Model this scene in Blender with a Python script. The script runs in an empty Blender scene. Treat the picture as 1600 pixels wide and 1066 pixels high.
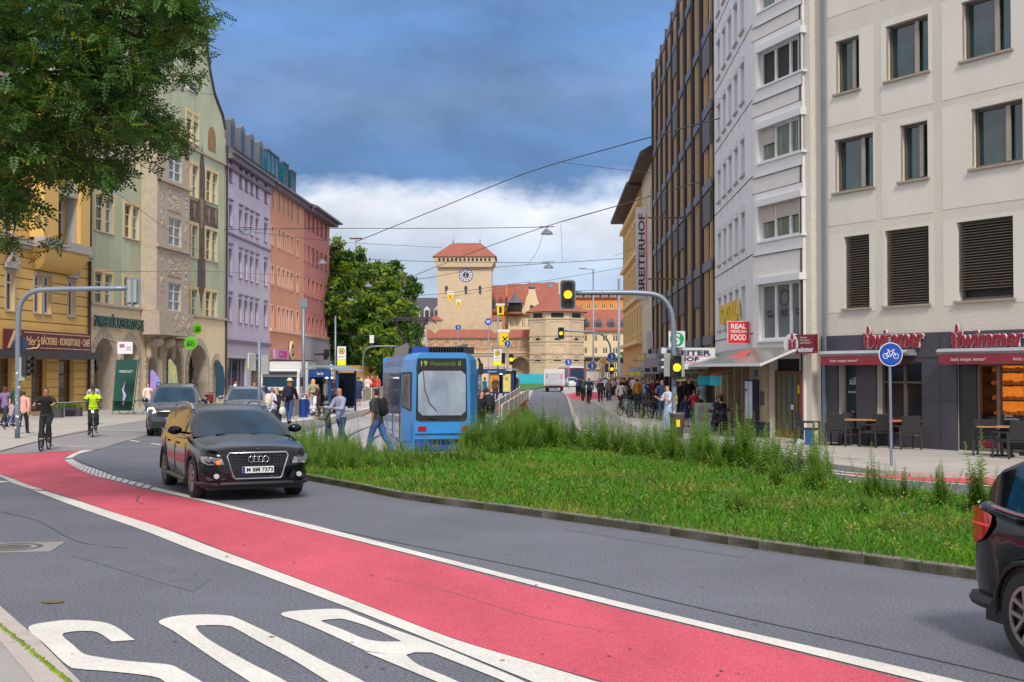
import bpy, math, random
import numpy as np
from mathutils import Vector, Matrix
R = math.radians
random.seed(7); rng = np.random.default_rng(7)
sc = bpy.context.scene
COL = sc.collection
# ---------------------------------------------------------------- camera
PITCH = math.atan(50/2000.); CAMH = 2.2
cd = bpy.data.cameras.new('camera'); cam = bpy.data.objects.new('camera', cd); COL.objects.link(cam)
cd.sensor_width = 36; cd.lens = 45; cd.clip_end = 5000; cd.clip_start = 0.1
cam.location = (0, 0, CAMH); cam.rotation_euler = (R(90)+PITCH, 0, 0)
sc.camera = cam
# ---------------------------------------------------------------- sky
SUN_EL, SUN_AZ = R(46), R(172)      # azimuth measured clockwise from +Y
wd = bpy.data.worlds.new('World'); sc.world = wd; wd.use_nodes = True
nt = wd.node_tree; nt.nodes.clear()
def nn(t, **k):
    n = nt.nodes.new(t)
    for a, b in k.items(): setattr(n, a, b)
    return n
out = nn('ShaderNodeOutputWorld'); bg = nn('ShaderNodeBackground'); bg2 = nn('ShaderNodeBackground')
mixs = nn('ShaderNodeMixShader')
sky = nn('ShaderNodeTexSky'); sky.sky_type = 'NISHITA'; sky.sun_disc = False
sky.sun_elevation = SUN_EL; sky.sun_rotation = SUN_AZ
nt.links.new(sky.outputs[0], bg.inputs[0]); bg.inputs[1].default_value = 0.1
tc = nn('ShaderNodeTexCoord')
mp = nn('ShaderNodeMapping'); mp.inputs['Scale'].default_value = (6, 6, 10)
nt.links.new(tc.outputs['Generated'], mp.inputs[0])
n1 = nn('ShaderNodeTexNoise'); n1.inputs['Scale'].default_value = 1.6; n1.inputs['Detail'].default_value = 10; n1.inputs['Roughness'].default_value = .62
nt.links.new(mp.outputs[0], n1.inputs['Vector'])
mp2 = nn('ShaderNodeMapping'); mp2.inputs['Scale'].default_value = (3, 3, 6.5); mp2.inputs['Location'].default_value = (4.3, 1.7, 2)
nt.links.new(tc.outputs['Generated'], mp2.inputs[0])
n2 = nn('ShaderNodeTexNoise'); n2.inputs['Scale'].default_value = 2.2; n2.inputs['Detail'].default_value = 9; n2.inputs['Roughness'].default_value = .58
nt.links.new(mp2.outputs[0], n2.inputs['Vector'])
sep = nn('ShaderNodeSeparateXYZ'); nt.links.new(tc.outputs['Generated'], sep.inputs[0])
def mth(op, a, b=None, clamp=False):
    m = nn('ShaderNodeMath', operation=op, use_clamp=clamp)
    for i, q in enumerate((a, b)):
        if q is None: continue
        if isinstance(q, (int, float)): m.inputs[i].default_value = q
        else: nt.links.new(q, m.inputs[i])
    return m.outputs[0]
jit = mth('MULTIPLY', mth('SUBTRACT', n1.outputs['Fac'], .5), .06)
el = mth('ADD', sep.outputs['Z'], jit)
rp = nn('ShaderNodeValToRGB'); e = rp.color_ramp.elements
stops = [(0, (.50, .60, .74)), (.055, (.42, .54, .72)), (.09, (.50, .59, .73)), (.118, (.66, .70, .78)), (.134, (.74, .77, .84)), (.140, (.48, .56, .71)), (.151, (.10, .205, .41)),
         (.175, (.11, .22, .44)), (.21, (.17, .28, .50)), (.26, (.13, .26, .54)), (.31, (.155, .275, .51)), (.42, (.55, .60, .68)), (.7, (.82, .84, .88)), (1, (.95, .95, .95))]
e[0].position = 0; e[0].color = (*stops[0][1], 1); e[1].position = 1; e[1].color = (*stops[-1][1], 1)
for p, c in stops[1:-1]:
    q = e.new(p); q.color = (*c, 1)
nt.links.new(el, rp.inputs[0])
br = mth('ADD', mth('MULTIPLY', mth('SUBTRACT', n2.outputs['Fac'], .5), 1.35), 1.0)
mc = nn('ShaderNodeMix', data_type='RGBA', blend_type='MULTIPLY'); mc.inputs[0].default_value = 1
nt.links.new(rp.outputs[0], mc.inputs[6]); cmb = nn('ShaderNodeCombineXYZ')
for i in range(3): nt.links.new(br, cmb.inputs[i])
nt.links.new(cmb.outputs[0], mc.inputs[7])
mr_ = nn('ShaderNodeMapRange', interpolation_type='SMOOTHSTEP'); nt.links.new(sep.outputs['Y'], mr_.inputs[0]); mr_.inputs[1].default_value = .86; mr_.inputs[2].default_value = .45
mr_.inputs[3].default_value = 0; mr_.inputs[4].default_value = 1
sd_ = nn('ShaderNodeMix', data_type='RGBA'); nt.links.new(mr_.outputs[0], sd_.inputs[0]); nt.links.new(mc.outputs[2], sd_.inputs[6])
sidec = nn('ShaderNodeMix', data_type='RGBA', blend_type='MULTIPLY'); sidec.inputs[0].default_value = 1; sidec.inputs[6].default_value = (.80, .82, .90, 1)  # sky beside and behind the view brightened to light the house fronts
nt.links.new(cmb.outputs[0], sidec.inputs[7]); nt.links.new(sidec.outputs[2], sd_.inputs[7])
nt.links.new(sd_.outputs[2], bg2.inputs[0]); bg2.inputs[1].default_value = 1.0
mixs.inputs[0].default_value = .93
nt.links.new(bg.outputs[0], mixs.inputs[1]); nt.links.new(bg2.outputs[0], mixs.inputs[2]); nt.links.new(mixs.outputs[0], out.inputs[0])
# ---------------------------------------------------------------- sun (veiled by cloud)
sl = bpy.data.lights.new('sun', 'SUN'); sl.energy = 2.6; sl.angle = R(10); sl.color = (1, .93, .82)
so = bpy.data.objects.new('sun', sl); COL.objects.link(so)
sd = Vector((math.sin(SUN_AZ)*math.cos(SUN_EL), math.cos(SUN_AZ)*math.cos(SUN_EL), math.sin(SUN_EL)))
so.rotation_euler = sd.to_track_quat('Z', 'Y').to_euler(); so.location = (0, 0, 60)
sc.view_settings.view_transform = 'Standard'; sc.view_settings.look = 'None'
sc.view_settings.exposure = 0.28; sc.view_settings.gamma = 1
sc.view_settings.use_curve_mapping = False
sc.cycles.max_bounces = 6; sc.cycles.transparent_max_bounces = 8

# ---------------------------------------------------------------- calibration: photograph pixel (1600x1066) -> point in the place
cp, sp = math.cos(PITCH), math.sin(PITCH)
def ray(px, py):
    x = (px-800)/2000.; y = (533-py)/2000.
    return Vector((x, cp-y*sp, sp+y*cp))
def G(px, py, z=0.0):
    d = ray(px, py); t = (z-CAMH)/d.z
    return Vector((d.x*t, d.y*t, z))
def V(px, py, Y):
    d = ray(px, py); t = Y/d.y
    return Vector((d.x*t, Y, CAMH+d.z*t))

# ---------------------------------------------------------------- materials
MATS = {}
def lin(c):
    return tuple((v/255./12.92 if v/255. <= .04045 else ((v/255.+.055)/1.055)**2.4) for v in c)
def mat(name, c, rough=.6, metal=0, var=.12, scale=2.0, bump=0, bscale=30, emit=0, coat=0, spec=.5, grain=0, gscale=60, tint=None, stretch=(1, 1, 1), trans=0):
    """c = sRGB 0-255 base colour; broad noise (var) and fine grain vary it"""
    if name in MATS: return MATS[name]
    m = bpy.data.materials.new(name); m.use_nodes = True; MATS[name] = m
    N = m.node_tree; L = N.links; b = N.nodes['Principled BSDF']
    col = lin(c)
    b.inputs['Roughness'].default_value = rough; b.inputs['Metallic'].default_value = metal
    b.inputs['Coat Weight'].default_value = coat; b.inputs['Specular IOR Level'].default_value = spec
    t = N.nodes.new('ShaderNodeTexCoord'); mp_ = N.nodes.new('ShaderNodeMapping'); mp_.inputs['Scale'].default_value = stretch
    L.new(t.outputs['Object'], mp_.inputs[0])
    n = N.nodes.new('ShaderNodeTexNoise'); n.inputs['Scale'].default_value = scale; n.inputs['Detail'].default_value = 7; n.inputs['Roughness'].default_value = .62
    L.new(mp_.outputs[0], n.inputs['Vector'])
    mr = N.nodes.new('ShaderNodeMapRange'); mr.inputs[1].default_value = .28; mr.inputs[2].default_value = .72; L.new(n.outputs['Fac'], mr.inputs[0])
    mx = N.nodes.new('ShaderNodeMix'); mx.data_type = 'RGBA'
    lo = tuple(v*(1-var) for v in col); hi = tuple(min(1, v*(1+var)) for v in col)
    if tint: lo = lin(tint)
    mx.inputs[6].default_value = (*lo, 1); mx.inputs[7].default_value = (*hi, 1); L.new(mr.outputs[0], mx.inputs[0])
    o = mx.outputs[2]
    if grain:
        g = N.nodes.new('ShaderNodeTexNoise'); g.inputs['Scale'].default_value = gscale; g.inputs['Detail'].default_value = 3
        L.new(mp_.outputs[0], g.inputs['Vector'])
        gr = N.nodes.new('ShaderNodeMapRange'); gr.inputs[1].default_value = .3; gr.inputs[2].default_value = .7; gr.inputs[3].default_value = 1-grain; gr.inputs[4].default_value = 1+grain
        L.new(g.outputs['Fac'], gr.inputs[0])
        m2 = N.nodes.new('ShaderNodeMix'); m2.data_type = 'RGBA'; m2.blend_type = 'MULTIPLY'; m2.inputs[0].default_value = 1
        L.new(o, m2.inputs[6]); L.new(gr.outputs[0], m2.inputs[7]); o = m2.outputs[2]
    L.new(o, b.inputs['Base Color'])
    if bump:
        bn = N.nodes.new('ShaderNodeTexNoise'); bn.inputs['Scale'].default_value = bscale; bn.inputs['Detail'].default_value = 4
        L.new(mp_.outputs[0], bn.inputs['Vector'])
        bp = N.nodes.new('ShaderNodeBump'); bp.inputs['Strength'].default_value = bump; bp.inputs['Distance'].default_value = .02
        L.new(bn.outputs['Fac'], bp.inputs['Height']); L.new(bp.outputs[0], b.inputs['Normal'])
    if emit:
        b.inputs['Emission Color'].default_value = (*col, 1); b.inputs['Emission Strength'].default_value = emit
    if trans:
        b.inputs['Transmission Weight'].default_value = trans
    return m
def leafmat(name, c, c2, trans=.35, scale=1.2):
    if name in MATS: return MATS[name]
    m = mat(name, c, rough=.55, var=.3, scale=scale, tint=c2, grain=.25, gscale=14)
    N = m.node_tree; b = N.nodes['Principled BSDF']; o = N.nodes['Material Output']
    tr = N.nodes.new('ShaderNodeBsdfTranslucent'); ms = N.nodes.new('ShaderNodeMixShader'); ms.inputs[0].default_value = trans
    src = b.inputs['Base Color'].links[0].from_socket
    N.links.new(src, tr.inputs[0]); N.links.new(b.outputs[0], ms.inputs[1]); N.links.new(tr.outputs[0], ms.inputs[2]); N.links.new(ms.outputs[0], o.inputs[0])
    return m
def brickify(m, bw, bh, mortar, dark=.75, rot=True):
    """course lines inside a wall material (object x/z)"""
    N = m.node_tree; b = N.nodes['Principled BSDF']; t = N.nodes.new('ShaderNodeTexCoord')
    s = N.nodes.new('ShaderNodeSeparateXYZ'); c = N.nodes.new('ShaderNodeCombineXYZ')
    N.links.new(t.outputs['Object'], s.inputs[0]); N.links.new(s.outputs[0], c.inputs[0]); N.links.new(s.outputs[2 if rot else 1], c.inputs[1])
    k = N.nodes.new('ShaderNodeTexBrick'); N.links.new(c.outputs[0], k.inputs[0]); k.inputs['Scale'].default_value = 1
    k.inputs['Color1'].default_value = (1, 1, 1, 1); k.inputs['Color2'].default_value = (.9, .9, .9, 1); k.inputs['Mortar'].default_value = (dark, dark, dark, 1)
    k.inputs['Mortar Size'].default_value = mortar; k.inputs['Brick Width'].default_value = bw; k.inputs['Row Height'].default_value = bh
    m2 = N.nodes.new('ShaderNodeMix'); m2.data_type = 'RGBA'; m2.blend_type = 'MULTIPLY'; m2.inputs[0].default_value = 1
    src = b.inputs['Base Color'].links[0].from_socket
    N.links.new(src, m2.inputs[6]); N.links.new(k.outputs[0], m2.inputs[7]); N.links.new(m2.outputs[2], b.inputs['Base Color'])
    return m

# ---------------------------------------------------------------- mesh builder
class M:
    def __init__(s): s.v = []; s.f = []; s.mi = []
    def add(s, vs, fs, mi=0):
        o = len(s.v); s.v += [tuple(p) for p in vs]; s.f += [tuple(i+o for i in f) for f in fs]; s.mi += [mi]*len(fs); return s
    def quad(s, a, b, c, d, mi=0): return s.add([a, b, c, d], [(0, 1, 2, 3)], mi)
    def box(s, x0, y0, z0, x1, y1, z1, mi=0):
        return s.add([(x0, y0, z0), (x1, y0, z0), (x1, y1, z0), (x0, y1, z0), (x0, y0, z1), (x1, y0, z1), (x1, y1, z1), (x0, y1, z1)],
                     [(0, 3, 2, 1), (4, 5, 6, 7), (0, 1, 5, 4), (1, 2, 6, 5), (2, 3, 7, 6), (3, 0, 4, 7)], mi)
    def bar(s, p, q, w, h, mi=0, up=(0, 0, 1)):
        p = Vector(p); q = Vector(q); d = (q-p).normalized(); u = Vector(up)
        if abs(d.dot(u)) > .95: u = Vector((1, 0, 0))
        a = d.cross(u).normalized()*w/2; b = a.cross(d).normalized()*h/2
        vs = [p-a-b, p+a-b, p+a+b, p-a+b, q-a-b, q+a-b, q+a+b, q-a+b]
        return s.add(vs, [(0, 1, 2, 3), (7, 6, 5, 4), (0, 4, 5, 1), (1, 5, 6, 2), (2, 6, 7, 3), (3, 7, 4, 0)], mi)
    def prism(s, pts, axis, a, b, mi=0):
        """pts: 2D outline; extruded from a to b along axis 'x','y' or 'z'"""
        n = len(pts)
        def mk(p, t):
            return {'y': (p[0], t, p[1]), 'x': (t, p[0], p[1]), 'z': (p[0], p[1], t)}[axis]
        vs = [mk(p, a) for p in pts]+[mk(p, b) for p in pts]
        fs = [tuple(range(n)), tuple(range(2*n-1, n-1, -1))]+[(i, i+n, (i+1) % n+n, (i+1) % n) for i in range(n)]
        return s.add(vs, fs, mi)
    def tube(s, pts, r, n=8, mi=0, cap=True):
        pts = [Vector(p) for p in pts]; k = len(pts)
        rr = r if isinstance(r, (list, tuple)) else [r]*k
        vs = []; prev = None
        for i, p in enumerate(pts):
            d = (pts[min(i+1, k-1)]-pts[max(i-1, 0)]).normalized()
            if prev is None:
                u = Vector((0, 0, 1)) if abs(d.z) < .9 else Vector((1, 0, 0)); a = d.cross(u).normalized()
            else:
                a = (prev-d*prev.dot(d)).normalized()
            prev = a; b = d.cross(a)
            for j in range(n):
                t = 2*math.pi*j/n; vs.append(p+(a*math.cos(t)+b*math.sin(t))*rr[i])
        fs = [(i*n+j, i*n+(j+1) % n, (i+1)*n+(j+1) % n, (i+1)*n+j) for i in range(k-1) for j in range(n)]
        if cap: fs += [tuple(range(n-1, -1, -1)), tuple(range((k-1)*n, k*n))]
        return s.add(vs, fs, mi)
    def ball(s, c, r, n=10, m=7, mi=0):
        rx, ry, rz = r if isinstance(r, (list, tuple)) else (r, r, r)
        vs = []; fs = []
        for i in range(m+1):
            ph = math.pi*i/m
            for j in range(n):
                th = 2*math.pi*j/n
                vs.append((c[0]+rx*math.sin(ph)*math.cos(th), c[1]+ry*math.sin(ph)*math.sin(th), c[2]+rz*math.cos(ph)))
        for i in range(m):
            for j in range(n): fs.append((i*n+j, (i+1)*n+j, (i+1)*n+(j+1) % n, i*n+(j+1) % n))
        return s.add(vs, fs, mi)
    def lathe(s, prof, c=(0, 0, 0), n=16, mi=0):
        vs = [(c[0]+r*math.cos(2*math.pi*j/n), c[1]+r*math.sin(2*math.pi*j/n), c[2]+z) for r, z in prof for j in range(n)]
        fs = [(i*n+j, i*n+(j+1) % n, (i+1)*n+(j+1) % n, (i+1)*n+j) for i in range(len(prof)-1) for j in range(n)]
        return s.add(vs, fs, mi)
    def disc(s, c, r, axis='y', n=20, mi=0, r2=None, th=.01, arc=(0, 360)):
        """flat disc / ring facing -axis with thickness"""
        a0, a1 = R(arc[0]), R(arc[1]); full = arc[1]-arc[0] >= 360
        out_ = [(r*math.cos(a0+(a1-a0)*j/n), r*math.sin(a0+(a1-a0)*j/n)) for j in range(n if full else n+1)]
        if r2:
            inn = [(x*r2/r, y*r2/r) for x, y in out_]
            k = len(out_)
            def mk(p, t): return {'y': (c[0]+p[0], c[1]+t, c[2]+p[1]), 'z': (c[0]+p[0], c[1]+p[1], c[2]+t), 'x': (c[0]+t, c[1]+p[0], c[2]+p[1])}[axis]
            vs = [mk(p, 0) for p in out_]+[mk(p, 0) for p in inn]+[mk(p, th) for p in out_]+[mk(p, th) for p in inn]
            fs = []
            for j in range(k if full else k-1):
                q = (j+1) % k
                fs += [(j, q, k+q, k+j), (2*k+j, 3*k+j, 3*k+q, 2*k+q), (j, 2*k+j, 2*k+q, q), (k+j, k+q, 3*k+q, 3*k+j)]
            return s.add(vs, fs, mi)
        return s.prism([(c[{'y': 0, 'z': 0, 'x': 1}[axis]]+x, c[{'y': 2, 'z': 1, 'x': 2}[axis]]+y) for x, y in out_], axis, c['xyz'.index(axis)], c['xyz'.index(axis)]+th, mi)
    def merge(s, o, mtx=None, mi=None):
        vs = [tuple(mtx @ Vector(p)) for p in o.v] if mtx else o.v
        b = len(s.v); s.v += vs; s.f += [tuple(i+b for i in f) for f in o.f]; s.mi += (o.mi if mi is None else [mi]*len(o.f)); return s
    def mesh(s, name, mats, smooth=False):
        me = bpy.data.meshes.new(name); me.from_pydata(s.v, [], s.f)
        if not isinstance(mats, (list, tuple)): mats = [mats]
        for m in mats: me.materials.append(m)
        if len(mats) > 1: me.polygons.foreach_set('material_index', s.mi)
        if smooth: me.polygons.foreach_set('use_smooth', [True]*len(s.f))
        me.update(); return me
    def build(s, name, mats, parent=None, smooth=False, loc=None, rot=None, angle=None):
        me = s.mesh(name, mats, smooth)
        if angle is not None: me.set_sharp_from_angle(angle=R(angle)) if hasattr(me, 'set_sharp_from_angle') else None
        return link(name, me, parent, loc, rot)
def link(name, me, parent=None, loc=None, rot=None):
    o = bpy.data.objects.new(name, me); COL.objects.link(o)
    if parent: o.parent = parent
    if loc is not None: o.location = loc
    if rot is not None: o.rotation_euler = rot if isinstance(rot, (tuple, list)) else (0, 0, rot)
    return o
def tag(o, label=None, cat=None, group=None, kind=None):
    if label: o['label'] = label
    if cat: o['category'] = cat
    if group: o['group'] = group
    if kind: o['kind'] = kind
    return o
def empty(name, loc=(0, 0, 0), rz=0, label=None, cat=None, group=None):
    o = bpy.data.objects.new(name, None); COL.objects.link(o); o.location = loc; o.rotation_euler = (0, 0, rz); o.empty_display_size = .3
    return tag(o, label, cat, group)
def kids(o): return [c for c in bpy.data.objects if c.parent == o]
def copy_tree(o, parent=None, ch=None):
    c = o.copy(); COL.objects.link(c); c.parent = parent
    for k in list(o.children): copy_tree(k, c)
    return c
def npmesh(name, verts, faces, mats, matidx=None, smooth=False):
    """fast mesh from numpy; faces (n,k)"""
    me = bpy.data.meshes.new(name); n, k = faces.shape
    me.vertices.add(len(verts)); me.vertices.foreach_set('co', np.asarray(verts, np.float32).ravel())
    me.loops.add(n*k); me.loops.foreach_set('vertex_index', faces.astype(np.int32).ravel())
    me.polygons.add(n); me.polygons.foreach_set('loop_start', np.arange(0, n*k, k, dtype=np.int32))
    for m in (mats if isinstance(mats, (list, tuple)) else [mats]): me.materials.append(m)
    if matidx is not None: me.polygons.foreach_set('material_index', np.asarray(matidx, np.int32))
    if smooth: me.polygons.foreach_set('use_smooth', np.ones(n, bool))
    me.update(calc_edges=True); me.validate(); return me

# ---------------------------------------------------------------- text
_tc = {}
def text_geo(s, bold=0, shear=0, ext=.01, res=3, space=1.0):
    key = (s, bold, shear, ext, space)
    if key in _tc: return _tc[key]
    c = bpy.data.curves.new('txt', 'FONT'); c.body = s; c.size = 1; c.offset = bold; c.shear = shear; c.extrude = .05; c.resolution_u = res; c.space_character = space
    o = bpy.data.objects.new('txt', c); COL.objects.link(o)
    bpy.context.view_layer.update()
    me = bpy.data.meshes.new_from_object(o.evaluated_get(bpy.context.evaluated_depsgraph_get()))
    v = [tuple(p.co) for p in me.vertices]; f = [tuple(p.vertices) for p in me.polygons]
    bpy.data.objects.remove(o); bpy.data.curves.remove(c); bpy.data.meshes.remove(me)
    _tc[key] = (v, f); return _tc[key]
def text_m(mb, s, x0, z0, x1, z1, y, depth=.01, bold=0, shear=0, mi=0, space=1.0):
    """lettering filling the rectangle x0..x1, z0..z1, facing -Y at y"""
    v, f = text_geo(s, bold, shear, space=space)
    if not v: return mb
    a = np.array(v); mn, mxx = a.min(0), a.max(0); sp_ = np.maximum(mxx-mn, 1e-6)
    q = (a-mn)/sp_
    vs = [(x0+(x1-x0)*p[0], y+depth*(1-p[2])-depth, z0+(z1-z0)*p[1]) for p in q]
    return mb.add(vs, [tuple(f_) for f_ in f], mi)
def text_obj(s, x0, z0, x1, z1, y, m, parent, name='lettering', **k):
    return text_m(M(), s, x0, z0, x1, z1, y, **k).build(name, m, parent)
# ================================================================ the ground
def cr(pts, n=6):
    """Catmull-Rom through points"""
    P = [Vector(p) for p in pts]; P = [P[0]*2-P[1]]+P+[P[-1]*2-P[-2]]; o = []
    for i in range(1, len(P)-2):
        for j in range(n):
            t = j/n; a, b, c, d = P[i-1:i+3]
            o.append(.5*((2*b)+(c-a)*t+(2*a-5*b+4*c-d)*t*t+(3*b-a-3*c+d)*t**3))
    o.append(P[-2]); return o
asph = mat('asphalt', (99, 101, 111), rough=.75, var=.17, scale=.45, bump=.8, bscale=60, grain=.5, gscale=38)
asph2 = mat('asphalt_old', (104, 104, 112), rough=.85, var=.10, scale=.5, bump=.4, bscale=120, grain=.25, gscale=90)
cyc = mat('cycle_asphalt', (132, 127, 130), rough=.85, var=.07, scale=.4, grain=.15, gscale=60, bump=.3, bscale=90)
pave = brickify(mat('paving_slabs', (168, 162, 156), rough=.85, var=.10, scale=.5, grain=.12, gscale=40, bump=.2, bscale=60), .6, .4, .006, .78, rot=False)
redm = mat('red_lane_paint', (194, 78, 96), rough=.8, var=.16, scale=.7, grain=.26, gscale=70, bump=.5, bscale=90, stretch=(1, .35, 1), tint=(172, 62, 78))
whm = mat('road_marking_white', (204, 200, 193), rough=.75, var=.12, scale=1.2, grain=.16, gscale=45)
granite = mat('granite_kerb', (120, 113, 108), rough=.85, var=.12, scale=1.2, grain=.2, gscale=40, bump=.3)
kerbd = mat('kerb_weathered', (118, 111, 104), rough=.9, var=.18, scale=1.5, grain=.2, gscale=30, bump=.3)
soil = mat('soil', (72, 78, 38), rough=1, var=.3, scale=1.5, grain=.3, gscale=20)

M().quad((-1500, -200, 0), (1500, -200, 0), (1500, 2500, 0), (-1500, 2500, 0)).build('ground', asph)
tag(bpy.data.objects['ground'], kind='structure')
def flat(name, pts, z, m, kind='structure', th=None):
    """polygon sheet (or slab with real sides when th is given)"""
    P = [(p.x, p.y) for p in pts]; mb = M()
    if th: mb.prism(P, 'z', z-th, z)
    else: mb.add([(x, y, z) for x, y in P], [tuple(range(len(P)))])
    o = mb.build(name, m); tag(o, kind=kind); return o
def stripe(name, left, right, z, m, n=6, smooth=True):
    a = cr([G(*p) for p in left], n) if smooth else [G(*p) for p in left]
    b = cr([G(*p) for p in right], n) if smooth else [G(*p) for p in right]
    k = min(len(a), len(b)); mb = M()
    for i in range(k-1):
        mb.add([(a[i].x, a[i].y, z), (a[i+1].x, a[i+1].y, z), (b[i+1].x, b[i+1].y, z), (b[i].x, b[i].y, z)], [(0, 1, 2, 3)])
    return tag(mb.build(name, m), kind='structure')
def px(pts, z=0): return [G(a, b, z) for a, b in pts]
# red cycle lane
Rin = [(99, 717.5), (117.5, 731), (147.5, 744), (180, 752.5), (237.5, 767.5), (300, 781), (400, 806), (600, 857.5), (800, 910), (1000, 960), (1200, 1009), (1400, 1059), (1640, 1118)]
Lin = [(-60, 733), (-20, 738), (15, 745.5), (42.5, 757), (75, 767.5), (125, 782.5), (200, 809), (275, 832), (345, 859), (550, 937), (700, 995), (850, 1040), (1130, 1118)]
stripe('cycle_lane', Lin, Rin, .004, redm)
flat('cycle_lane', px([(-60, 733), (99, 717.8), (101, 714), (128, 704.5), (60, 708), (0, 710), (-60, 713)]), .0042, redm)
# dark joints beside the white lines
jn = mat('asphalt_joint', (66, 68, 74), rough=.9)
def line(name, pts, w, z, m, dash=None, n=8):
    """painted line of real width w along a centre polyline; dash=(on, off) metres"""
    c = cr([G(*p) for p in pts], n) if len(pts) > 2 else [G(*p) for p in pts]
    mb = M(); acc = 0
    if dash:
        segs = []; d = [0]
        for i in range(len(c)-1): d.append(d[-1]+(c[i+1]-c[i]).length)
        def at(s):
            for i in range(len(c)-1):
                if d[i+1] >= s: return c[i].lerp(c[i+1], (s-d[i])/max(1e-6, d[i+1]-d[i]))
            return c[-1]
        s = 0
        while s < d[-1]:
            segs.append([at(s), at(min(s+dash[0], d[-1]))]); s += dash[0]+dash[1]
    else: segs = [c]
    for q in segs:
        nrm = []
        for i in range(len(q)):
            t = (q[min(i+1, len(q)-1)]-q[max(i-1, 0)]).normalized(); nrm.append(Vector((-t.y, t.x, 0))*w/2)
        for i in range(len(q)-1):
            mb.add([(q[i]+nrm[i]).xy[:]+(z,), (q[i+1]+nrm[i+1]).xy[:]+(z,), (q[i+1]-nrm[i+1]).xy[:]+(z,), (q[i]-nrm[i]).xy[:]+(z,)], [(0, 1, 2, 3)])
    return tag(mb.build(name, m), kind='structure')
# white border lines traced by both edges
Ro = [(240, 761.5), (300, 775.5), (400, 800.5), (490, 821.5), (700, 875), (900, 925), (1100, 973.5), (1300, 1019), (1640, 1098)]
Ri = [(234, 765.5), (298, 779.5), (398, 804.5), (488, 828), (700, 881.5), (900, 933), (1100, 982.5), (1300, 1031.5), (1640, 1116)]
stripe('lane_line', Ro, Ri, .008, whm)
Lo = [(52, 767), (100, 785.5), (150, 803.5), (225, 830), (302, 860.5), (400, 896), (550, 953), (700, 1013), (830, 1066), (960, 1118)]
Li = [(72, 768.5), (124, 784), (172, 800), (250, 825), (330, 855.5), (400, 881.5), (550, 938.5), (700, 996.5), (850, 1042), (1100, 1118)]
stripe('lane_line', Lo, Li, .008, whm)
Bo = [(147.5, 703.5), (125, 709), (112, 716)]; Bi = [(128, 704.3), (112, 710.5), (101, 717)]
stripe('lane_line', Bo, Bi, .008, whm)
def blocks(outer, inner, n, gap=.22):
    a = cr([G(*p) for p in outer], n); b = cr([G(*p) for p in inner], n); mb = M()
    for i in range(len(a)-1):
        q = [a[i], a[i].lerp(a[i+1], 1-gap), b[i].lerp(b[i+1], 1-gap), b[i]]
        mb.add([(p.x, p.y, .008) for p in q], [(0, 1, 2, 3)])
    return tag(mb.build('block_marking', whm), kind='structure')
blocks([(113, 718), (128, 726), (150, 733.5), (185, 746.5), (240, 760.5)], [(101, 719.5), (118, 731), (147, 743.5), (180, 751.5), (233, 765)], 5)
blocks([(-50, 733), (0, 745.5), (20, 755.5), (52, 766)], [(-36, 732), (12, 746), (40, 757), (71, 767)], 4)
line('lane_line', [(-40, 752), (4, 754.5)], .45, .0085, whm)
line('asphalt_seam', [(14, 745), (110, 747), (180, 749)], .05, .0046, jn)
line('asphalt_seam', [(186, 797.5), (215, 796), (246, 797)], .04, .0046, jn)
line('asphalt_seam', [(218, 775), (214, 783), (226, 789)], .03, .0046, jn)
line('asphalt_seam', [(600, 905), (700, 925), (820, 962), (960, 990)], .012, .0046, jn)
line('asphalt_seam', [(0, 800), (60, 815), (120, 846), (200, 858)], .015, .0046, jn)
# BUS painted upside-down for traffic coming the other way (white outlines traced from the road)
def poly(name, outline, z=.008):
    mb = M(); P = [G(*p) for p in outline]
    mb.add([(p.x, p.y, z) for p in P], [tuple(range(len(P)))]); o = mb.build(name, whm); return tag(o, kind='structure')
def strok(name, a, b, z=.008, n=5):
    A = cr([G(*p) for p in a], n); B = cr([G(*p) for p in b], n); mb = M()
    for i in range(min(len(A), len(B))-1): mb.quad((A[i].x, A[i].y, z), (A[i+1].x, A[i+1].y, z), (B[i+1].x, B[i+1].y, z), (B[i].x, B[i].y, z))
    return mb
s_out = [(211, 1001.5), (172, 976.5), (125, 970.5), (85, 972), (44, 982), (72, 1010), (105, 1041), (125, 1047), (165, 1050), (238, 1058.5), (262, 1070), (300, 1095)]
s_in = [(175, 1004), (152, 989.5), (128, 987.5), (108, 989), (97.5, 994), (115, 1010), (130, 1022.5), (150, 1027.5), (195, 1034), (262, 1040), (284, 1049), (335, 1078)]
u_out = [(470, 1118), (389, 1066), (330, 1028), (272, 988), (248, 973), (275, 964), (318, 961.5), (352, 963), (372, 968), (440, 1000), (500, 1032), (560, 1062), (660, 1118)]
u_in = [(520, 1118), (446, 1066), (390, 1037), (325, 1000), (306, 981), (318, 978.5), (335, 978), (352, 979), (366, 982.5), (410, 1007), (455, 1031), (512, 1066), (600, 1118)]
mbw = strok('', s_out, s_in); mbw.merge(strok('', u_out, u_in))
b1o = [(572, 1019), (510, 990), (470, 973), (441, 963), (446, 957.5), (480, 954.5), (532, 953), (560, 963), (600, 979), (650, 997)]
b1i = [(600, 1004.5), (570, 999.5), (535, 985), (507, 974.5), (502, 971.5), (508, 970), (520, 969), (538, 969), (580, 982), (628, 1004)]
mbw.merge(strok('', b1o, b1i, .008))
mbw.merge(strok('', [(650, 997), (700, 1016), (750, 1037), (800, 1058), (860, 1085), (940, 1120)], [(628, 1004), (675, 1021.5), (730, 1043), (787, 1066), (830, 1085), (905, 1120)], .0084))
mbw.merge(strok('', [(570, 1020), (620, 1041), (680, 1066), (740, 1092), (800, 1120)], [(636, 1027), (655, 1041), (705, 1062), (760, 1088), (830, 1120)], .0088))
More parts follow.
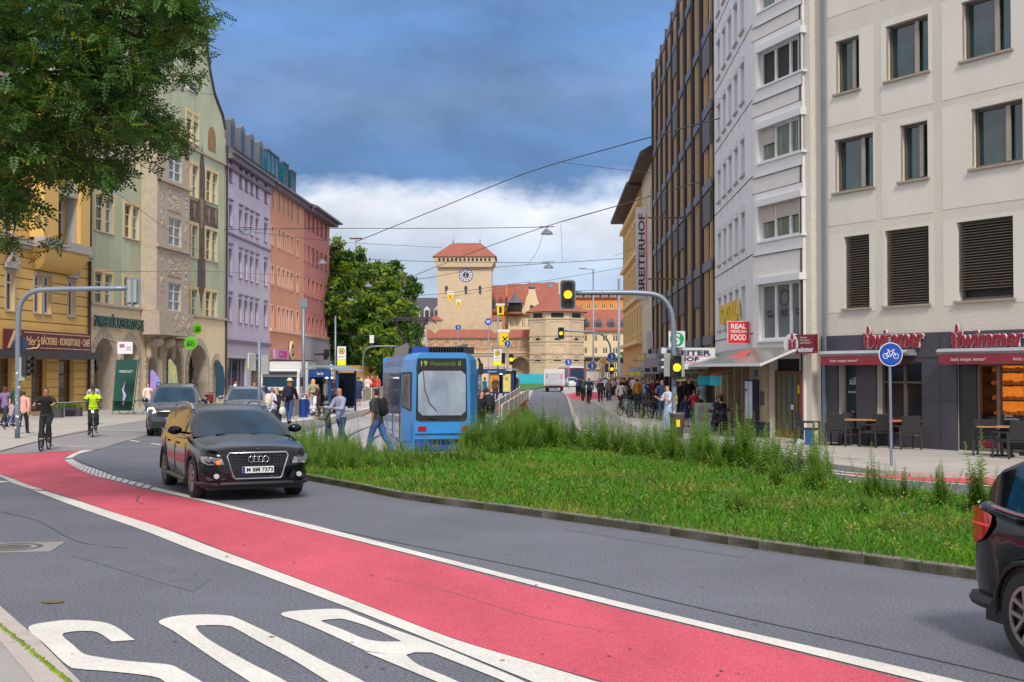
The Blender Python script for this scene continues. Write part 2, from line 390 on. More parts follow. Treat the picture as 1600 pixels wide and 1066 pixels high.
mbw.add([(p.x, p.y, .0092) for p in [G(*q) for q in ((572, 1019), (585, 1003), (600, 1004.5), (628, 1004), (675, 1021.5), (648, 1021), (635, 1025), (636, 1028))]], [tuple(range(8))])
tag(mbw.build('bus_marking', whm), kind='structure')
# near pavement corner bottom-left
flat('pavement', px([(-1400, 715), (-420, 715), (-180, 830), (-60, 905), (0, 950), (60, 1003), (122, 1066), (200, 1150), (-1500, 1150)], .0), .012, mat('concrete_pavement', (150, 146, 142), rough=.9, var=.12, scale=1.2, grain=.12, gscale=50), th=.1)
kb = M(); kp = [G(-60, 905), G(0, 950), G(60, 1003), G(122, 1066), G(200, 1150)]
for a, b in zip(kp[:-1], kp[1:]):
    d = (b-a).normalized(); nl = Vector((-d.y, d.x, 0)); nl = nl if nl.x < 0 else -nl
    kb.prism([(a.x, a.y), (b.x, b.y), ((b+nl*.28).x, (b+nl*.28).y), ((a+nl*.28).x, (a+nl*.28).y)], 'z', -.1, .02)
tag(kb.build('kerb', mat('kerb_pale', (170, 160, 155), rough=.9, var=.12, scale=3, grain=.15)), kind='structure')
moss = M()
for i in range(46):
    t = i/46; p = G(-20+150*t, 958+122*t, .02); moss.ball((p.x-.02+random.uniform(-.01, .01), p.y, .021), (.02, .045, .012), 6, 4)
tag(moss.build('moss', leafmat('moss', (140, 160, 20), (90, 120, 20))), kind='stuff')
# left pavement, cycle crossing, right pavement
flat('pavement', px([(-900, 760), (-100, 722), (0, 706), (45, 693.5), (80, 684), (150, 669), (240, 655), (330, 644), (420, 637), (480, 628), (520, 618), (520, 606), (-900, 606)]), .012, pave)
flat('cycle_path', px([(-100, 722), (0, 706), (45, 693.5), (80, 684), (150, 669), (240, 655), (300, 648), (330, 650), (260, 668), (232, 679), (187, 692), (160, 702), (128, 704.5), (0, 710), (-100, 716)]), .006, cyc)
line('lane_line', [(146, 672), (233, 675.2)], .16, .02, whm)
line('lane_line', [(-20, 683.6), (52, 684.4)], .16, .02, whm)
line('lane_line', [(66, 696.5), (146, 700)], .14, .02, whm, dash=(.75, .35))
line('lane_line', [(200, 688), (262, 697)], .14, .008, whm, dash=(1.2, 1.2))
tag(line('asphalt_seam', [(0, 706.5), (45, 694), (90, 683.5), (150, 672)], .06, .022, jn), kind='structure')
line('asphalt_seam', [(150, 703.2), (187, 692.3), (232, 679.3), (262, 668)], .10, .01, kerbd)
line('asphalt_seam', [(500, 824), (640, 852), (860, 896), (1100, 952), (1400, 1018), (1600, 1064)], .03, .005, jn)
line('asphalt_seam', [(118, 718), (160, 736), (200, 750), (232, 749)], .05, .005, jn)
# platform with kerb
PZ = .26
pfl = [(340, 672), (453, 658.5), (508, 652.2), (582, 636), (700, 612), (790, 597)]
back = [(790, 594), (560, 607), (430, 634), (300, 652)]
flat('tram_platform', [G(a, b, PZ) for a, b in pfl]+[G(a, b, PZ) for a, b in back], PZ, mat('platform_slabs', (176, 172, 172), rough=.8, var=.08, scale=1, grain=.08), th=PZ)
pk = M(); A = [G(a, b, PZ) for a, b in pfl]
for a, b in zip(A[:-1], A[1:]):
    d = (b-a).normalized(); nr = Vector((d.y, -d.x, 0))
    pk.prism([(a.x, a.y), (b.x, b.y), ((b+nr*.35).x, (b+nr*.35).y), ((a+nr*.35).x, (a+nr*.35).y)], 'z', 0, PZ+.03)
tag(pk.build('platform_kerb', mat('white_kerb', (205, 202, 198), rough=.7, var=.08)), kind='structure')
flat('tram_track_bed', px([(430, 690), (600, 640), (750, 606), (800, 600), (835, 606), (826, 627), (790, 672), (760, 712), (640, 716), (560, 700), (520, 706)]), .006, mat('track_concrete', (162, 158, 160), rough=.8, var=.10, scale=.5, grain=.1))
steel = mat('rail_steel', (70, 66, 66), rough=.35, metal=.8)
for pts in ([(549, 706), (541, 690), (545, 682), (560, 674), (582, 666), (640, 650), (760, 615)], [(600, 712), (580, 700), (584, 686), (610, 674), (650, 660), (770, 617)]):
    line('tram_rail', pts, .11, .012, steel)
# right pavement with kerb
RZ = .10
ke = [(868, 603), (880, 612), (887, 618), (896, 640), (908, 668), (960, 690), (1050, 701), (1140, 706.5), (1240, 713.5), (1319, 726), (1425, 737), (1600, 740), (1800, 742)]
K = cr([G(a, b, RZ) for a, b in ke], 4)
flat('pavement', K+[G(1800, 660, RZ), Vector((60, 45, 0)), Vector((60, 250, 0)), G(960, 603, RZ)], RZ, pave, th=RZ)
rk = M()
for a, b in zip(K[:-1], K[1:]):
    d = (b-a).normalized(); nr = Vector((d.y, -d.x, 0)); nr = nr if (a+nr).xy.length < a.xy.length+.2 or nr.x < 0 else -nr
    if nr.x > .3: nr = -nr
    rk.prism([(a.x, a.y), (b.x, b.y), ((b+nr*.18).x, (b+nr*.18).y), ((a+nr*.18).x, (a+nr*.18).y)], 'z', 0, RZ+.006)
tag(rk.build('kerb', mat('kerb_light', (166, 160, 152), rough=.85, var=.1, grain=.1)), kind='structure')
flat('cycle_path', px([(887, 618), (897, 641), (909, 668), (960, 690), (1050, 701), (1140, 706.5), (1180, 706), (1100, 692), (1000, 670), (960, 650), (930, 630), (905, 618)], RZ), RZ+.004, cyc)
flat('cycle_lane', px([(884, 617), (900, 613), (935, 612), (945, 622), (915, 626), (893, 624)], RZ), RZ+.008, redm)
flat('cycle_lane', px([(1240, 729), (1310, 740), (1430, 745), (1600, 746), (1800, 748), (1800, 768), (1600, 761), (1430, 751), (1310, 741.5)]), .006, redm)
line('lane_line', [(1250, 733), (1330, 743.5), (1430, 752.5), (1600, 763), (1800, 775)], .14, .009, whm)
line('lane_line', [(1250, 728), (1330, 739.5), (1430, 743.5), (1600, 745), (1800, 747)], .12, .009, whm)
# median: kerb, soil
near = [(440, 735), (478, 741.5), (560, 756), (640, 771), (800, 791), (1000, 817.5), (1185, 844), (1400, 872.5), (1525, 889), (1800, 925)]
far = [(1800, 806), (1600, 786), (1519, 776.5), (1381, 761), (1303, 748.5), (1200, 733), (1080, 716), (960, 697), (880, 677), (838, 654), (827, 632), (826, 627), (790, 672), (765, 708), (640, 712), (560, 706), (520, 704), (470, 684), (440, 694)]
MZ = .12
KN = cr([G(a, b, MZ) for a, b in near], 4)
flat('median_soil', KN+[G(a, b, MZ) for a, b in far], MZ-.015, soil, th=.1)
mk = M(); acc = 0
for a, b in zip(KN[:-1], KN[1:]):
    L_ = (b-a).length; n_ = max(1, int(L_/1.0)); d = (b-a).normalized(); nl = Vector((-d.y, d.x, 0)); nl = nl if nl.y > 0 else -nl
    for i in range(n_):
        p = a.lerp(b, i/n_)+d*.004; q = a.lerp(b, (i+1)/n_)-d*.004
        mk.prism([(p.x, p.y), (q.x, q.y), ((q+nl*.14).x, (q+nl*.14).y), ((p+nl*.14).x, (p+nl*.14).y)], 'z', 0, MZ)
tag(mk.build('kerb', kerbd), kind='structure')
mk = M(); KF = [G(a, b, MZ) for a, b in far[:12]]
for a, b in zip(KF[:-1], KF[1:]):
    d = (b-a).normalized(); nl = Vector((-d.y, d.x, 0)); nl = nl if nl.y > 0 else -nl
    mk.prism([(a.x, a.y), (b.x, b.y), ((b+nl*.14).x, (b+nl*.14).y), ((a+nl*.14).x, (a+nl*.14).y)], 'z', 0, MZ)
tag(mk.build('kerb', kerbd), kind='structure')
# manhole cover in its frame, stains, leaves
p = G(20, 856)
mh = M(); mh.box(-.55, -.45, 0, .55, .45, .006); mh.disc((0, 0, .007), .36, 'z', 28, 1, r2=.30, th=.004); mh.disc((0, 0, .0065), .22, 'z', 28, 1, th=.004)
for pts_ in ([(150, 850), (330, 905), (300, 925), (110, 868)], [(900, 815), (1180, 858), (1160, 872), (880, 828)]): flat('asphalt_patch', px(pts_), .0035, mat('asphalt_patch', (94, 96, 105), rough=.8, grain=.45, gscale=40))
tag(mh.build('manhole_cover', [mat('cast_iron_pale', (138, 134, 132), rough=.7), mat('cast_iron', (84, 82, 82), rough=.6)], loc=(p.x, p.y, .002), rot=R(8)), 'square framed round manhole cover in the grey road by the left photo edge', 'manhole cover')
st = M()
for (a, b, rx, ry) in ((83, 941.5, .10, .03),):
    p = G(a, b); k = 14; st.add([(p.x+rx*math.cos(2*math.pi*i/k)*random.uniform(.8, 1.2), p.y+ry*3*math.sin(2*math.pi*i/k)*random.uniform(.8, 1.2), .0095) for i in range(k)], [tuple(range(k))])
tag(st.build('road_stain', mat('rust_stain', (106, 88, 66), rough=.9, var=.3, scale=8)), kind='structure')
lf = M(); rl = random.Random(3)
for i in range(60):
    a, b = rl.uniform(60, 1300), rl.uniform(790, 1060); p = G(a, b); s_ = rl.uniform(.012, .04); t = rl.uniform(0, 3)
    lf.add([(p.x+s_*math.cos(t), p.y+s_*math.sin(t), .013), (p.x-s_*.4*math.sin(t), p.y+s_*.4*math.cos(t), .018), (p.x-s_*math.cos(t), p.y-s_*math.sin(t), .013), (p.x+s_*.4*math.sin(t), p.y-s_*.4*math.cos(t), .015)], [(0, 1, 2, 3)])
tag(lf.build('fallen_leaves', mat('dead_leaf', (110, 66, 46), rough=.9, var=.4, scale=3)), kind='stuff')
# ================================================================ facades
glass = mat('window_glass', (34, 42, 46), rough=.05, var=.25, scale=.8, spec=.9)
glass_teal = mat('window_glass_teal', (26, 60, 62), rough=.05, var=.5, scale=1.4, spec=.9, tint=(30, 34, 30))  # blotches of a second tone painted in as varied reflections
glass_curtain = mat('curtained_glass', (120, 130, 118), rough=.15, var=.25, scale=2.2, tint=(52, 66, 64), stretch=(5, 1, .4))  # pale glass with upright streaks like curtains
wframe = mat('window_frame_white', (206, 206, 208), rough=.45, var=.04)
shadow = mat('dark_interior', (24, 22, 24), rough=.6, var=.3)  # near black, for dark interiors, openings, letters and brackets
roofred = mat('roof_tiles_red', (146, 84, 68), rough=.85, var=.14, scale=.5, grain=.22, gscale=9, bump=.4, bscale=6)
slate = mat('roof_sheet_grey', (92, 94, 102), rough=.5, var=.12, scale=.7)
class Fac:
    """a straight street front: A = left end on the ground, B = right end, as seen from the street"""
    def __init__(s, name, label, A, B, H, depth=12, z0=0, group=None, cat='building', W=None):
        s.A = Vector((A.x, A.y)); s.B = Vector((B.x, B.y)); d = s.B-s.A; s.W = W or d.length; s.e = d.normalized(); s.H = H; s.z0 = z0; s.D = depth
        s.o = empty(name, (A.x, A.y, z0), math.atan2(s.e.y, s.e.x), label, cat, group)
        s.holes = []; s.arches = []
    def uv(s, px, py):
        d = ray(px, py); n = Vector((-s.e.y, s.e.x)); t = s.A.dot(n)/(d.x*n.x+d.y*n.y)
        p = Vector((d.x*t, d.y*t)); return ((p-s.A).dot(s.e), CAMH+d.z*t-s.z0)
    def rect(s, xl, yt, xr, yb):
        """pixel left x, top y and bottom y (both at the left edge), right x"""
        u0, v1 = s.uv(xl, yt); _, v0 = s.uv(xl, yb); u1, _ = s.uv(xr, yt); return (u0, v0, u1, v1)
    def hole(s, r): s.holes.append(r); return r
    def wall(s, mats, rec=.22, name='wall', H=None, mi=None, back=True, arc=1.12):
        H = H or s.H; mb = M(); W = s.W
        hs = [(max(0, a), max(0, b), min(W, c), min(H, d)) for a, b, c, d in s.holes]
        ar = [(max(0, a), 0, min(W, c), d) for a, b, c, d in s.arches]
        xs = sorted({0, W} | {h[0] for h in hs+ar} | {h[2] for h in hs+ar}); zs = sorted({0, H} | {h[1] for h in hs+ar} | {h[3] for h in hs+ar})
        xs = [x for i, x in enumerate(xs) if i == 0 or x-xs[i-1] > 1e-4]; zs = [z for i, z in enumerate(zs) if i == 0 or z-zs[i-1] > 1e-4]
        for i in range(len(xs)-1):
            run = None
            for j in range(len(zs)-1):
                cx, cz = (xs[i]+xs[i+1])/2, (zs[j]+zs[j+1])/2
                inside = any(h[0] < cx < h[2] and h[1] < cz < h[3] for h in hs+ar)
                if inside:
                    if run is not None: mb.quad((xs[i], 0, run), (xs[i+1], 0, run), (xs[i+1], 0, zs[j]), (xs[i], 0, zs[j])); run = None
                elif run is None: run = zs[j]
                if mi is not None and run is not None and mi(zs[j+1]):
                    pass
            if run is not None: mb.quad((xs[i], 0, run), (xs[i+1], 0, run), (xs[i+1], 0, H), (xs[i], 0, H))
        for a, b, c, d in hs:
            mb.quad((a, 0, b), (a, 0, d), (a, rec, d), (a, rec, b)); mb.quad((c, 0, b), (c, rec, b), (c, rec, d), (c, 0, d))
            mb.quad((a, 0, b), (a, rec, b), (c, rec, b), (c, 0, b)); mb.quad((a, 0, d), (c, 0, d), (c, rec, d), (a, rec, d))
        for a, b, c, d in s.arches:
            r = (c-a)/2; zc = d-r; cx = (a+c)/2; n = 14; rc = 1.1
            P = [(cx-r*math.cos(math.pi*k/n), zc+r*math.sin(math.pi*k/n)) for k in range(n+1)]; rc = arc; am = 1 if isinstance(mats, list) else 0
            for k in range(n):
                (x0, z0), (x1, z1) = P[k], P[k+1]
                mb.quad((x0, 0, z0), (x1, 0, z1), (x1, 0, d), (x0, 0, d)); mb.quad((x0, 0, z0), (x0, rc, z0), (x1, rc, z1), (x1, 0, z1), am)
            mb.quad((a, 0, 0), (a, 0, zc), (a, rc, zc), (a, rc, 0), am); mb.quad((c, 0, 0), (c, rc, 0), (c, rc, zc), (c, 0, zc), am)
        if back:
            D = s.D; mb.quad((0, 0, 0), (0, 0, H), (0, D, H), (0, D, 0)); mb.quad((W, 0, 0), (W, D, 0), (W, D, H), (W, 0, H)); mb.quad((0, D, 0), (0, D, H), (W, D, H), (W, D, 0)); mb.quad((0, 0, H), (W, 0, H), (W, D, H), (0, D, H))
        return mb.build(name, mats, s.o)
    def bx(s, name, m, *boxes, parent=None, smooth=False):
        mb = M()
        for b in boxes: mb.box(*b)
        return mb.build(name, m, parent or s.o)
_wc = {}
def window(par, r, y=.2, nx=1, nz=(), fm=None, gm=None, fw=.07, sill=None, surround=None, sw=.25, box=None, name='window', pane='pane', bd=.16):
    """frame + pane (+ sill, surround, shutter box) as part and sub-parts; r = (x0, z0, x1, z1)"""
    x0, z0, x1, z1 = r; w = round(x1-x0, 1); h = round(z1-z0, 1); sx = (x1-x0)/max(w, .1); sz = (z1-z0)/max(h, .1); fm = fm or wframe; gm = gm or glass
    def cached(kind, fn, mats):
        k = (kind, w, h, nx, tuple(nz), fw, sw, str(mats), box, bd)
        if k not in _wc:
            mb = M(); fn(mb); _wc[k] = mb.mesh(kind, mats)
        return _wc[k]
    def fr(mb):
        for a, b, c, d in ((0, 0, fw, h), (w-fw, 0, w, h), (fw, 0, w-fw, fw), (fw, h-fw, w-fw, h)): mb.box(a, -.05, b, c, .03, d)
        for i in range(1, nx): mb.box(w*i/nx-fw*.7, -.055, fw, w*i/nx+fw*.7, .03, h-fw)
        for q in nz: mb.box(fw, -.047, h*q-fw*.4, w-fw, .03, h*q+fw*.4)
    o = link(name, cached(name, fr, fm), par, (x0, y, z0)); o.scale = (sx, 1, sz)
    p = link(pane, cached('pane', lambda mb: mb.box(.01, .005, .01, w-.01, .02, h-.01), gm), o)
    if sill: link('sill', cached('sill', lambda mb: mb.box(-.08, -y-.08, -.07, w+.08, -.051, -.003), sill), o)
    if surround:
        def su(mb):
            Y0 = -y-.04; Y1 = -y+.002
            mb.box(-sw, Y0, 0, 0, Y1, h); mb.box(w, Y0, 0, w+sw, Y1, h); mb.box(-sw, Y0, h, w+sw, Y1, h+sw)
        link('surround', cached('surround', su, surround), o)
    if box:
        link('shutter_box', cached('box', lambda mb: mb.box(-.05, -y-bd, h-.02, w+.05, -.051, h+.2), box), o)
    return o

# ---------------------------------------------------------------- bakery building (right, nearest)
plaster = mat('coarse_plaster', (200, 193, 182), rough=.95, var=.09, scale=.7, grain=.22, gscale=45, bump=.7, bscale=40, stretch=(1, 1, .6))
plaster_s = mat('smooth_plaster', (208, 202, 192), rough=.9, var=.07, scale=.8, grain=.03, stretch=(1, 1, .3))
brown_f = mat('window_frame_bronze', (92, 84, 78), rough=.5)
taupe = mat('window_frame_taupe', (150, 140, 128), rough=.5)
clad = mat('dark_cladding', (66, 62, 72), rough=.6, var=.10, scale=1.4, grain=.12, gscale=30)
pA = G(1259, 688.5, RZ); pdir = (G(1500, 704.5, RZ)-pA).normalized()
wf = Fac('bakery_building', 'cream plaster corner building with a dark clad bakery ground floor on the right', pA, pA+pdir*17, 20, z0=RZ, depth=14)
rows = []
for (xl, xr, yt, yb) in ((1305.3, 1342.4, 65.7, 147.7), (1383.7, 1450.3, 42.2, 127.6), (1502.3, 1579.3, 4.7, 96.2), (1303.9, 1364.4, 219.5, 301.6), (1406.2, 1449.3, 197, 284.2), (1517.4, 1598, 171.2, 264)):
    rows.append((wf.rect(xl, yt, xr, yb), 0))
for (xl, xr, yt, yb) in ((1319, 1358.3, 370.5, 482.2), (1382.7, 1451.2, 361.2, 478.4), (1494.8, 1583, 348, 470.5)): rows.append((wf.rect(xl, yt, xr, yb), 1))
base = [r for r, k in rows]
for k, r in enumerate(base[:3]):    # storey above the picture, and the bay to the right
    rows.append(((r[0], r[1]+3.35, r[2], r[3]+3.35), 0))
for r, k in list(rows):
    if r[0] > 3.5 and r[2]+6 < 16.9 and r[0] < 8: rows.append(((r[0]+5.6, r[1], r[2]+5.6, r[3]), k))
uvT = wf.uv(1286.5, 525.6)[1]
for r, k in rows: wf.hole(r)
w1 = wf.hole((wf.uv(1311, 600)[0], .25, wf.uv(1340, 600)[0], wf.uv(1311, 567)[1])); w2 = wf.hole((wf.uv(1370.6, 600)[0], .35, wf.uv(1442.7, 600)[0], w1[3]))
w3 = wf.hole((wf.uv(1497, 600)[0], .02, wf.uv(1497, 600)[0]+4.6, w1[3]))
wf.wall(plaster, rec=.28)
# ground-floor cladding and corner strip, proud of the plaster
cl = M(); xs = [wf.uv(1285, 600)[0], w1[0], w1[2], w2[0], w2[2], w3[0], w3[2], 17]
for a, b in ((0, 1), (2, 3), (4, 5), (6, 7)):
    cl.box(xs[a], -.06, 0, xs[b], -.002, w1[3])
cl.box(xs[0], -.06, w1[3], 17, -.002, uvT); cl.box(w1[0], -.06, 0, w1[2], -.002, .25); cl.box(w2[0], -.06, 0, w2[2], -.002, .35)
cl.build('cladding', clad, wf.o)
jl = M()
for x in (wf.uv(1471, 600)[0],): jl.box(x, -.063, 0, x+.015, -.0605, uvT)
for z in (w1[3]+.12, 2.5, 1.35): jl.box(xs[4], -.063, z, xs[5], -.0605, z+.012)
jl.build('cladding_joint', shadow, wf.o)
for r, k in rows:
    if k == 0:
        wv = r[2]-r[0]
        o = window(wf.o, r, y=.22, nx=1, fm=brown_f, gm=glass_teal, fw=.08, sill=mat('stone_sill', (150, 138, 122), rough=.8))
        mb = M(); x = (r[0]+wv*.66); mb.box(x-.07, .13, r[1]+.07, x+.07, .168, r[3]-.07); mb.build('mullion', taupe, wf.o); M().box(r[0]+.02, .02, r[1]+.05, r[0]+.05, .05, r[3]).build('blind_rail', taupe, wf.o)
    else:
        o = window(wf.o, r, y=.26, fm=brown_f, gm=shadow, fw=.08, sill=mat('stone_sill', (150, 138, 122), rough=.8))
        mb = M(); n = int((r[3]-r[1]-.05)/.075)
        low = .25 if abs(r[0]-rows[8][0][0]) < .1 else 0
        for i in range(n):
            z = r[1]+.05+low+i*.075
            if z < r[3]-.03: mb.quad((r[0]+.03, .06, z), (r[2]-.03, .06, z), (r[2]-.03, .12, z+.03), (r[0]+.03, .12, z+.03)); mb.box(r[0]+.03, .055, z-.004, r[2]-.03, .06, z+.004)
        mb.build('venetian_blind', mat('bronze_blind', (116, 104, 88), rough=.45, var=.1), wf.o)
# smooth plaster fields round the windows
pf = M(); cols = [(wf.uv(1293.5, 300)[0], wf.uv(1366, 300)[0]), (wf.uv(1378, 300)[0], wf.uv(1458, 300)[0]), (wf.uv(1473, 300)[0], wf.uv(1473, 300)[0]+3.4), (11.2, 14.6)]
for grp, (zt, zb) in ((0, (.18, .95)), (1, (.2, 1.0)), (2, (.1, .12)), (3, (.18, .95))):
    for r, k in rows:
        row = 0 if r in base[:3] or (abs(r[1]-base[0][1]) < .4) else 1 if abs(r[1]-base[3][1]) < .4 else 2 if k else 3
        if row != grp: continue
        c = min(cols, key=lambda c: abs((c[0]+c[1])/2-(r[0]+r[2])/2)); x0, x1 = min(c[0], r[0]-.05), max(c[1], r[2]+.05); zz0, zz1 = r[1]-zb, r[3]+zt
        Y = -.008
        for q in ((x0, zz0, r[0], zz1), (r[2], zz0, x1, zz1), (r[0], r[3], r[2], zz1), (r[0], zz0, r[2], r[1])): pf.box(q[0], Y, q[1], q[2], -.0015, q[3])
pf.build('smooth_plaster', plaster_s, wf.o)
wf.bx('corner_pilaster', plaster, (-.02, -.22, 0, wf.uv(1277, 600)[0], -.002, 19.5))
wf.bx('parapet', slate, (-.1, -.15, 20.003, 17, .3, 20.25))
wf.bx('downpipe', mat('pipe_bluegrey', (120, 128, 142), rough=.4, metal=.3), (wf.uv(1280.5, 300)[0]+.22, -.14, 0, wf.uv(1284.5, 300)[0]+.22, -.065, 19))
wf.bx('drainpipe', mat('pipe_rust', (110, 50, 44), rough=.6), (.1, -.34, 0, .2, -.23, 2.2))
wf.bx('drainpipe', MATS['eaves_dark'] if 'eaves_dark' in MATS else mat('eaves_dark', (70, 56, 54)), (.12, -.30, 2.2, .19, -.23, 19))
# shop windows
lit = mat('lit_shelves', (235, 130, 40), rough=.6, emit=.55, var=.5, scale=3.5, tint=(120, 48, 12), stretch=(1, 1, 3))
o = window(wf.o, w1, y=.24, gm=mat('advert_panel', (34, 50, 62), rough=.3, var=.4, scale=1.2), fm=taupe, fw=.06)
ad = M()
for (x, z, s_) in ((.35, .45, .14), (.6, .42, .12), (.95, .55, .17)): ad.ball((w1[0]+x*.8+.1, .2, z+.25), (s_*.7, .02, s_*2), 10, 6)
ad.build('bread_picture', mat('bread_tone', (196, 140, 104), rough=.7, var=.3, scale=8), wf.o)
text_obj('süß', w1[0]+.25, 1.75, w1[2]-.25, 1.98, .185, wframe, wf.o, depth=.004); text_obj('die backstube', w1[0]+.2, 1.5, w1[2]-.2, 1.58, .185, wframe, wf.o, depth=.004)
o = window(wf.o, w2, y=.26, nx=2, nz=(.72,), fm=brown_f, gm=mat('shop_glass_dim', (54, 42, 34), rough=.08, var=.5, scale=1.0, tint=(18, 22, 34), spec=.9), fw=.07)
wf.bx('red_window_band', mat('maroon_film', (110, 22, 36), rough=.4), (w1[0]+.05, .185, .27, w1[2]-.05, .19, .75), (w2[0]+.05, .195, .37, w2[2]-.05, .2, .8))
mb = M(); mb.box(w3[0], .9, 0, w3[2], .92, w3[3]); mb.build('back_wall', lit, wf.o)
sh = M(); rr = random.Random(5)
for z in (.95, 1.35, 1.75, 2.1, 2.4):
    sh.box(w3[0]+.1, .55, z, w3[2], .88, z+.03)
    x = w3[0]+.15; shx = M()
    while x < w3[2]-.2:
        a = rr.uniform(.1, .26); shx.ball((x+a/2, .7, z+.07), (a/2, .12, rr.uniform(.05, .1)), 8, 5); x += a+rr.uniform(-.02, .03)
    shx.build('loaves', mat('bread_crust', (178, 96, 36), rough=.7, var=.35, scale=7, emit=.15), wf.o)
sh.build('shelf', shadow, wf.o)
sh = M(); sh.box(w3[0]+.1, .3, 0, w3[2], .5, .95); sh.box(w3[0], .02, 0, w3[0]+.6, .89, w3[3]-.002)
sh.build('counter', mat('dark_counter', (40, 36, 40), rough=.5), wf.o)
mb = M(); X = [w3[0]+.62, w3[0]+1.28, w3[0]+2.12, w3[0]+3.0, w3[0]+3.9]
for x in X: mb.box(x-.05, .05, .02, x+.05, .16, w3[3]-.02)
mb.box(X[0]+.05, .06, .02, X[-1]-.05, .15, .12); mb.box(X[0]+.05, .06, w3[3]-.12, X[-1]-.05, .15, w3[3]-.02)
mb.build('door_frame', mat('aluminium_dull', (112, 104, 96), rough=.4, metal=.5), wf.o)
wf.bx('red_window_band', MATS['maroon_film'], (X[0]+.055, .10, .14, X[1]-.055, .105, .75), (X[2]+.055, .10, .14, X[3]-.055, .105, .75))
for k, x in enumerate((X[1]+.15, X[2]+.2, X[3]+.2)):
    text_obj('Snacks\nSandwiches', x, .88, x+.45, 1.02, .10, wframe, wf.o, depth=.004)
# awnings and lettering
maroon = mat('maroon_awning', (120, 28, 40), rough=.7, var=.08); mar2 = mat('maroon_letter', (140, 22, 44), rough=.35, var=.05); rim = mat('letter_rim', (214, 196, 198), rough=.4)
def ear(mb, x, z, h, y, g=1.0):
    """ear of wheat: pointed grains in pairs with one on top"""
    for k in range(4):
        for s_ in (-1, 1):
            if k == 3 and s_ == 1: continue
            a = 0 if k == 3 else s_*R(42); bx_, bz_ = x+s_*(0 if k == 3 else .03*h), z+h*(.05+.2*k)
            P = []; Lg = h*.36*(1.05 if k == 3 else 1); Wd = h*.066*g; o_ = (g-1)*h*.05
            for q in range(13):
                t = q/12; P.append((Wd*math.sin(math.pi*t)**.8, -o_+t*(Lg+2*o_)))
            for q in range(11, 0, -1):
                t = q/12; P.append((-Wd*math.sin(math.pi*t)**.8, -o_+t*(Lg+2*o_)))
            mb.prism([(bx_+u*math.cos(a)+v*math.sin(a), bz_-u*math.sin(a)+v*math.cos(a)) for u, v in P], 'y', y, y+.03)
    return mb
for i, (xa, xb, e0, e1, ybase) in enumerate(((1369, 1448, 1352.6, 1369, 544.5), (1508.8, 1606, 1490.8, 1508, 543))):
    u0, z0 = wf.uv(xa, ybase); u1 = wf.uv(xb, 540)[0]; zt = wf.uv(xa, 517)[1]
    sg = empty('bakery_sign', (0, 0, 0)); sg.parent = wf.o
    o = text_m(M(), 'wimmer', u0-.01, z0-.01, u1+.01, zt+.01, -.075, depth=.06, bold=.03, shear=.12).build('letter_rim', rim, sg)
    text_m(M(), 'wimmer', u0, z0, u1, zt, -.13, depth=.05, bold=.012, shear=.12).build('lettering', mar2, sg)
    x = (wf.uv(e0, 530)[0]+wf.uv(e1, 530)[0])/2; zb = wf.uv(e0, 547)[1]; ht = .68
    ear(M(), x, zb, ht, -.10, 1.5).build('emblem_rim', rim, sg); ear(M(), x, zb, ht, -.135).build('emblem', mar2, sg)
    c0 = wf.uv((1297, 1482)[i], 552)[0]; c1 = wf.uv(1435, 552)[0] if i == 0 else 12.6; zc = wf.uv(1297, 549.5)[1]
    aw = empty('awning', (0, 0, 0)); aw.parent = wf.o
    mb = M(); mb.prism([(-.065, zc-.16), (-.42, zc-.16), (-.5, zc-.08), (-.42, zc), (-.065, zc+.02)], 'x', c0, c1); mb.build('casing', mat('awning_case', (170, 172, 178), rough=.3, metal=.5), aw)
    mb = M(); n = 26
    for k in range(n):
        a, b = c0+.12+(c1-c0-.3)*k/n, c0+.12+(c1-c0-.3)*(k+1)/n; ya, yb = -.52+.012*math.sin(k*1.3), -.52+.012*math.sin((k+1)*1.3)
        mb.quad((a, ya, zc-.42), (b, yb, zc-.42), (b, -.47, zc-.15), (a, -.47, zc-.15)); mb.quad((a, ya+.004, zc-.42), (a, -.465, zc-.15), (b, -.465, zc-.15), (b, yb+.004, zc-.42))
    mb.build('valance', maroon, aw)
    k = c0+.55
    while k+1.1 < c1-.2:
        text_obj('heute, morgen, wimmer!', k, zc-.36, k+1.15, zc-.24, -.535, wframe, aw, depth=.004, shear=.3, bold=-.01); k += 2.0
# projecting box sign at the corner
x, z = wf.uv(1262, 553); bs = empty('projecting_sign', (0, 0, 0)); bs.parent = wf.o
W0, W1 = wf.uv(1262, 540)[0]-.05, wf.uv(1300, 540)[0]-.1; zt = wf.uv(1262, 524)[1]
M().box(W0, -.62, z, W1, -.48, zt).build('sign_box', mat('maroon_sign', (104, 16, 30), rough=.35), bs)
M().disc((W0-.02, -.63, (z+zt)/2), .33, 'y', 20, th=.14).build('sign_bulge', wframe, bs)
ear(M(), W0+.06, z+.0, .62, -.66).build('emblem', mar2, bs)
text_obj('wimmer', W0+.3, z+.04, W1-.04, z+.2, -.622, wframe, bs, depth=.006, bold=.02); text_obj('heute\nmorgen\nwimmer!', W0+.38, z+.3, W1-.12, zt-.06, -.622, rim, bs, depth=.005, shear=.3)
M().box(W0+.4, -.48, z+.2, W0+.46, -.06, z+.26).build('bracket', brown_f, bs)

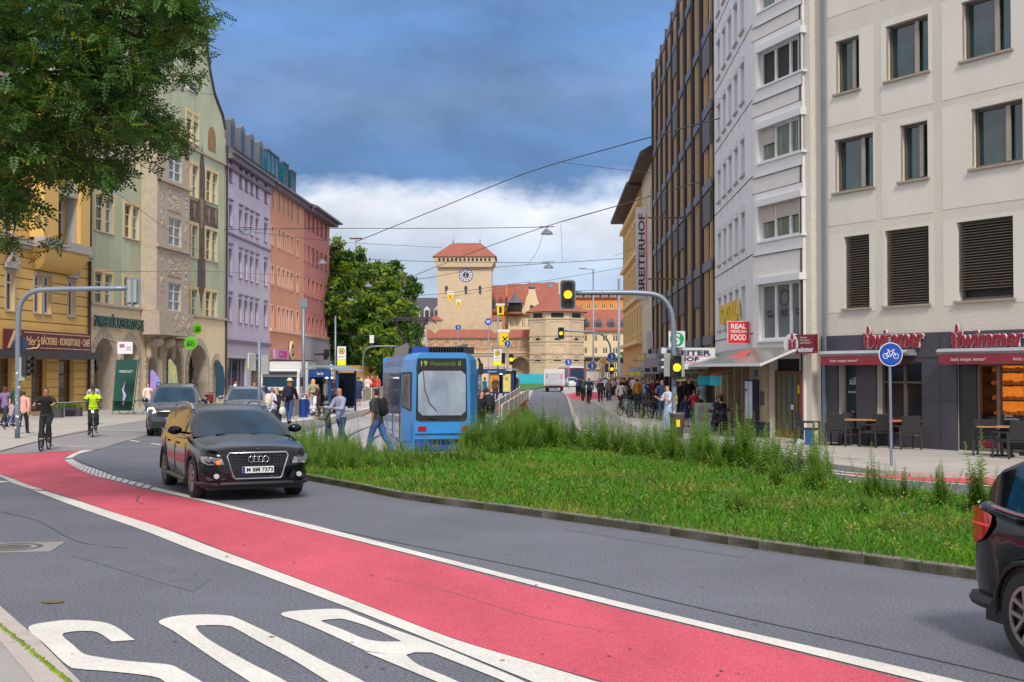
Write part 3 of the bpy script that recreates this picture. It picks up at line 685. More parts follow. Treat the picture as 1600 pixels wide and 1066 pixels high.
# ---------------------------------------------------------------- white block: street side and splayed corner front
whp = mat('white_panel', (216, 213, 214), rough=.6, var=.06, scale=.7, grain=.03, stretch=(1, 1, .2)); whp2 = mat('white_spandrel', (208, 203, 200), rough=.8, var=.05, grain=.05, gscale=40)
jnt = mat('panel_joint', (70, 66, 68), rough=.9); stonef = mat('shell_limestone', (170, 150, 124), rough=.7, var=.18, scale=2.5, grain=.1); navy = mat('navy_plinth', (44, 46, 62), rough=.6)
cA = G(1178, 682, RZ); cB = G(1256.5, 689.5, RZ)
wc = Fac('white_apartment_block', 'tall white panelled apartment block with roller shutters left of the bakery', cA, cB, 26, z0=RZ, depth=9)
L1 = [(19.7-55, 19.7), (83, 138), (203, 256), (323.2, 378)]
crow = []
for i, (yt, yb) in enumerate(L1): crow.append(wc.rect(1185.3, yt, 1254, yb))
tall = wc.rect(1185.5, 444.8, 1254.6, 532.6); dv = crow[2][1]-crow[3][1]
crow.append((crow[0][0], crow[0][1]+dv, crow[0][2], crow[0][3]+dv)); crow.append((crow[0][0], crow[0][1]+2*dv, crow[0][2], crow[0][3]+2*dv))
for r in crow+[tall]: wc.hole(r)
d0 = wc.rect(1202.7, 578, 1255, 686); door = wc.hole((d0[0], .03, wc.W-.06, d0[3]+.35))
wc.wall(whp2, rec=.3)
shut = mat('roller_shutter', (176, 164, 156), rough=.5)
for k, r in enumerate(crow):
    o = window(wc.o, r, y=.16, nx=3, gm=(shadow if k == 1 else glass_curtain), fw=.08, box=wframe, sill=wframe, bd=.1)
    if k in (3, 2):
        w_ = (r[2]-r[0])/3
        a = M().box(r[0]+.08, .09, r[3]-.55, r[0]+w_-.05, .11, r[3]-.02)
        if k == 3: a.box(r[0]+w_+.06, .09, r[3]-.5, r[2]-.08, .11, r[3]-.02)
        a.build('roller_shutter', shut, wc.o)
    wc.bx('window_field', whp, (r[0]-.22, -.03, r[1]-.45, r[0]-.01, -.002, r[3]+.42), (r[2]+.0, -.03, r[1]-.45, wc.W-.02, -.002, r[3]+.42), (r[0]-.01, -.03, r[1]-.45, r[2], -.002, r[1]-.072), (r[0]-.01, -.03, r[3]+.19, r[2], -.002, r[3]+.42))
    wc.bx('panel_joint', jnt, (0, -.033, r[1]-.48, wc.W, -.0305, r[1]-.455), (0, -.033, r[3]+.425, wc.W, -.0305, r[3]+.45))
o = window(wc.o, tall, y=.16, nx=3, gm=mat('frosted_glass', (96, 104, 108), rough=.25, var=.12, scale=1), fw=.09, box=wframe, sill=wframe)
w_ = (tall[2]-tall[0])/3
M().disc((tall[0]+w_*1.5, .14, tall[1]+1.35), .26, 'y', 24, r2=.235, th=.004).build('window_emblem', navy, wc.o)
for k, tx in enumerate(('OSTEO\nTHERAPIE', 'PRAXIS', 'PHYSIO\nTHERAPIE')): text_obj(tx, tall[0]+w_*k+.25, tall[1]+.75, tall[0]+w_*(k+1)-.25, tall[1]+.98, .14, navy, wc.o, depth=.004)
gold = mat('brass_frame', (140, 108, 48), rough=.4, metal=.6, var=.15)
mb = M(); a, b, c, d = door
mb.box(a, .18, .03, a+.08, .26, d-.5); mb.box(c-.08, .18, .03, c, .26, d-.5); mb.box(a, .18, d-.5, c, .26, d-.38); mb.box(a+.08, .19, .03, c-.08, .25, .3)
n = 6
for i in range(1, n): x = a+(c-a)*i/n; mb.box(x-(.06 if i == 4 else .035), .19, .3, x+(.06 if i == 4 else .035), .25, d-.5)
mb.build('entrance_door', gold, wc.o)
M().box(a+.08, .22, .3, c-.08, .23, d-.5).build('pane', mat('ribbed_door_glass', (92, 108, 104), rough=.2, var=.2, scale=3), wc.o)
wc.bx('door_notice', mat('yellow_notice', (226, 200, 20), rough=.5), (a+(c-a)*.70, .18, 1.45, a+(c-a)*.83, .19, 1.72))
wc.bx('lock_plate', wframe, (a+(c-a)*.5, .17, .95, a+(c-a)*.58, .19, 1.1))
M().box(a, .3, d-.38, c, .32, d).build('transom', shadow, wc.o)
wc.bx('stone_pier', stonef, (-.05, -.1, .5, door[0]-.02, -.002, 2.75)); wc.bx('plinth', navy, (-.06, -.13, 0, door[0]-.01, -.002, .5), (door[2]+.002, -.13, 0, wc.W, -.003, .6))
wc.bx('doorbell_panel', brown_f, (door[0]-.42, -.13, 1.05, door[0]-.18, -.105, 1.5))
wc.bx('house_number', mat('enamel_blue', (30, 50, 120), rough=.3), (.28, -.13, 2.0, .44, -.11, 2.2)); text_obj('5', .32, 2.03, .40, 2.17, -.131, wframe, wc.o, depth=.003)
lb = M().box(.02, -.34, .55, .56, -.105, 1.88).build('notice_lightbox', navy, wc.o)
M().box(.05, -.352, .6, .24, -.342, 1.83).box(.28, -.352, .6, .52, -.342, 1.83).build('panel', mat('lightbox_white', (200, 208, 222), rough=.4), lb)
text_obj('APOTHEKE', .07, 1.5, .22, 1.58, -.353, navy, lb, depth=.003)
wc.bx('cornice', whp, (-.1, -.3, 26.003, wc.W+.1, .4, 26.3))
# street side of the white block
sA = G(1118, 662, RZ)
ws = Fac('white_block_street_front', 'white street front with narrow window columns between the brown grid block and white corner', sA, cA, 26, z0=RZ, depth=9)
cols = [(1122, 1126), (1130.5, 1134.5), (1139, 1143.5), (1148.4, 1153), (1158.5, 1163.6)]
rws = [(269, 316.5), (367, 416), (466.7, 517), (166, 218), (66, 121), (-38, 22)]
for yt, yb in rws:
    for a, b in cols:
        u0 = ws.uv(a, 300)[0]; u1 = ws.uv(b, 300)[0]; v1 = ws.uv(1122.5, yt)[1]; v0 = ws.uv(1122.5, yb)[1]; ws.hole((u0, v0, u1, v1))
for k in range(2):
    for r in ws.holes[25:30]: ws.hole((r[0], r[1]+3.0*(k+1), r[2], r[3]+3.0*(k+1)))
wins = list(ws.holes)
ws.holes.append((.4, .02, ws.W-.5, 2.75))
ws.wall(whp, rec=.3)
for r in wins: window(ws.o, r, y=.14, gm=glass, fw=.1, sill=shut, box=wframe, bd=.07)
for k in range(0, len(wins), 5):
    r = wins[k]; ws.bx('panel_joint', jnt, (0, -.008, r[1]-.42, ws.W, -.002, r[1]-.38))
    for q in range(5):
        r2_ = wins[k+q]; x = r2_[2]+.35
        ws.bx('panel_joint', mat('panel_joint_light', (150, 146, 150)), (x, -.006, r[3]+.6, x+.03, -.002, r[1]+2.45+(.0)))
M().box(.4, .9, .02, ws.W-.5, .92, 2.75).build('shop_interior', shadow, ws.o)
mb = M()
for i in range(6): x = .4+(ws.W-.9)*i/5; mb.box(x-.12, -.05, .02, x+.12, .25, 2.74)
mb.build('shop_pier', stonef, ws.o)
for i in range(5):
    lp = M(); lp.ball((1.5+i*2.2, .3, 1.95), .08, 8, 6); lp.build('wall_lamp', mat('warm_lamp', (255, 190, 110), emit=3), ws.o)
# glass canopy over the corner entrance
a0 = wc.uv(1122, 548); cz0, cz1 = 3.65, 4.5
can = empty('glass_canopy', (cA.x, cA.y, RZ), math.atan2(wc.e.y, wc.e.x), 'sloping glass canopy with white ribs over the entrance of the white block', 'canopy')
mb = M(); gm = M(); u1 = wc.W+.05; outy = -1.5; cz0 = wc.uv(1200, 571)[1]; cz1 = wc.uv(1200, 546)[1]
cz0 = 2.36; cz1 = 2.92; outy = -1.5
nr = 7
for i in range(nr+1):
    u = 0+(u1)*i/nr; mb.bar((u, outy, cz0), (u, -.05, cz1), .05, .07)
mb.bar((0, outy, cz0), (u1, outy, cz0), .08, .1); mb.bar((0, -.06, cz1), (u1, -.06, cz1), .06, .08)
se = Vector((ws.A.x-cA.x, ws.A.y-cA.y)).normalized(); ang = math.atan2(wc.e.y, wc.e.x)
def loc(v): return Vector((v.x*math.cos(ang)+v.y*math.sin(ang), -v.x*math.sin(ang)+v.y*math.cos(ang)))
sl_ = loc(se); so_ = Vector((sl_.y, -sl_.x)); so_ = so_ if so_.x < 0 or so_.y < 0 else -so_
Lc = 7.5; 
if so_.x > 0: so_ = -so_
p00 = Vector((0, -.06)); pc = Vector((-1.2, outy))
e1_ = p00+sl_*Lc; e2_ = pc+sl_*Lc
for i in range(9):
    t = i/8; q0 = p00.lerp(e1_, t); q1 = pc.lerp(e2_, t); mb.bar((q1.x, q1.y, cz0), (q0.x, q0.y, cz1), .04, .05)
mb.bar((pc.x, pc.y, cz0), (e2_.x, e2_.y, cz0), .08, .1); mb.bar((pc.x, pc.y, cz0), (0, outy, cz0), .08, .1)
mb.build('rib', wframe, can)
gm.quad((0, outy, cz0+.04), (u1, outy, cz0+.04), (u1, -.05, cz1+.04), (0, -.05, cz1+.04)); gm.quad((pc.x, pc.y, cz0+.04), (0, outy, cz0+.04), (0, -.05, cz1+.04), (0, -.06, cz1+.042))
gm.quad((e2_.x, e2_.y, cz0+.04), (pc.x, pc.y, cz0+.04), (0, -.06, cz1+.04), (e1_.x, e1_.y, cz1+.04))
gm.build('glass_pane', mat('canopy_glass', (118, 118, 112), rough=.2, var=.2, scale=1.2, tint=(98, 92, 84)), can)
t1 = M(); t1.quad((-.4, outy+.3, cz0+.13), (1.5, outy+.3, cz0+.13), (.75, -.5, cz1-.07), (.35, -.5, cz1-.07)); t1.build('red_film', mat('red_film', (170, 70, 66), rough=.4), can)
# red restaurant sign
rs = empty('restaurant_sign', tuple(V(1154, 537, 43.2)), 0, 'square red sign reading REAL MEXICAN FOOD above the glass canopy', 'sign')
M().box(-.37, 0, 0, .37, .14, .76).build('sign_box', wframe, rs); M().box(-.35, -.012, .02, .35, -.001, .74).build('sign_face', mat('sign_red', (206, 24, 22), rough=.35, var=.04), rs)
text_obj('REAL', -.26, .50, .26, .67, -.014, wframe, rs, bold=.03, depth=.006); text_obj('MEXICAN', -.27, .36, .27, .46, -.014, wframe, rs, bold=.02, depth=.006); text_obj('FOOD', -.26, .11, .26, .31, -.014, wframe, rs, bold=.03, depth=.006)
M().bar((.37, .07, .1), (.62, .3, .1), .04, .04).bar((.37, .07, .65), (.62, .3, .65), .04, .04).build('bracket', brown_f, rs)
ye = M(); text_m(ye, 'CHIMI', 0, 0, 1, 1, 0, depth=.06, bold=.03); 
u0, z0 = ws.uv(1127, 562); yl = text_m(M(), 'TORTILLA', ws.uv(1127, 550)[0], 4.0, ws.uv(1160, 550)[0], 4.75, -.05, depth=.05, bold=.03).build('yellow_lettering', mat('yellow_letters', (222, 186, 30), rough=.4), ws.o)
# small folding awnings with turquoise valance
for i, (a, b) in enumerate(((1088, 1112), (1107, 1128))):
    p = V((a+b)/2, 592, 44+i*-1.5); w_ = (b-a)/2000*p.y*.8
    aw = empty('folding_awning', (p.x, p.y, 0), R(0), ('orange striped awning with turquoise valance, the further of two beneath the glass canopy', 'orange striped awning with turquoise valance, the nearer of two beneath the glass canopy')[i], 'awning', 'turquoise edged awnings')
    z = p.z; M().quad((-w_/2, 0, z+.1), (w_/2, 0, z+.1), (w_/2+.9, .9, z+.65), (-w_/2+.9, .9, z+.65)).quad((-w_/2, 0, z+.09), (-w_/2+.9, .9, z+.64), (w_/2+.9, .9, z+.64), (w_/2, 0, z+.09)).build('cloth', mat('striped_cloth', (190, 130, 104), rough=.8, var=.2, scale=6), aw)
    M().box(-w_/2, -.02, z-.22, w_/2, 0, z+.09).build('valance', mat('turquoise', (40, 170, 190), rough=.7), aw)
    M().bar((-w_/2+.1, .02, z+.1), (-w_/2+.9, .95, z+.2), .03, .03).build('arm', brown_f, aw)

# ---------------------------------------------------------------- brown grid office block
bA = G(1024, 632, RZ); bB = G(1118, 662, RZ)
bz = mat('bronze_cladding', (58, 45, 40), rough=.5, var=.15, scale=.8); tan = mat('tan_panel', (190, 158, 120), rough=.7, var=.08); band = mat('grey_beam', (96, 98, 112), rough=.5, var=.1)
bf = Fac('brown_grid_office', 'dark brown office block with vertical fins and tan strips left of the white block', bA, bB, 22, z0=RZ, depth=14)
nb = 9; zb = [3.5, 6.7, 10.1, 13.4, 16.7, 20.0, 21.8]
for i in range(nb): bf.hole((bf.W*i/nb+.3, .1, bf.W*(i+1)/nb-.3, 3.1))
for i in range(nb):
    for j in range(1, 6): bf.hole((bf.W*i/nb+.35, zb[j]-2.6, bf.W*(i+1)/nb-.35, zb[j]-.2))
bf.wall(bz, rec=.3)
rb = random.Random(11)
for i in range(nb):
    x0 = bf.W*i/nb; x1 = bf.W*(i+1)/nb
    fb = M()
    for x in (x0-.16, x0+.3): fb.box(x-.08, -.20, 3.2, x+.075, -.002, 22.4+(.0 if x < x0 else -.5))
    fb.build('fin', bz, bf.o)
    tb = M()
    for x, w_ in ((x0+.85, .24), (x0+1.6, .16), (x1-.7, .26)): tb.box(x-w_/2, -.10, 3.2, x+w_/2, -.003, 21.6)
    tb.build('tan_strip', tan, bf.o)
    for j in range(1, 6):
        o = window(bf.o, bf.holes[nb+i*5+j-1], y=.2, nx=2, fm=bz, gm=glass, fw=.08)
        if rb.random() < .3: M().box(x0+.5, -.15, zb[j]-1.6, x1-.4, -.102, zb[j]-.3).build('blind', mat('grey_blind', (88, 84, 90), rough=.6), bf.o)
mb = M()
for z in zb: mb.box(0, -.16, z-.2, bf.W, -.105, z+.2)
mb.build('beam', band, bf.o)
for i in range(nb): window(bf.o, bf.holes[i], y=.2, nx=2, fm=bz, gm=shadow, fw=.1, name='shopfront')
mb = M(); mb.box(.2, -1.0, 2.5, bf.W*.42, -.05, 3.2); mb.build('fascia', mat('fascia_grey', (150, 150, 160), rough=.5), bf.o)
bf.bx('awning_fascia', mat('fascia_tan', (150, 140, 96), rough=.6), (bf.W-6, -1.2, 2.45, bf.W-.2, -.05, 2.75))
# upright sign
vs = V(1003.5, 468, 62); vt = V(1003.5, 324, 62)
u = empty('vertical_sign', (vs.x, vs.y, 0), 0, 'tall upright grey sign reading BREITERHOF on the brown office block', 'sign'); hw = 9.5/2000*62
M().box(-hw, 0, vs.z, hw, .25, vt.z).build('sign_box', mat('sign_grey', (168, 160, 166), rough=.4, var=.05), u)
mb = M(); v_, f_ = text_geo('BREITERHOF', .02); a = np.array(v_); mn, mx_ = a.min(0), a.max(0); q = (a-mn)/np.maximum(mx_-mn, 1e-6)
zz0, zz1 = vs.z+.3, vt.z-.3; mb.add([(-hw*.62+(1-p[1])*hw*1.05, -.012+.01*(1-p[2]), zz0+(zz1-zz0)*p[0]) for p in q], f_); mb.build('lettering', mat('sign_black', (24, 22, 26), rough=.4), u)
M().box(hw*.62, -.012, vs.z+.1, hw*.76, -.001, vt.z-.3).build('red_stripe', MATS['sign_red'], u)
M().bar((hw, .12, vs.z+1), (2.2, .12, vs.z+1), .08, .08).bar((hw, .12, vt.z-.5), (2.2, .12, vt.z-.5), .08, .08).build('bracket', brown_f, u)
# Breiterhof fascia sign and S-Bahn sign
z_ = 45.5; a = V(1034, 577, z_); b = V(1117.5, 543.5, z_); w_ = b.x-a.x; h_ = b.z-a.z
u = empty('passage_sign', (a.x, a.y, 0), 0, 'wide white sign reading BREITER HOF over the arcade left of the glass canopy', 'sign')
M().box(0, 0, a.z, w_, .3, b.z).build('sign_box', wframe, u)
nv = mat('sign_navy', (30, 28, 74), rough=.4); text_obj('BREITER', w_*.10, a.z+h_*.66, w_*.92, a.z+h_*.88, -.01, nv, u, bold=.03); text_obj('HOF', w_*.34, a.z+h_*.37, w_*.69, a.z+h_*.57, -.01, nv, u, bold=.03)
M().box(w_*.27, -.01, a.z+h_*.60, w_*.9, -.001, a.z+h_*.63).box(w_*.34, -.01, a.z+h_*.28, w_*.69, -.001, a.z+h_*.31).build('magenta_line', mat('magenta', (190, 30, 130)), u)
M().box(.3, .1, a.z+.1, .4, 1.5, a.z+.2).box(w_-.4, .1, a.z+.1, w_-.3, 1.5, a.z+.2).box(w_*.3, .3, a.z-.42, w_*.95, .4, a.z-.06).build('bracket', mat('fascia_tan', (150, 140, 96)), u)
text_obj('BREITER-HOF', w_*.32, a.z-.34, w_*.7, a.z-.16, .29, nv, u, depth=.01, bold=.02)
a = V(1045, 543, z_-.4); b = V(1070.5, 516.5, z_-.4); w_ = b.x-a.x
u = empty('station_sign', (a.x, a.y, a.z), 0, 'square sign with a white S on a green disc behind the curved signal mast', 'sign')
M().box(0, 0, 0, w_, .12, w_).build('sign_box', wframe, u); M().disc((w_/2, -.012, w_/2), w_*.43, th=.011, n=28).build('green_disc', mat('s_green', (0, 150, 90), rough=.4), u)
text_obj('S', w_*.31, w_*.17, w_*.69, w_*.83, -.018, wframe, u, bold=.04, depth=.008); M().box(w_*.4, .12, -.8, w_*.6, .2, .3).build('bracket', brown_f, u)
# shop signs along the arcade
for i, (xa, xb, yt, yb, m_, lab) in enumerate(((982, 1006, 573, 590, 'fascia_grey', 'grey shop fascia with small signs, the furthest along the right pavement'), (1006, 1032, 560, 584, 'sign_grey', 'pale grey shop fascia right of the furthest fascia'), (994, 1010, 556, 566, 'fascia_grey', 'small grey box sign above the pale fascia'), (1011, 1020, 518, 556, 'sign_grey', 'upright blank sign board on the pale wall'))):
    Y = 74-i*4; a = V(xa, yb, Y); b = V(xb, yt, Y)
    o = empty('shop_sign', (a.x, a.y, a.z), 0, lab, 'sign', 'shop signs over the right pavement'); M().box(0, 0, 0, b.x-a.x, .2, b.z-a.z).build('board', MATS[m_], o)
    M().box(.05, -.01, .1, .08+(b.x-a.x)*.3, -.001, .3).box((b.x-a.x)*.5, -.01, .1, (b.x-a.x)*.8, -.001, .35).build('lettering', navy if i % 2 else MATS['yellow_letters'], o)
    M().box(.1, .2, .05, .2, 2.5, .15).build('bracket', brown_f, o)

# ---------------------------------------------------------------- pale piece and yellow house beyond
yA = G(974, 616.8, RZ); yB = G(1003.5, 625.6, RZ)
och = mat('ochre_plaster', (206, 168, 98), rough=.9, var=.08, scale=.5, grain=.05); stuc = mat('stucco_light', (226, 204, 148), rough=.9)
yf = Fac('yellow_house', 'ochre yellow house with stucco cornices beyond the upright sign', yA, yB, 16.6, z0=RZ, depth=12)
for i in range(8):
    for j, (z, h) in enumerate(((5.2, 2.2), (8.6, 2.4), (12.4, 2.2))): yf.hole((yf.W*(i+.28)/8, z, yf.W*(i+.72)/8, z+h))
yf.wall(och, rec=.25)
for r in list(yf.holes): window(yf.o, r, y=.2, nx=2, surround=stuc, sw=.3, sill=stuc)
mb = M()
for z, d in ((4.4, .4), (8.0, .25), (11.6, .3), (15.4, .35)): mb.box(-.1, -d, z, yf.W, -.002, z+.3)
mb.build('cornice', stuc, yf.o)
def gable_roof(fac, ov, h, m, name='roof', zo=0):
    W, D, H = fac.W, fac.D, fac.H+zo
    mb = M().prism([(-ov, H), (-ov, H+.25), (D/2, H+h), (D+ov, H+.25), (D+ov, H)], 'x', -.15, W+.05); return mb.build(name, m, fac.o)
gable_roof(yf, 1.2, 4.5, mat('eaves_brown', (70, 56, 50), rough=.7))
lf_ = Fac('pale_house', 'narrow pale house between the yellow house and the brown grid block', G(1003.8, 625.7, RZ), G(1023.7, 631.8, RZ), 16.8, z0=RZ, depth=12)
for i in range(5):
    for z in (7, 10.2, 13.2): lf_.hole((lf_.W*(i+.3)/5, z, lf_.W*(i+.7)/5, z+1.8))
lf_.wall(mat('pale_plaster', (206, 194, 172), rough=.9, var=.06), rec=.2)
for r in list(lf_.holes): window(lf_.o, r, y=.15, nx=2)
gable_roof(lf_, 1.0, 4.5, MATS['eaves_brown'])
lf_.bx('shopfront', shadow, (.2, -.05, .1, lf_.W-.2, -.002, 3.2))

# ---------------------------------------------------------------- left row: bakery café house
ly = mat('yellow_plaster', (218, 178, 104), rough=.9, var=.08, scale=.5, grain=.05, stretch=(1, 1, .5)); lys = mat('stone_trim_grey', (170, 162, 156), rough=.85, var=.1, scale=2)
yA = G(-60, 655.3, .01); yB = G(136.5, 642, .01)
cf = Fac('cafe_house', 'yellow rendered house with grey stone trim and a maroon bakery sign, far left', yA, yB, 17, depth=12)
lowr = [(10, 423, 22.5, 485), (54, 429.5, 64.5, 489), (69, 431, 79.5, 490), (107, 438, 117, 494)]
upr = [(8, 311, 20, 374), (70, 306, 85, 382), (87, 308, 102, 383), (115, 326, 125, 386)]
lw = [cf.rect(a, b, c, d) for a, b, c, d in lowr+upr]
top = [(r[0], r[1]+3.9, r[2], r[3]+3.7) for r in lw[4:]]
lw += [r for r in top if r[3] < 16.6]
for r in lw: cf.hole(r)
z_s = cf.uv(60, 561)[1]
swn = [cf.hole((cf.uv(a, 600)[0], .15, cf.uv(b, 600)[0], z_s)) for a, b in ((0, 19.5), (49, 73), (91.5, 115.5))]
cf.wall(ly, rec=.25)
for k, r in enumerate(lw): window(cf.o, r, y=.2, nx=1, nz=(.72,), fw=.1, sill=lys, surround=lys, sw=.14)
for k, r in enumerate(swn): window(cf.o, r, y=.3, nx=(2 if k == 0 else 1), nz=(.7,), fm=mat('wood_dark', (92, 66, 42), rough=.6), gm=mat('shop_glass_amber', (86, 66, 44), rough=.1, var=.5, scale=.8, tint=(34, 34, 50), spec=.9), fw=.12, name='shopfront')
gv = M()
for z in [3.95+.62*i for i in range(8)]: gv.box(0, -.006, z, cf.W, -.001, z+.05)
hz = [(r[0]-.16, r[2]+.16, r[1]-.1, r[3]+.15) for r in lw]
gl = M()
for z in [4.9+.55*i for i in range(8)]:
    cuts = sorted([(a, b) for a, b, c, d in hz if c < z < d]); x = 0
    for a, b in cuts+[(cf.W, cf.W)]:
        if a > x+.02: gl.box(x, -.006, z, a, -.001, z+.045)
        x = max(x, b)
for z in (.5, .95, 1.4, 1.85, 2.3, 2.75):
    edges = [0]+[v for r in swn for v in (r[0], r[2])]+[cf.W]
    for i in range(0, len(edges)-1, 2): gl.box(edges[i], -.006, z, edges[i+1], -.001, z+.03)
gl.build('render_groove', mat('groove_ochre', (110, 76, 34), rough=1), cf.o)
c0 = cf.uv(60, 388)[1]; cf.bx('cornice', lys, (0, -.35, c0, cf.W, -.002, c0+.3), (0, -.25, c0-.2, cf.W, -.003, c0)); cf.bx('roof_cornice', lys, (0, -.5, 16.6, cf.W, -.002, 17.1))
# bay with bulging base
u0, u1 = cf.uv(44, 400)[0], cf.uv(118, 400)[0]; mb = M(); n = 10
for k in range(n):
    t0, t1 = math.pi/2*k/n, math.pi/2*(k+1)/n
    def ring(t): return (-.36-.75*math.sin(t)+.3, c0-.2-1.3*math.cos(t)+.35 if False else c0-1.1*math.cos(t)**1.0)
    (ya, za), (yb_, zb_) = (-.05-.8*math.sin(t0), c0-1.15*math.cos(t0)), (-.05-.8*math.sin(t1), c0-1.15*math.cos(t1))
    i0, i1 = .7*math.cos(t0), .7*math.cos(t1)
    mb.quad((u0+i0, ya, za), (u1-i0, ya, za), (u1-i1, yb_, zb_), (u0+i1, yb_, zb_)); mb.quad((u0+i0, -.002, za), (u0+i0, ya, za), (u0+i1, yb_, zb_), (u0+i1, -.002, zb_)); mb.quad((u1-i0, ya, za), (u1-i0, -.002, za), (u1-i1, -.002, zb_), (u1-i1, yb_, zb_))
mb.build('bay_base', ly, cf.o, smooth=False)
cf.bx('bay_sill', lys, (u0-.1, -.95, c0+.31, u1+.1, -.36, c0+.5), (u0-.1, -.95, c0-.002, u1+.1, -.352, c0+.305))
b1_, b2_ = lw[5], lw[6]
mb = M(); Y0, Y1 = -.85, -.002
zz = c0+.5
mb.box(u0, Y0, zz, b1_[0]-.14, Y1-.04, 16.5); mb.box(b2_[2]+.14, Y0, zz, u1, Y1-.04, 16.5)
mb.build('bay_wall', ly, cf.o)
cf.bx('bay_trim', lys, (b1_[0]-.14, -.6, zz, b1_[0]-.02, -.05, 15), (b2_[2]+.02, -.6, zz, b2_[2]+.14, -.05, 15), (b1_[0]-.14, -.7, b1_[3]+.15, b2_[2]+.14, -.05, b1_[3]+.5))
for r in (lw[0], lw[3]):
    xm = (r[0]+r[2])/2; mb = M(); mb.box(r[0]-.3, -.18, r[3]+.16, r[2]+.3, -.045, r[3]+.5)
    for k in range(7): mb.ball((xm+(k-3)*.17, -.15, r[3]+.6+.12*math.cos((k-3)*.9)+.25*(3-abs(k-3))/3), (.13, .1, .17), 8, 6)
    mb.ball((xm, -.15, r[3]+1.15), (.12, .1, .3), 8, 6); mb.build('window_crown', lys, cf.o)
sx0, sz1 = cf.uv(3.5, 513.5); sx1 = cf.W-.05; sz0 = cf.uv(3.5, 546)[1]
mrs = mat('maroon_board', (96, 22, 38), rough=.4, var=.06); cr_ = mat('cream_paint', (228, 190, 140), rough=.5)
sg = empty('bakery_fascia', (0, 0, 0)); sg.parent = cf.o
M().box(sx0, -.2, sz0, sx1, -.05, sz1).build('board', mrs, sg); M().box(sx0+1.9, -.212, sz1-.14, sx1-.1, -.201, sz1-.10).box(sx0+2.7, -.212, sz0+.12, sx1-.1, -.201, sz0+.16).build('stripe', cr_, sg)
ux = cf.uv(58.5, 540)[0]; text_obj('BÄCKEREI · KONDITOREI · CAFÉ', ux, sz0+.32, sx1-.15, sz1-.22, -.212, cr_, sg, bold=.012)
text_obj('R', sx0+.12, sz0+.08, sx0+1.55, sz1-.06, -.212, cr_, sg, shear=.45, bold=.015); text_obj('iedtler\'s', sx0+1.25, sz0+.26, ux-.12, sz0+.74, -.213, cr_, sg, shear=.4, bold=.0)
M().tube([(sx0+1.5, -.21, sz0+.12), (sx0+2.2, -.21, sz0+.05), (ux-.5, -.21, sz0+.12), (ux-.2, -.21, sz0+.3)], .035, 6).build('swash', cr_, sg)
cf.bx('canopy', mat('canopy_dark', (62, 58, 62), rough=.5), (0, -.9, z_s+.02, cf.W, -.052, z_s+.42))
cf.bx('downpipe', bz, (cf.W-.14, -.2, 0, cf.W-.02, -.052, 17))
mb = M().prism([(.6, 17.11), (6, 19.5), (12, 17.11)], 'x', 0, cf.W); mb.build('roof', slate, cf.o)

# ---------------------------------------------------------------- green house with oriel
grp = mat('green_plaster', (184, 190, 164), rough=.9, var=.12, scale=.6, grain=.07, tint=(160, 168, 138), stretch=(1, 1, .3)); crm = mat('cream_ground_floor', (226, 206, 170), rough=.9, var=.07, scale=.8); sto = mat('grey_stone_carved', (182, 168, 152), rough=.9, var=.15, scale=2.5, grain=.12, gscale=12); yel = mat('quoin_cream', (214, 190, 142), rough=.85)
gA = G(138, 641, .01); gB = G(350.5, 627, .01)
gf = Fac('green_house', 'pale green art nouveau house with arcade, stone oriel and curved gable', gA, gB, 20.5, depth=14)
def wz(xl, xr, yt, yb, sx, sy, ox, oy): return gf.rect(ox+xl/sx, oy+yt/sx, ox+xr/sx, oy+yb/sx)
prs = []
S1 = (2.961, 0, 0, 340); S2 = (3.553, 0, 200, 120)
def a1(xl, xr, yt, yb): return gf.rect(xl/2.961, 340+yt/2.961, xr/2.961, 340+yb/2.961)
def a2(xl, xr, yt, yb): return gf.rect(200+xl/3.553, 120+yt/3.553, 200+xr/3.553, 120+yb/3.553)
pairs = [a1(438, 520, 250, 395), a1(573, 640, 275, 410), a1(853, 912, 325, 458), a1(950, 1003, 340, 465)]
h2 = a2(318, 388, 820, 992); dzr = h2[1]-pairs[2][1]
pairs += [(p[0], p[1]+dzr, p[2], p[3]+dzr+.3) for p in pairs[:4]]
h3 = a2(318, 390, 485, 650); dz2 = h3[1]-h2[1]
pairs += [(p[0], p[1]+dz2, p[2], p[3]+dz2) for p in pairs[4:8]]
h4 = a2(325, 392, 190, 350)
pairs += [h4, (pairs[1][0], h4[1], pairs[1][2], h4[3]), (pairs[0][0], h4[1], pairs[0][2], h4[3])]
sg1 = a1(800, 828, 318, 440); sing = [sg1, (sg1[0], sg1[1]+dzr, sg1[2], sg1[3]+dzr+.2), (sg1[0], sg1[1]+dzr+dz2, sg1[2], sg1[3]+dzr+dz2+.2)]
for r in pairs+sing: gf.hole(r)
ni = gf.rect(325, 195, 337, 234)
cH = gf.uv(138.5, 475)[1]
for (a, b, t) in ((143.6, 176.3, 529), (190, 213.4, 533), (228.7, 241, 557), (257, 281, 537), (292, 322.6, 539), (331, 340, 562)):
    u0 = gf.uv(a, 600)[0]; u1 = gf.uv(b, 600)[0]; gf.arches.append((u0, 0, u1, gf.uv(a, t)[1]*.5+gf.uv(b, t)[1]*.5))
gf.wall(grp, rec=.25, arc=.001)
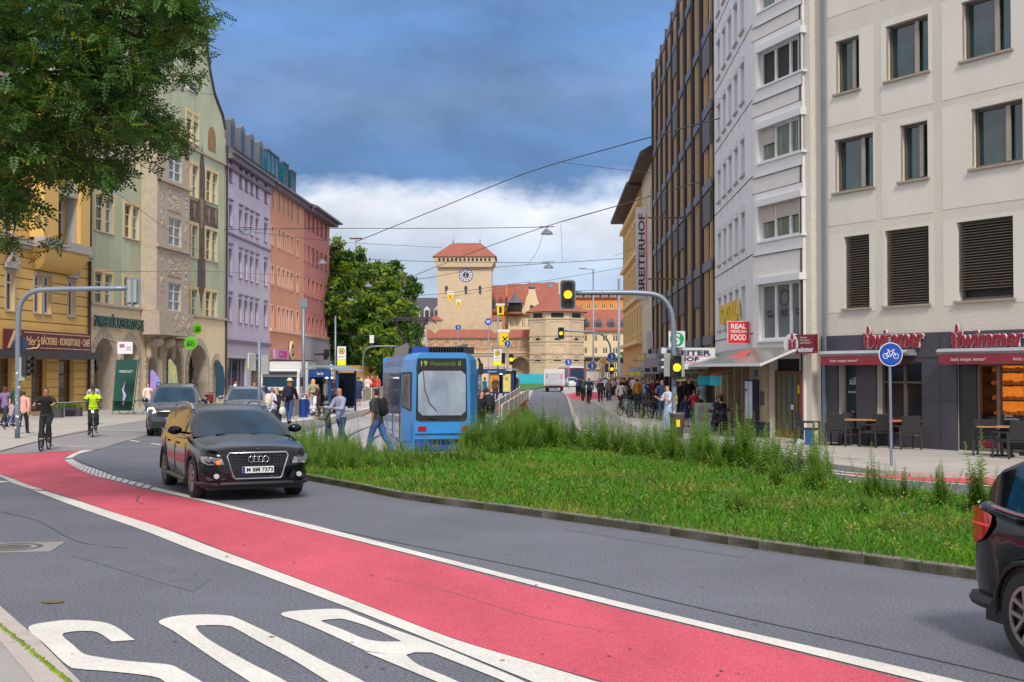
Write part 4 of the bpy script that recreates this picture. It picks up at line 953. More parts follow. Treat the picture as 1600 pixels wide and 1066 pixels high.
# ground floor cream face: thin slab with the same arches
g2 = Fac('tmp', None, gA, gB, cH, depth=14); g2.arches = list(gf.arches); bpy.data.objects.remove(g2.o); g2.o = gf.o
o = g2.wall([crm, sto], name='arcade_wall', back=False); o.location = (0, -.06, 0)
gf.bx('string_course', sto, (0, -.2, cH, gf.W, -.002, cH+.16), (0, -.14, pairs[12][1]-.5, gf.W, -.002, pairs[12][1]-.32))
for r in pairs: window(gf.o, r, y=.2, nx=2, nz=(.35, .7), surround=yel, sw=.22, sill=sto, fw=.09, gm=glass_curtain)
for r in sing: window(gf.o, r, y=.2, nx=1, nz=(.35, .7), surround=yel, sw=.22, sill=sto, fw=.09, gm=glass_curtain)
for r in pairs:
    xm = (r[0]+r[2])/2; gf.bx('pier', yel, (xm-.16, -.03, r[1], xm+.16, .14, r[3]))
for a, _, c, d in gf.arches:
    ar = M()
    r = (c-a)/2; cx = (a+c)/2; zc = d-r
    n = 11
    for k in range(n):
        t0, t1 = math.pi*k/n+.02, math.pi*(k+1)/n-.02; ro = r+.5
        P = [(cx-r*math.cos(t0), zc+r*math.sin(t0)), (cx-r*math.cos(t1), zc+r*math.sin(t1)), (cx-ro*math.cos(t1), zc+ro*math.sin(t1)), (cx-ro*math.cos(t0), zc+ro*math.sin(t0))]
        ar.prism(P, 'y', -.12, -.062)
    for s_ in (-1, 1):
        z = 0
        while z < zc-.01:
            zt = min(z+.48, zc); x = cx+s_*r; ar.box(min(x, x+s_*.42), -.13, z+.01, max(x, x+s_*.42), -.062, zt-.01); z += .5
    ar.build('arch_stones', sto, gf.o)
bk = M()
for a, _, c, d in gf.arches: bk.quad((a, 1.1, 0), (c, 1.1, 0), (c, 1.1, d), (a, 1.1, d))
bk.build('arcade_back', mat('shop_dark_glass', (44, 46, 44), rough=.15, var=.5, scale=.7, tint=(20, 24, 24)), gf.o)
fr = M()
for k, (a, _, c, d) in enumerate(gf.arches):
    if k in (0, 3, 4): fr.box(a, .95, 2.4, c, 1.05, 2.55); fr.box((a+c)/2-.05, .95, 0, (a+c)/2+.05, 1.05, d-.1)
fr.build('door_frame', mat('shop_frame_dark', (50, 44, 40)), gf.o)
a = gf.arches[0]; gf.bx('mosaic_plate', gold, (a[0]+1.1+.9, .9, 1.0, a[2]-.25, .93, 2.3))
# oriel
u0, u1 = gf.uv(219, 480)[0], gf.uv(271.5, 480)[0]; ob = gf.uv(219, 485)[1]; otp = pairs[8][3]+.8; Yo = -1.1
bays = [gf.rect(238.5, 441, 259, 485)]; bz_ = bays[0]
bay = [(bz_[0], bz_[1], bz_[2], bz_[3]), (bz_[0], bz_[1]+dzr, bz_[2], bz_[3]+dzr), (bz_[0], bz_[1]+dzr+dz2, bz_[2], bz_[3]+dzr+dz2)]
orl = Fac('tmp', None, gA, gB, otp-ob); bpy.data.objects.remove(orl.o); oe = empty('oriel', (u0, Yo, ob)); oe.parent = gf.o
orl.o = oe; orl.W = u1-u0; orl.H = otp-ob; orl.D = 1.09
for r in bay: orl.hole((r[0]-u0, r[1]-ob, r[2]-u0, min(r[3]-ob, orl.H-.2)))
orl.wall(sto, rec=.2)
for r in orl.holes: window(oe, r, y=.15, nx=2, nz=(.35, .7), fw=.1, gm=glass_curtain)
dc = M(); rr = random.Random(4)
def relief(mb, x0, z0, x1, z1, y, n, s0=.07):
    for k in range(n): s_ = rr.uniform(s0*.6, s0*1.4); mb.ball((rr.uniform(x0, x1), y, rr.uniform(z0, z1)), (s_, .05, s_*rr.uniform(.7, 2)), 7, 5)
W_ = u1-u0; wr = orl.holes
for k in range(3):
    z0 = wr[k][3]+.5; z1 = (wr[k+1][1]-.6) if k < 2 else z0+1.2
    dc.box(W_*.30, -.05, z0-.05, W_*.72, -.002, z0); dc.box(W_*.30, -.05, z1, W_*.72, -.002, z1+.05)
    relief(dc, W_*.34, z0+.1, W_*.68, z1-.1, -.02, 34)
    for c in (.14, .88): relief(dc, W_*c-.15, z0-1.2, W_*c+.15, z1, -.02, 34, .06)
    dc.box(-.12, -.16, wr[k][1]-.32, W_+.12, -.002, wr[k][1]-.12)
dc.box(-.15, -.2, orl.H-.15, W_+.15, -.002, orl.H+.08); dc.build('carving', sto, oe)
bc = M(); bz0 = gf.uv(219, 519)[1]
bc.box(u0-.1, Yo-.25, bz0, u1+.1, -.07, ob-.02); bc.box(u0-.18, Yo-.33, bz0-.16, u1+.18, -.07, bz0)
relief(bc, u0+W_*.4, bz0+.15, u1-.2, ob-.25, Yo-.25, 60, .1)
for k in range(3):
    x = u0+W_*(.15+.36*k); bc.ball((x, -.75, bz0-.62), (.4, .5, .36), 10, 7); bc.lathe([(.26, 0), (.2, -.3), (.18, -.9), (.05, -1.1)], (x, -.25, bz0-.7), 10)
bc.build('balcony', sto, gf.o)
# painted mural: crossbar and tapering shaft
mu = mat('mural_brown', (98, 84, 72), rough=.9, var=.5, scale=2.2, grain=.3, gscale=8, tint=(62, 60, 68)); mb = M()
c0_, cz_ = gf.uv(315.5, 330); zt = gf.uv(315, 252)[1]; zlo = gf.uv(315, 428)[1]
mx0, mx1 = gf.uv(307.5, 330)[0]-1.25, gf.uv(337, 330)[0]; zc0, zc1 = pairs[6][3]+.27, pairs[10][1]-.12
mxl = pairs[6][0]-.15; mxr = pairs[7][2]+.15
s0, s1 = pairs[6][2]+.05, pairs[7][0]-.05; sm = (s0+s1)/2
mb.prism([(mxl, zc0), (s0, zc0), (s0, pairs[2][3]+.6), (s0-.1, pairs[2][3]+.2), (sm-.3, pairs[2][3]-.3), (sm, pairs[2][3]-1.6), (sm+.3, pairs[2][3]-.3), (s1+.1, pairs[2][3]+.2), (s1, pairs[2][3]+.6), (s1, zc0), (mxr, zc0), (mxr, zc1-.1), (s1, zc1-.1), (s1, zc1+1.2), (s1-.25, zc1+2.6), (sm, zc1+4.2), (s0+.25, zc1+2.6), (s0, zc1+1.2), (s0, zc1-.1), (mxl, zc1-.1)], 'y', -.012, -.002)
mb.build('mural', mu, gf.o)
for x, z, s_ in ((mxl+.45, zc0+1.2, .33), (s0-.75, zc0+1.1, .3), (sm, zc1-.1, .42), (s1+.7, zc0+1.1, .3), (mxr-.45, zc0+1.2, .33), (sm, zc0+.6, .35)): mf = M(); mf.disc((x, -.016, z), s_, 'y', 16, th=.003); mf.box(x-s_*.6, -.0155, z-s_*2.6, x+s_*.6, -.0125, z-s_*.5); mf.build('mural_figures', mat('mural_light', (150, 128, 96), rough=.9, var=.5, scale=5, tint=(88, 74, 70)), gf.o)
nb_ = M(); nx_ = (ni[0]+ni[2])/2; rr_ = (ni[2]-ni[0])/2
nb_.prism([(nx_-rr_, ni[1]), (nx_+rr_, ni[1])]+[(nx_+rr_*math.cos(t*math.pi/10), ni[3]-rr_+rr_*math.sin(t*math.pi/10)) for t in range(11)], 'y', -.02, -.004); nb_.build('niche', mat('niche_brown', (150, 116, 80), rough=.9, var=.2), gf.o)
# gable
gb = M(); H0 = 20.5; Wg = gf.W; cxg = (u0+u1)/2-1
zl = gf.uv(350, 214)[1]
PR = [(gf.uv(351, 250)[0]-.05, H0-.001), (gf.uv(351, 250)[0]-.05, zl+.6), (Wg-.9, zl+1.6), (gf.uv(334, 146)[0], gf.uv(334, 146)[1]), (gf.uv(327, 110)[0], gf.uv(327, 110)[1]), (gf.uv(321, 62)[0], gf.uv(321, 62)[1]), (gf.uv(318.5, 55)[0], gf.uv(318.5, 55)[1]), (gf.uv(310, 32)[0], gf.uv(310, 32)[1]), (gf.uv(303, 0)[0], gf.uv(303, 0)[1])]
PR = sorted(PR, key=lambda p: p[1])
top_ = PR[-1]; PR += [(top_[0]-1.5, top_[1]+1.5), (cxg+1, top_[1]+3)]
LFT = [(2*cxg-x if 2*cxg-x > .1 else .1, z) for x, z in reversed(PR)]
gb.prism(PR+LFT, 'y', .001, .6); gb.build('gable', grp, gf.o)
gt = M()
for a, b in zip(PR[1:-1], PR[2:]): gt.bar((a[0], .3, a[1]), (b[0], .3, b[1]), .9, .14)
gt.build('gable_coping', mat('coping_dark', (70, 70, 76)), gf.o)
for (xl, xr, yt, yb) in ((262, 295, 0, 30), (330, 372, 8, 70)):
    r = a2(xl, xr, yt, yb); gf.bx('gable_window_surround', yel, (r[0]-.2, -.03, r[1], r[2]+.2, -.001, r[3]+.2)); window(gf.o, r, y=-.04, nx=1, nz=(.5,), fw=.08)
gf.bx('downpipe', bz, (gf.W-.1, -.2, 0, gf.W+.05, -.065, 20))
mb = M().prism([(3.7, H0), (8.5, H0+4), (14, H0)], 'x', .3, Wg-.3); mb.build('roof', slate, gf.o)
# signs on it
dg = mat('dark_green_letters', (24, 56, 50), rough=.4); t0, tz = gf.uv(141.5, 507.5)
text_obj('ZWEIBRÜCKEN PASSAGE', t0, tz-.1, gf.uv(218, 500)[0], tz+.72, -.2, dg, gf.o, depth=.10, bold=.02)
text_obj('ZWEIBRÜCKEN PASSAGE', t0, tz-.1, gf.uv(218, 500)[0], tz+.72, -.305, mat('letter_face', (90, 120, 120), rough=.4), gf.o, depth=.008, bold=-.015)
lime = mat('lime_sign', (96, 190, 20), rough=.4)
for (x, y, r_, dy, lab) in ((298, 536, 10.2, 1.6, 'lime green round sign reading BIO over an arcade arch, the larger of the two'), (309.5, 514, 5, .8, 'small lime green round sign seen edge-on above the larger round sign')):
    p0 = gf.uv(x, y); wp = gf.A+gf.e*p0[0]; wp.y -= dy/.33; c = V(x, y, wp.y)
    o = empty('round_sign', (c.x, c.y, c.z), R(18 if r_ > 8 else 55), lab, 'sign', 'lime green round signs'); rad = r_/2000*wp.y*(1 if r_ > 8 else 1.6)
    M().disc((0, 0, 0), rad, n=28, th=.16).build('disc', lime, o); text_obj('BIO', -rad*.6, -rad*.55, rad*.6, rad*.05, -.01, shadow, o, bold=.03)
    text_obj('BASIC', -rad*.5, rad*.15, rad*.5, rad*.4, -.01, shadow, o); M().box(-.05, .16, -.04, .0, 1.2, .04).build('bracket', shadow, o)

# ---------------------------------------------------------------- lilac, orange and pink houses
def row_house(name, label, pa, pb, H, m, cols, rows_, trim, roofm, gm=glass, cut=(), surround=None, zc=None, swd=.12):
    f = Fac(name, label, G(*pa, .01), G(*pb, .01), H, depth=11)
    for (c0, c1) in cols:
        for (x, yt, yb) in rows_:
            v1 = f.uv(x, yt)[1]; v0 = f.uv(x, yb)[1]; f.hole((f.uv(c0, 450)[0], v0, f.uv(c1, 450)[0], v1))
    ww = list(f.holes)
    return f, ww
lil = mat('lilac_plaster', (192, 184, 202), rough=.9, var=.08, scale=.6, grain=.04, stretch=(1, 1, .25)); lils = mat('lilac_trim', (120, 110, 128), rough=.85)
cols = [(357, 362), (373, 377.5), (382, 386.5), (390.5, 394.7), (399, 403), (412.5, 416.7)]
f, ww = row_house('lilac_house', 'lilac rendered house with grey dormers beside the green house', (351, 627), (421, 621), 19.4, lil, cols, [(359, 249, 284), (359, 319, 353), (359, 388, 430), (359, 464, 502)], lils, slate)
f.holes.append((.8, .1, f.W*.45, 3.4)); f.holes.append((f.W*.55, .1, f.W-.8, 3.4)); f.wall(lil, rec=.3)
for r in ww: window(f.o, r, y=.22, nx=2, gm=glass, fm=mat('frame_greylilac', (130, 124, 140)), sill=lils, fw=.09)
for r in ww:
    if r[1] < 14: f.bx('window_hood', lils, (r[0]-.12, -.14, r[3]+.3, r[2]+.12, -.002, r[3]+.42))
for r in f.holes[-2:]: window(f.o, r, y=.25, nx=3, gm=glass, fm=lils, fw=.1, name='shopfront')
zz = ww[1][1]-.6; f.bx('string_course', lils, (0, -.12, zz-.1, f.W, -.002, zz+.05), (0, -.2, 4.6, f.W, -.002, 4.85)); f.bx('cornice', lils, (0, -.25, 18.3, f.W, -.002, 18.6), (0, -.5, 19.0, f.W, -.002, 19.4))
mb = M().prism([(-.7, 19.41), (-.7, 19.6), (2.2, 21.6), (11, 21.6), (11, 19.41)], 'x', 0, f.W); mb.build('roof', slate, f.o)
for k in range(4):
    x = 1.0+k*3.3
    d = M().prism([(x, 19.7), (x+1.5, 19.7), (x+1.5, 22.2), (x+.75, 22.5), (x, 22.2)], 'y', -.1, 3).build('dormer', slate, f.o)
    M().box(x+.3, -.13, 20.1, x+1.2, -.102, 21.9).build('pane', glass, d)
sn = M()
for k in range(30): sn.box(.3+k*f.W/31, -.65, 19.6, .5+k*f.W/31, -.5, 19.85)
sn.build('snow_guard', shadow, f.o)
ora = mat('orange_plaster', (208, 146, 118), rough=.9, var=.09, scale=.6, grain=.05, stretch=(1, 1, .25)); orat = mat('orange_trim', (222, 178, 152), rough=.85)
cols = [(423.6, 426.8), (433.6, 437), (440.6, 443.9), (447.4, 450.7), (453.3, 456.9), (463, 466.2)]
f, ww = row_house('orange_house', 'orange rendered house between the lilac and the pink house', (421, 621), (474.5, 616.4), 19.3, ora, cols, [(425, 294, 324.6), (425, 354, 382.5), (425, 415, 444.5), (425, 478, 518)], orat, slate)
f.holes.append((.8, .1, f.W*.45, 3.2)); f.wall(ora, rec=.28)
for r in ww: window(f.o, r, y=.16, nx=2, gm=mat('glass_pale', (150, 140, 128), rough=.15, var=.3, scale=1), surround=orat, sw=.15, sill=orat, fw=.09)
window(f.o, f.holes[-1], y=.25, nx=3, fm=lils, name='shopfront')
f.bx('string_course', orat, (0, -.18, 6.0, f.W, -.002, 6.3)); f.bx('cornice', lils, (0, -.6, 19.0, f.W, -.002, 19.3)); f.bx('fascia', mat('pink_fascia', (196, 150, 190), rough=.5), (1, -.3, 3.5, 7, -.05, 4.4)); text_obj('COSI', 2.5, 3.6, 6.0, 4.3, -.31, MATS['magenta'], f.o, bold=.04)
M().disc((8.9, -.3, 4.4), .9, n=20, th=.2).build('sign_disc', yel, f.o); M().disc((8.9, -.33, 4.4), .6, n=20, r2=.4, th=.02).build('sign_ring', shadow, f.o)
mb = M().prism([(-.9, 19.31), (-.9, 19.5), (3, 22), (11, 22), (11, 19.31)], 'x', 0, f.W); mb.build('roof', slate, f.o)
tealg = mat('teal_glass_box', (24, 96, 104), rough=.15, var=.35, scale=1.2, tint=(20, 60, 84))
pnk = mat('pink_plaster', (190, 120, 114), rough=.9, var=.09, scale=.6, grain=.05, stretch=(1, 1, .25))
cols = [(474.8, 476.6), (480.6, 483.8), (487.3, 490.6), (493.9, 497), (500.3, 503.4), (506.9, 509.9)]
fo = f
f, ww = row_house('pink_house', 'dusky pink rendered house with pale ground floor at the end of the left row', (474.5, 616.4), (514, 613), 19.2, pnk, cols, [(482, 330, 358), (482, 384, 411), (482, 436, 463), (482, 496, 530)], orat, slate)
f.wall(pnk, rec=.28)
for r in ww: window(f.o, r, y=.2, nx=2, gm=glass, fm=mat('frame_brownpink', (150, 110, 104)), sill=lils, surround=mat('pink_trim', (206, 140, 124)), sw=.12, fw=.09)
f.bx('pale_ground_floor', mat('greyish_lilac', (176, 166, 178), rough=.9, var=.05), (0, -.12, 0, f.W, -.002, 6.0)); f.bx('string_course', orat, (0, -.2, 6.0, f.W, -.002, 6.25)); f.bx('cornice', lils, (0, -.9, 18.9, f.W+.6, -.002, 19.2))
f.bx('shop_window', glass, (1, -.16, .6, 5, -.122, 2.8), (7, -.16, .6, 12, -.122, 2.8)); f.bx('projecting_letters', shadow, (3.0, -1.6, 4.1, 6.0, -.5, 4.25), (3.6, -1.6, 3.6, 4.0, -1.4, 4.7), (4.6, -1.6, 3.6, 5.0, -1.4, 4.7), (5.6, -1.6, 3.9, 6, -1.4, 4.7))
mb = M().prism([(-1.4, 19.21), (-1.4, 19.4), (5, 21.8), (11, 21.8), (11, 19.21)], 'x', 0, f.W+.8); mb.build('roof', slate, f.o)
for k, (x, w_, z) in enumerate(((1.2, 5, 22.6), (8.4, 2.2, 22.6), (12, 2.2, 22.4))):
    d = M().box(x, .6, 19.6, x+w_, 4.5, z).build('glass_dormer', tealg, fo.o); M().box(x-.1, .5, z+.003, x+w_+.1, 4.6, z+.18).build('cap', slate, d)
    mb = M()
    for q in range(4): mb.box(x+w_*q/3-.04, .56, 19.6, x+w_*q/3+.04, .598, z)
    mb.build('glazing_bar', MATS['shop_frame_dark'], d)
# ================================================================ vehicles
tyre = mat('tyre_rubber', (34, 32, 32), rough=.85, var=.1); chrome = mat('chrome', (190, 190, 195), rough=.15, metal=1, var=.03)
alloy = mat('alloy_wheel', (150, 140, 138), rough=.35, metal=.7); blackp = mat('black_trim', (26, 26, 30), rough=.5); carglass = mat('car_glass', (16, 50, 70), rough=.03, var=.6, spec=.3, scale=2.2)  # car_glass: teal mottling painted in for interior shapes and cloudy reflections
carblack = mat('paint_black_blue', (6, 8, 14), rough=.16, coat=.4, var=.1, spec=.25); lens = mat('lamp_lens', (176, 182, 190), rough=.1, var=.3, scale=9, spec=.9); redlens = mat('tail_lens', (170, 14, 22), rough=.15, coat=.6, var=.25, scale=6)
platew = mat('plate_white', (214, 216, 220), rough=.4, var=.03); plateb = mat('plate_blue', (20, 50, 150), rough=.4)
def interp(tab, s):
    xs, ys = zip(*tab); return float(np.interp(s, xs, ys))
def car(name, label, spec, loc, rz, scale=1.0, body=carblack, plate=None, group=None, cat='car'):
    """side profile spec in metres; front towards local -Y"""
    o = empty(name, loc, rz, label, cat, group); o.scale = (scale,)*3
    L, Wd, H = spec['L'], spec['W'], spec['H']; ax = spec['ax']; rw = spec['rw']; ra = rw+.055
    top, wid, roof = spec['top'], spec['wid'], spec['roof']; sill = .24
    S = sorted(set([round(L*i/64, 3) for i in range(65)]+[round(a+ra*math.cos(math.pi*k/10), 3) for a in ax for k in range(11)]))
    S = [s for i, s in enumerate(S) if i == 0 or s-S[i-1] > .012]
    mb = M(); nP = 11
    for s in S:
        zt = interp(top, s); w = interp(wid, s)*Wd/2; zb = interp(spec['bot'], s)
        for a in ax:
            if abs(s-a) < ra: zb = max(zb, rw+math.sqrt(max(0, ra**2-(s-a)**2)))
        hd = spec['hood']; crown = .05 if s < hd else .0
        zs = zt-.10
        sec = [(.955, zb), (.99, zb+(zs-zb)*.25), (1.0, zb+(zs-zb)*.5), (.998, zb+(zs-zb)*.75), (.985, zs), (.965, zs+.05), (.93, zs+.085), (.86, zt), (.6, zt+crown*.6), (.3, zt+crown*.9), (0, zt+crown)]
        if zb > zs-.02: sec[0] = (.955, zs-.02)
        row = [(k*w, s-L/2, z) for k, z in sec]
        mb.v += row+[(-x, y, z) for x, y, z in row]
    k2 = 2*nP
    for i in range(len(S)-1):
        for j in range(nP-1):
            a, b = i*k2+j, (i+1)*k2+j
            mb.f.append((a, a+1, b+1, b)); mb.f.append((a+nP, b+nP, b+nP+1, a+nP+1)); mb.mi += [0, 0]
    for i, fl in ((0, 1), (len(S)-1, 0)):
        b = i*k2; loop = [b+j for j in range(nP)]+[b+nP+j for j in range(nP-2, -1, -1)]
        mb.f.append(tuple(loop) if not fl else tuple(reversed(loop))); mb.mi.append(0)
    bo = mb.build('body', body, o, smooth=True)
    mb = M().box(-Wd*.42, -L/2+.15, .2, Wd*.42, L/2-.15, .75)
    for a in ax:
        for s_ in (-1, 1): mb.box(s_*Wd*.30, a-L/2-ra, .25, s_*Wd*.47, a-L/2+ra, .74)
    mb.build('underbody', blackp, o)
    # greenhouse
    g0, g1, g2_, g3 = spec['gh']      # base front, windscreen top, rear top, rear base
    SG = sorted(set([round(g0+(g3-g0)*i/44, 3) for i in range(45)]+[p for pr in spec['pil'] for p in pr]+[g1, g2_]))
    mg = M(); nG = 9
    def lw(s): return interp([(g0, .78), (g1, .62), (g2_, .60), (g3, .72)], s)
    for s in SG:
        zb_ = interp(top, s)-.02; zr = interp(roof, s); wb = interp(wid, s)*Wd/2*interp([(g0, .90), (g0+.5, .93), (g3-.3, .93), (g3, .86)], s); wt = min(wb*.995, lw(s)*Wd/2*1.17)
        zr = max(zr, zb_+.02)
        t = (zr-zb_)
        wt2 = wb+(wt-wb)*min(1, t/(H-1.15))
        row = [(wb, zb_), (wb+(wt2-wb)*.45, zb_+t*.45), (wb+(wt2-wb)*.8, zb_+t*.80), (wt2+.0, zb_+t*.90), (wt2-.05, zb_+t*.96), (wt2-.13, zr), (wt2*.6, zr+.012), (wt2*.3, zr+.02), (0, zr+.022)]
        row = [(x, s-L/2, z) for x, z in row]; mg.v += row+[(-x, y, z) for x, y, z in row]
    k2 = 2*nG
    for i in range(len(SG)-1):
        sm = (SG[i]+SG[i+1])/2; pil = any(a <= sm <= b for a, b in spec['pil'])
        for j in range(nG-1):
            side = j < 3
            m_ = 1 if (side and not pil and g0+.35 < sm < spec['gend']) else 0
            if j >= 5 and (sm < g1-.02 or sm > g2_+.03 and sm < g3-.06): m_ = 1
            if side and sm < g1 and not pil and sm < g0+.9: m_ = 1 if (sm > g0+.35) else 0
            a, b = i*k2+j, (i+1)*k2+j
            mg.f.append((a, a+1, b+1, b)); mg.f.append((a+nG, b+nG, b+nG+1, a+nG+1)); mg.mi += [m_, m_]
    b = (len(SG)-1)*k2; mg.f.append(tuple([b+j for j in range(nG)]+[b+nG+j for j in range(nG-2, -1, -1)])); mg.mi.append(0)
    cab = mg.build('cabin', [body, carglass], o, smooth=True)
    for s_ in (-1, 1):   # window surrounds, rails, handles, mirrors
        rl = M(); rl.tube([(s_*Wd*.36, s-L/2, interp(roof, s)+.02+(.035 if g1+.1 < s < g2_-.1 else 0)) for s in np.linspace(g1+.02, g2_, 9)], .018, 6); rl.build('roof_rail', chrome if spec.get('rail') else blackp, o)
        bl = M(); bl.tube([(s_*(interp(wid, s)*Wd/2*.975), s-L/2, interp(top, s)-.02) for s in np.linspace(g0+.35, g3-.3, 12)], .012, 5); bl.build('window_trim', chrome if spec.get('rail') else blackp, o)
        mi_ = M(); x = s_*(Wd/2+.12); y = g0+.52-L/2; z = interp(top, g0+.5)+.11; mi_.ball((x, y, z), (.125, .075, .085), 12, 8); mi_.bar((s_*(Wd/2-.09), y+.05, z-.06), (x, y+.02, z-.03), .05, .04); mi_.build('mirror', body, o, smooth=True)
        for a in spec['handles']:
            hh = M().box(min(s_*(Wd/2-.012), s_*(Wd/2+.022)), a-L/2, 1.0*spec.get('hz', .93), max(s_*(Wd/2-.012), s_*(Wd/2+.022)), a-L/2+.17, spec.get('hz', .93)+.035); hh.build('door_handle', body, o)
        sl_ = M()
        for a in spec['seams']: sl_.tube([(s_*(Wd/2*interp(wid, a)+.001), a-L/2, z) for z in (sill+.14, .55, .8, interp(top, a)-.12)], .005, 4)
        sl_.build('door_seam', blackp, o)
        cl_ = M(); cl_.tube([(s_*(Wd/2-.01), s-L/2, .30) for s in np.linspace(ax[0]+ra+.03, ax[1]-ra-.03, 6)], .05, 6); cl_.build('sill_trim', blackp, o)
        for a in ax:
            arc = M(); arc.tube([(s_*(Wd/2*interp(wid, a)*.985), a-L/2+(ra+.005)*math.cos(t), rw+(ra+.005)*math.sin(t)) for t in np.linspace(-.1, math.pi+.1, 14)], .022, 5); arc.build('arch_trim', blackp, o)
    for a in ax:
        for s_ in (-1, 1):
            x = s_*(Wd/2-.125); w = empty('wheel', (x, a-L/2, rw)); w.parent = o; w.scale = (s_, 1, 1)
            t = M(); prof = [(rw*.66, -.10), (rw*.93, -.11), (rw, -.085), (rw, .085), (rw*.93, .11), (rw*.66, .10)]
            n = 28; vs = [(z, r*math.cos(2*math.pi*j/n), r*math.sin(2*math.pi*j/n)) for r, z in prof for j in range(n)]
            t.add(vs, [(i*n+j, i*n+(j+1) % n, (i+1)*n+(j+1) % n, (i+1)*n+j) for i in range(5) for j in range(n)]); t.build('tyre', tyre, w, smooth=True)
            rm = M(); rm.disc((.085, 0, 0), rw*.68, 'x', 28, r2=rw*.60, th=.02)
            for k in range(5):
                tt = 2*math.pi*k/5+.3; c, s2 = math.cos(tt), math.sin(tt)
                for dd in (-.035, .035): rm.bar((.085, -s2*dd*1.0, c*dd), (.092, c*rw*.62-s2*dd*1.6, s2*rw*.62+c*dd*1.6), .03, .035, up=(1, 0, 0))
            rm.disc((.07, 0, 0), rw*.17, 'x', 14, th=.04); rm.build('rim', alloy, w)
            M().disc((.02, 0, 0), rw*.64, 'x', 24, th=.01).build('brake_disc', blackp, w)
    # plate
    if plate:
        z0, yp = plate[1], plate[2]; sgn = plate[3]
        pl = empty('number_plate', (0, yp, z0)); pl.parent = o; pl.rotation_euler = (0, 0, 0 if sgn < 0 else math.pi)
        M().box(-.26, 0, 0, .26, .012, .115).build('plate', platew, pl); M().box(-.258, -.002, .003, -.215, -.0005, .112).build('euro_band', plateb, pl)
        text_obj(plate[0], -.19, .02, .245, .095, -.002, blackp, pl, depth=.002, bold=.03)
    return o
suv = dict(L=4.63, W=1.88, H=1.65, ax=(.90, 3.71), rw=.365, hood=1.3,
    top=[(0, .80), (.05, .88), (.15, .93), (.5, .99), (1.0, 1.055), (1.35, 1.10), (2.4, 1.09), (3.6, 1.13), (4.2, 1.16), (4.5, 1.10), (4.63, .98)],
    bot=[(0, .30), (.1, .24), (.5, .24), (4.1, .25), (4.5, .30), (4.63, .42)],
    wid=[(0, .70), (.06, .80), (.15, .88), (.35, .95), (.7, .985), (1.2, 1), (3.9, 1), (4.3, .96), (4.5, .90), (4.63, .80)],
    roof=[(1.2, 1.10), (2.02, 1.55), (2.35, 1.63), (2.8, 1.65), (3.5, 1.635), (4.05, 1.57), (4.35, 1.40), (4.58, 1.14)],
    gh=(1.2, 2.05, 4.0, 4.56), pil=[(2.42, 2.50), (3.42, 3.50)], gend=4.0, handles=(2.15, 3.1), seams=(1.38, 2.45, 3.5), rail=True)
ya = R(24); fwd = Vector((math.sin(ya), -math.cos(ya), 0)); m0 = G(384, 775); sc_ = 1.05
ctr = m0-fwd*(suv['L']/2-.9)*sc_
au = car('black_suv', 'black SUV with four-ring grille and roof rails driving towards us beside the red lane', suv, ctr, ya, sc_, plate=('M BM 7373', .50, -2.345, -1))
au.scale = (sc_, sc_, .965)
# face of the SUV
fr = M(); gz0, gz1 = .40, .86; Yf = -2.335
ou = [(-.40, gz0+.03), (-.37, gz0), (.37, gz0), (.40, gz0+.03), (.50, gz1-.06), (.47, gz1), (-.47, gz1), (-.50, gz1-.06)]
fr.tube([(x, Yf-.012+(.05*abs(x)), z) for x, z in ou+[ou[0]]], .019, 6, cap=False); gr = fr.build('grille_frame', chrome, au, smooth=True)
g = M(); g.add([(x*.97, Yf+.0+.05*abs(x), z) for x, z in ou], [tuple(range(8))]); g.build('grille', blackp, au)
g = M()
for k in range(9): z = gz0+.05+k*.048; w = .40+(z-gz0)*.2; g.tube([(-w, Yf-.006+.05*w, z), (0, Yf-.008, z), (w, Yf-.006+.05*w, z)], .006, 4)
for k in range(-7, 8): g.box(k*.062-.004, Yf-.008+.05*abs(k*.062), gz0+.02, k*.062+.004, Yf+.0+.05*abs(k*.062), gz1-.02)
g.build('grille_bars', mat('grille_grey', (60, 60, 64), rough=.4, metal=.5), au)
for k in range(4):
    rg = M(); c = (k-1.5)*.078; rg.tube([(c+.052*math.cos(t), Yf-.03, .745+.052*math.sin(t)) for t in np.linspace(0, 2*math.pi, 17)], .0085, 5, cap=False); rg.build('emblem_ring', chrome, au, smooth=True)
for s_ in (-1, 1):
    hl = M(); P = [(.56, .66), (.60, .77), (.80, .80), (.885, .80), (.875, .70), (.80, .655)]
    def hy(x): return -2.345+interp([(0, 0), (.62, .0), (.70, .02), (.75, .05), (.827, .13), (.89, .30), (.92, .5)], x)
    hl.add([(s_*x, hy(x)-.02, z) for x, z in P]+[(s_*x, hy(x)+.06, z) for x, z in P], [tuple(range(6)) if s_ > 0 else tuple(range(5, -1, -1))]+[(i, i+6, (i+1) % 6+6, (i+1) % 6) for i in range(6)])
    ho = hl.build('headlight', mat('headlight_glass', (150, 156, 162), rough=.08, var=.5, scale=14, spec=.9), au)
    q = M(); q.disc((s_*.70, hy(.70)-.045, .735), .045, th=.02, n=14); q.disc((s_*.79, hy(.79)-.045, .745), .04, th=.02, n=14); q.build('reflector', chrome, ho)
    if s_ < 0: M().disc((-.66, hy(.66)-.045, .70), .035, th=.01, n=12).build('indicator', mat('amber_on', (250, 96, 20), emit=1.2), ho)
    fl = M(); fl.add([(s_*x, hy(x)-.01, z) for x, z in ((.50, .40), (.56, .52), (.78, .54), (.84, .44), (.8, .38))], [tuple(range(5)) if s_ > 0 else tuple(range(4, -1, -1))]); fl.build('air_intake', blackp, au)
    q = M(); q.disc((s_*.68, hy(.68)-.03, .46), .045, th=.02, n=14); q.build('fog_lamp', lens, au)
